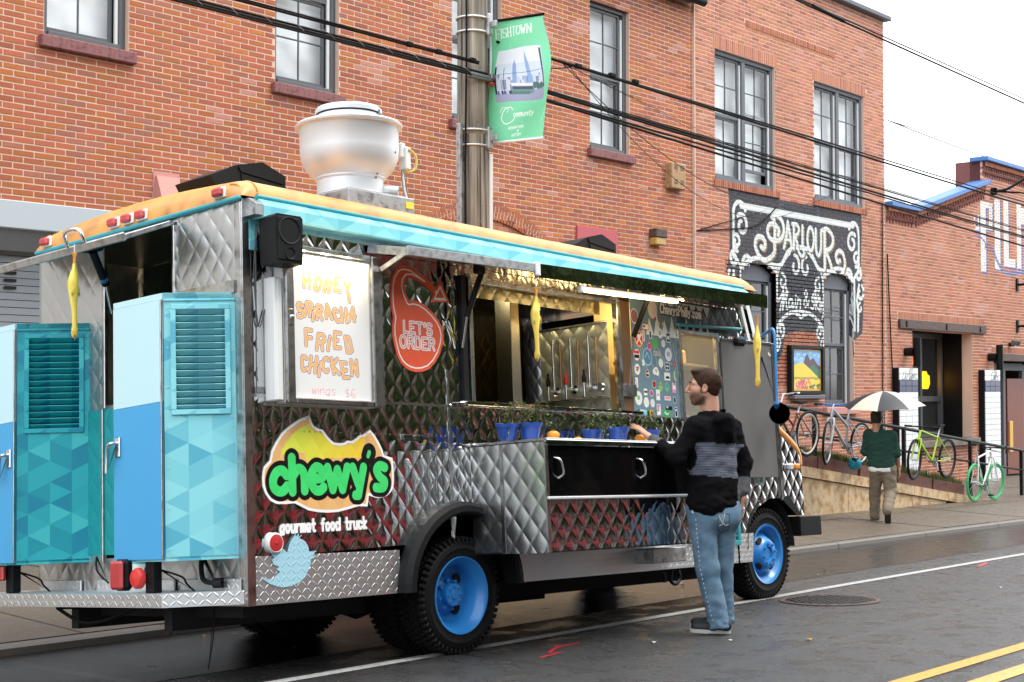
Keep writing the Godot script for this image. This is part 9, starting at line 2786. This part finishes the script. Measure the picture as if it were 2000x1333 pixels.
	for j in range(0,full.ix.size(),3):
		var k := maxi(which[full.ix[j]],maxi(which[full.ix[j + 1]],which[full.ix[j + 2]]))
		var pb: B = parts[k]
		for q in 3:
			var i := full.ix[j + q]
			pb.v.append(full.v[i]); pb.n.append(full.n[i]); pb.u.append(full.u[i]); pb.u2.append(full.u[i]); pb.c.append(Color.WHITE); pb.ix.append(pb.v.size() - 1)
	put("hoodie", parts[0], M.hoodie_black, t); put("striped_panel", parts[1], hm, t); put("cuffs", parts[2], M.cuff_grey, t)
	var hem := f.onto(J.call(-0.150,0.452,-0.4),aw)
	var tagb := B.new(); tagb.xf = Transform3D(Basis(rt, V(0, 1, 0), -aw), hem - aw * 0.003); tagb.box(V(0.012, 0, 0), V(0.04, 0.028, 0.004), 0.001); put("hem_label", tagb, M.white_board, t)
	tagb = B.new(); tagb.xf = Transform3D(Basis(rt, V(0, 1, 0), -aw), hem - aw * 0.006); tagb.box(V(0.012, 0.004, 0), V(0.024, 0.004, 0.003)); tagb.box(V(0.012, -0.005, 0), V(0.018, 0.004, 0.003)); put("label_mark", tagb, M.plastic_black, t)
	var st := B.new(); st.xf = hx * Transform3D(Basis(), V(0.083, -0.032, 0.002) * 1.03); st.lathe([Vector2(0, -0.004), Vector2(0.004, 0), Vector2(0, 0.004)], 10); put("ear_stud", st, M.plastic_black, t)
	var gy := 0.0
	shoe(t,V(aL.x,gy + 0.016,aL.z) + rt * 0.075 - aw * 0.01,rt * -0.95 + aw * 0.25,V(0,1,0.03),0.285,M.shoe_black,M.sole_pale)
	shoe(t,V(aR.x,gy + 0.008,aR.z) + rt * 0.035 + aw * 0.03,rt * -0.9 + aw * 0.42,V(0,1,0.03),0.285,M.shoe_black,M.sole_pale)
	var stp := B.new(); stp.xf = frame_of(rt * -0.95 + aw * 0.25,V(0,1,0),V(aL.x,gy + 0.016,aL.z) + rt * 0.075 - aw * 0.01)
	stp.tube(Ink3.smooth3([V(0.05, 0.03, 0.045), V(0.1, 0.05, 0.046), V(0.15, 0.035, 0.047), V(0.2, 0.05, 0.040)]), 0.004, 5); put("shoe_stripe", stp, M.cuff_grey, t)
	var O2 := V(18.94,walk_y(18.94,-9.42),-9.42)
	J = func(u: float,y: float,w: float) -> Vector3: return rt * u + V(0,y + 0.62,0) + aw * w
	t = thing("person", "man in dark green sweater and khaki trousers walking away under a striped umbrella", "person", at(O2))
	Fd = (rt * 0.25 + aw * 0.95).normalized(); Lf = (rt * -0.95 + aw * 0.25).normalized()
	sL = J.call(-0.195,0.62,0.03); sR = J.call(0.125,0.60,-0.04)
	eL = J.call(-0.235,0.37,0.10); wL = J.call(-0.06,0.50,0.26); eR = J.call(0.185,0.36,-0.05); wR = J.call(0.235,0.165,0.02)
	hL = J.call(-0.085,0.13,0.02); hR = J.call(0.075,0.13,-0.02); kL = J.call(-0.075,-0.22,0.17); kR = J.call(0.105,-0.20,0.0); aL = J.call(-0.06,-0.53,0.24); aR = J.call(-0.02,-0.42,-0.30)
	skin = Color(0.42,0.22,0.15)
	body = B.new()
	f = Field.new(V(-0.6,0,-0.6),V(0.6,1.4,0.6),0.03)
	f.cap(J.call(-0.03,0.15,0),J.call(-0.03,0.6,0),0.09,0.09,0.05); f.cap(sL,sR,0.05,0.05,0.05)
	for e in [[sL,eL,wL],[sR,eR,wR]]: f.cap(e[0],e[1],0.04,0.034,0.03); f.cap(e[1],e[2],0.034,0.024,0.03)
	for e in [[hL,kL,aL],[hR,kR,aR]]: f.cap(e[0],e[1],0.065,0.045,0.03); f.cap(e[1],e[2],0.045,0.032,0.03)
	f.net(body,plain(skin))
	f = Field.new(V(-0.1,0.65,-0.3),V(0.4,1.1,0.3),0.009)
	f.cap(eR,wR,0.036,0.025,0.01); f.net(body,plain(skin))
	hd = (rt * 0.5 + aw * 0.87).normalized()
	head(t,body,Transform3D(Basis(V(0,1,0).cross(hd).normalized(),V(0,1,0),hd).orthonormalized(),J.call(-0.075,0.845,0.02)),0.97,skin,Color(0.012,0.01,0.009),0.0,0.006,true)
	hand(body,frame_of(V(0.05,-1,0.05),rt * 0.9 - aw * 0.3,wR + V(0,-0.04,0)),0.95,-1.0,[0.3,0.35,0.4,0.5],skin,0.0045)
	hand(body,frame_of(V(0,0.2,0) + rt * 0.8 + aw * 0.3,aw * -1.0,wL + rt * 0.03),0.95,1.0,[1.1,1.15,1.2,1.2],skin,0.0045)
	put("body", body, M.skin, t)
	f = Field.new(V(-0.45,0.60,-0.45),V(0.45,1.45,0.45),0.0125)
	for e in [[0.55,0.088,0.112],[0.45,0.082,0.118],[0.32,0.072,0.115],[0.22,0.075,0.115],[0.185,0.075,0.105]]:
		var c: Vector3 = J.call(-0.035 + 0.012 * (0.55 - e[0]) * 4,e[0],0)
		f.cap(c + Lf * e[1],c - Lf * e[1],e[2],e[2],0.05)
	f.cap(sL,sR,0.068,0.068,0.06); f.cap(J.call(-0.06,0.66,0),J.call(-0.07,0.72,0.0),0.075,0.06,0.04)
	f.cap(sL,eL,0.068,0.06,0.04); f.cap(eL,eL.lerp(wL,0.5),0.058,0.052,0.03); f.cap(sR,eR,0.068,0.058,0.04); f.cap(eR,eR.lerp(wR,0.12),0.056,0.055,0.02)
	f.cut(J.call(0,0.145,0),V(0,-1,0)); f.ripple(func(p: Vector3) -> float: return fn.get_noise_3d(p.x,p.y * 2.0,p.z) * 0.010)
	var sb := B.new(); f.net(sb, plain(Color.WHITE)); put("sweater", sb, M.sweater_green, t)
	f = Field.new(V(-0.35,0.60,-0.35),V(0.35,0.85,0.35),0.0125)
	f.cap(J.call(-0.015,0.135,0) + Lf * 0.08,J.call(-0.015,0.135,0) - Lf * 0.08,0.110,0.110,0.03); f.cut(J.call(0,0.085,0),V(0,-1,0)); f.cut(J.call(0,0.18,0),V(0,1,0))
	sb = B.new(); f.net(sb, plain(Color.WHITE)); put("shirt_hem", sb, M.white_paint, t)
	f = Field.new(V(-0.5,0,-0.5),V(0.5,0.85,0.5),0.0125)
	f.cap(hL + V(0,0.01,0),hR + V(0,0.01,0),0.105,0.105,0.05)
	f.cap(hL,kL,0.102,0.085,0.04); f.cap(kL,aL + V(0,-0.03,0),0.083,0.075,0.03); f.cap(hR,kR,0.102,0.088,0.04); f.cap(kR,aR + (aR - kR).normalized() * 0.02,0.086,0.072,0.03)
	f.ripple(func(p: Vector3) -> float: return fn.get_noise_3d(p.x * 1.3,p.y * 2.2,p.z * 1.3) * 0.010 + 0.002 * sin(p.y * 50 + p.x * 30))
	sb = B.new(); f.net(sb, plain(Color.WHITE)); put("trousers", sb, M.khaki, t)
	shoe(t,J.call(-0.06,-0.615,0.20),Fd,V(0,1,0),0.27,M.shoe_brown,M.sole_dark)
	shoe(t,J.call(-0.035,-0.415,-0.375),V(0,-0.90,0) + Fd * 0.42,Fd + V(0,0.4,0),0.27,M.shoe_brown,M.sole_dark)
	var bd := B.new(); bd.tube([wR + V(0, 0.01, 0), wR + V(0.002, -0.005, 0)], 0.029, 12); put("wristband", bd, M.lens_orange, t)
	t = thing("umbrella", "black and cream panelled umbrella held over the walking man", "umbrella", Transform3D(Basis(aw, -0.06) * Basis(rt, 0.10), O2 + V(0, 0.62, 0) + rt * 0.04 + V(0, 1.235, 0) + aw * 0.1))
	var tips := []
	var R2 := 0.585
	mat("umbrella_cream", Color(0.66, 0.60, 0.48), 0.6, 0, {"backlight_enabled": true, "backlight": Color(0.5, 0.48, 0.4)}); mat("umbrella_black", Color(0.02, 0.021, 0.026), 0.5)
	for k in 8:
		var b := B.new()
		var a0 := TAU * (k + 0.62) / 8; var a1 := TAU * (k + 1.62) / 8
		for i in 9:
			for j in 9:
				var r := i / 8.0
				var s := j / 8.0
				var a := lerpf(a0,a1,s)
				var dip := 4 * s * (1 - s)
				var rr := R2 * r * (1 - 0.075 * dip * r)
				var y := -0.215 * pow(r,1.9) - 0.012 * dip * r + 0.02 * dip * r * r
				b.vert(V(cos(a) * rr,y,sin(a) * rr),V(cos(a) * 0.75 * r,1,sin(a) * 0.75 * r),Vector2(r,s))
		for i in 8:
			for j in 8:
				var p := i * 9 + j
				b.tri_i(p,p + 1,p + 10); b.tri_i(p,p + 10,p + 9)
		put("canopy_panel", b, M.umbrella_cream if k % 2 == 1 else M.umbrella_black, t)
		var rb := B.new(); var rp := []
		for i in 9:
			var r := i / 8.0
			rp.append(V(cos(a0) * R2 * r,-0.215 * pow(r,1.9) - 0.008,sin(a0) * R2 * r))
		rb.tube(rp, 0.003, 5); put("rib", rb, M.steel_grey, t)
	var sh := B.new(); sh.tube([V(0, 0.03, 0), V(0, -0.62, 0)], 0.006, 8); sh.tube([V(0, 0.0, 0), V(0, 0.05, 0)], 0.008, 8, 0.004); put("shaft", sh, M.steel_grey, t)
	sh = B.new(); sh.tube([V(0, -0.62, 0), V(0, -0.75, 0)], 0.014, 8); put("handle", sh, M.plastic_black, t)
func litter() -> void:
	var c := V(10.35,road_y(10.35,-5.62),-5.62)
	var t := thing("manhole_cover", "round iron manhole cover in the wet road beside the front wheel", "manhole cover", Transform3D(Basis(V(1, -SL, 0).normalized(), V(SL, 1, -0.04).normalized(), V(0, 0.04, 1).normalized()).orthonormalized(), c))
	var b := B.new(); b.lathe([Vector2(0.40, 0.0), Vector2(0.40, 0.008), Vector2(0.36, 0.010), Vector2(0.355, 0.004)], 40); put("ring", b, M.rust_steel, t)
	b = B.new(); b.lathe([Vector2(0.352, 0.004), Vector2(0.350, 0.009), Vector2(0, 0.009)], 40); put("lid", b, mat("iron", Color(0.03, 0.028, 0.027), 0.35, 0.5), t)
	for i in 9:
		for j in 9:
			var x := (i - 4) * 0.07; var z := (j - 4) * 0.07
			if x * x + z * z < 0.1:
				b = B.new(); b.box(V(x, 0.011, z), V(0.036, 0.006, 0.036), 0.002); put("stud", b, M.iron, t)
	var rp := mat("red_spray", Color(0.42, 0.02, 0.035), 0.5)
	b = B.new()
	var pts := [[6.62,-5.52,6.86,-5.56],[6.80,-5.60,7.12,-5.78],[6.98,-5.70,7.28,-5.74]]
	for e in pts:
		var p := V(e[0],road_y(e[0],e[1]) + 0.004,e[1]); var q := V(e[2],road_y(e[2],e[3]) + 0.004,e[3])
		var w := (q - p).cross(V(0,1,0)).normalized() * 0.012
		b.quad(p - w,p + w,q + w,q - w)
	struct("red_paint_mark", b, rp)
	b = B.new()
	for e in [[13.9,-5.9,14.4,-6.0],[8.1,-7.9,9.3,-8.0]]:
		var p := V(e[0],road_y(e[0],e[1]) + 0.004,e[1]); var q := V(e[2],road_y(e[2],e[3]) + 0.004,e[3])
		b.quad(p + V(0,0,0.02),q + V(0,0,0.02),q - V(0,0,0.03),p - V(0,0,0.02))
	struct("red_paint_mark", b, rp)
	var lm := [mat("scrap_white", Color(0.6, 0.58, 0.52), 0.7), mat("scrap_tan", Color(0.45, 0.26, 0.07), 0.7), mat("scrap_dark", Color(0.02, 0.02, 0.02), 0.7)]
	var spots := [[8.2, -4.6, 1, "tan cigarette end on the road nearest the yellow lines"], [8.3, -5.35, 1, "tan scrap on the road beside the man's shoe"], [7.9, -5.0, 0, "pale scrap on the road left of the tan cigarette end"], [7.55, -5.35, 0, "pale scrap on the road between the red zigzag and the shoes"], [12.8, -7.0, 2, "flat dark scrap lying beyond the white line"], [12.3, -6.8, 0, "pale scrap beside the flat dark one beyond the white line"], [10.9, -7.4, 0, "pale scrap on the road right of the front wheel"], [12.0, -4.9, 0, "pale scrap in the middle of the open lane"], [6.1, -8.1, 1, "tan leaf in the gutter near the truck's rear wheel"], [15.5, -8.9, 0, "pale scrap on the pavement before the ramp wall"]]
	for i in spots.size():
		var e: Array = spots[i]
		b = B.new()
		var s := rng.randf_range(0.6,1.2)
		b.xf = Transform3D(Basis(V(0,1,0),rng.randf() * TAU),V(e[0],(road_y(e[0],e[1]) if e[1] > -8.3 else walk_y(e[0],e[1])) + 0.003,e[1]))
		b.tri(V(-0.03,0,-0.012) * s,V(-0.005,0.008,0.018) * s,V(0.03,0.002,0.0) * s); b.tri(V(-0.03,0,-0.012) * s,V(0.03,0.002,0) * s,V(0.0,0.01,-0.02) * s); b.box(V(0,0.003,0),V(0.03,0.005,0.012) * s)
		tag(put("litter_scrap", b, lm[e[2]]), e[3], "litter", "scraps on the ground")
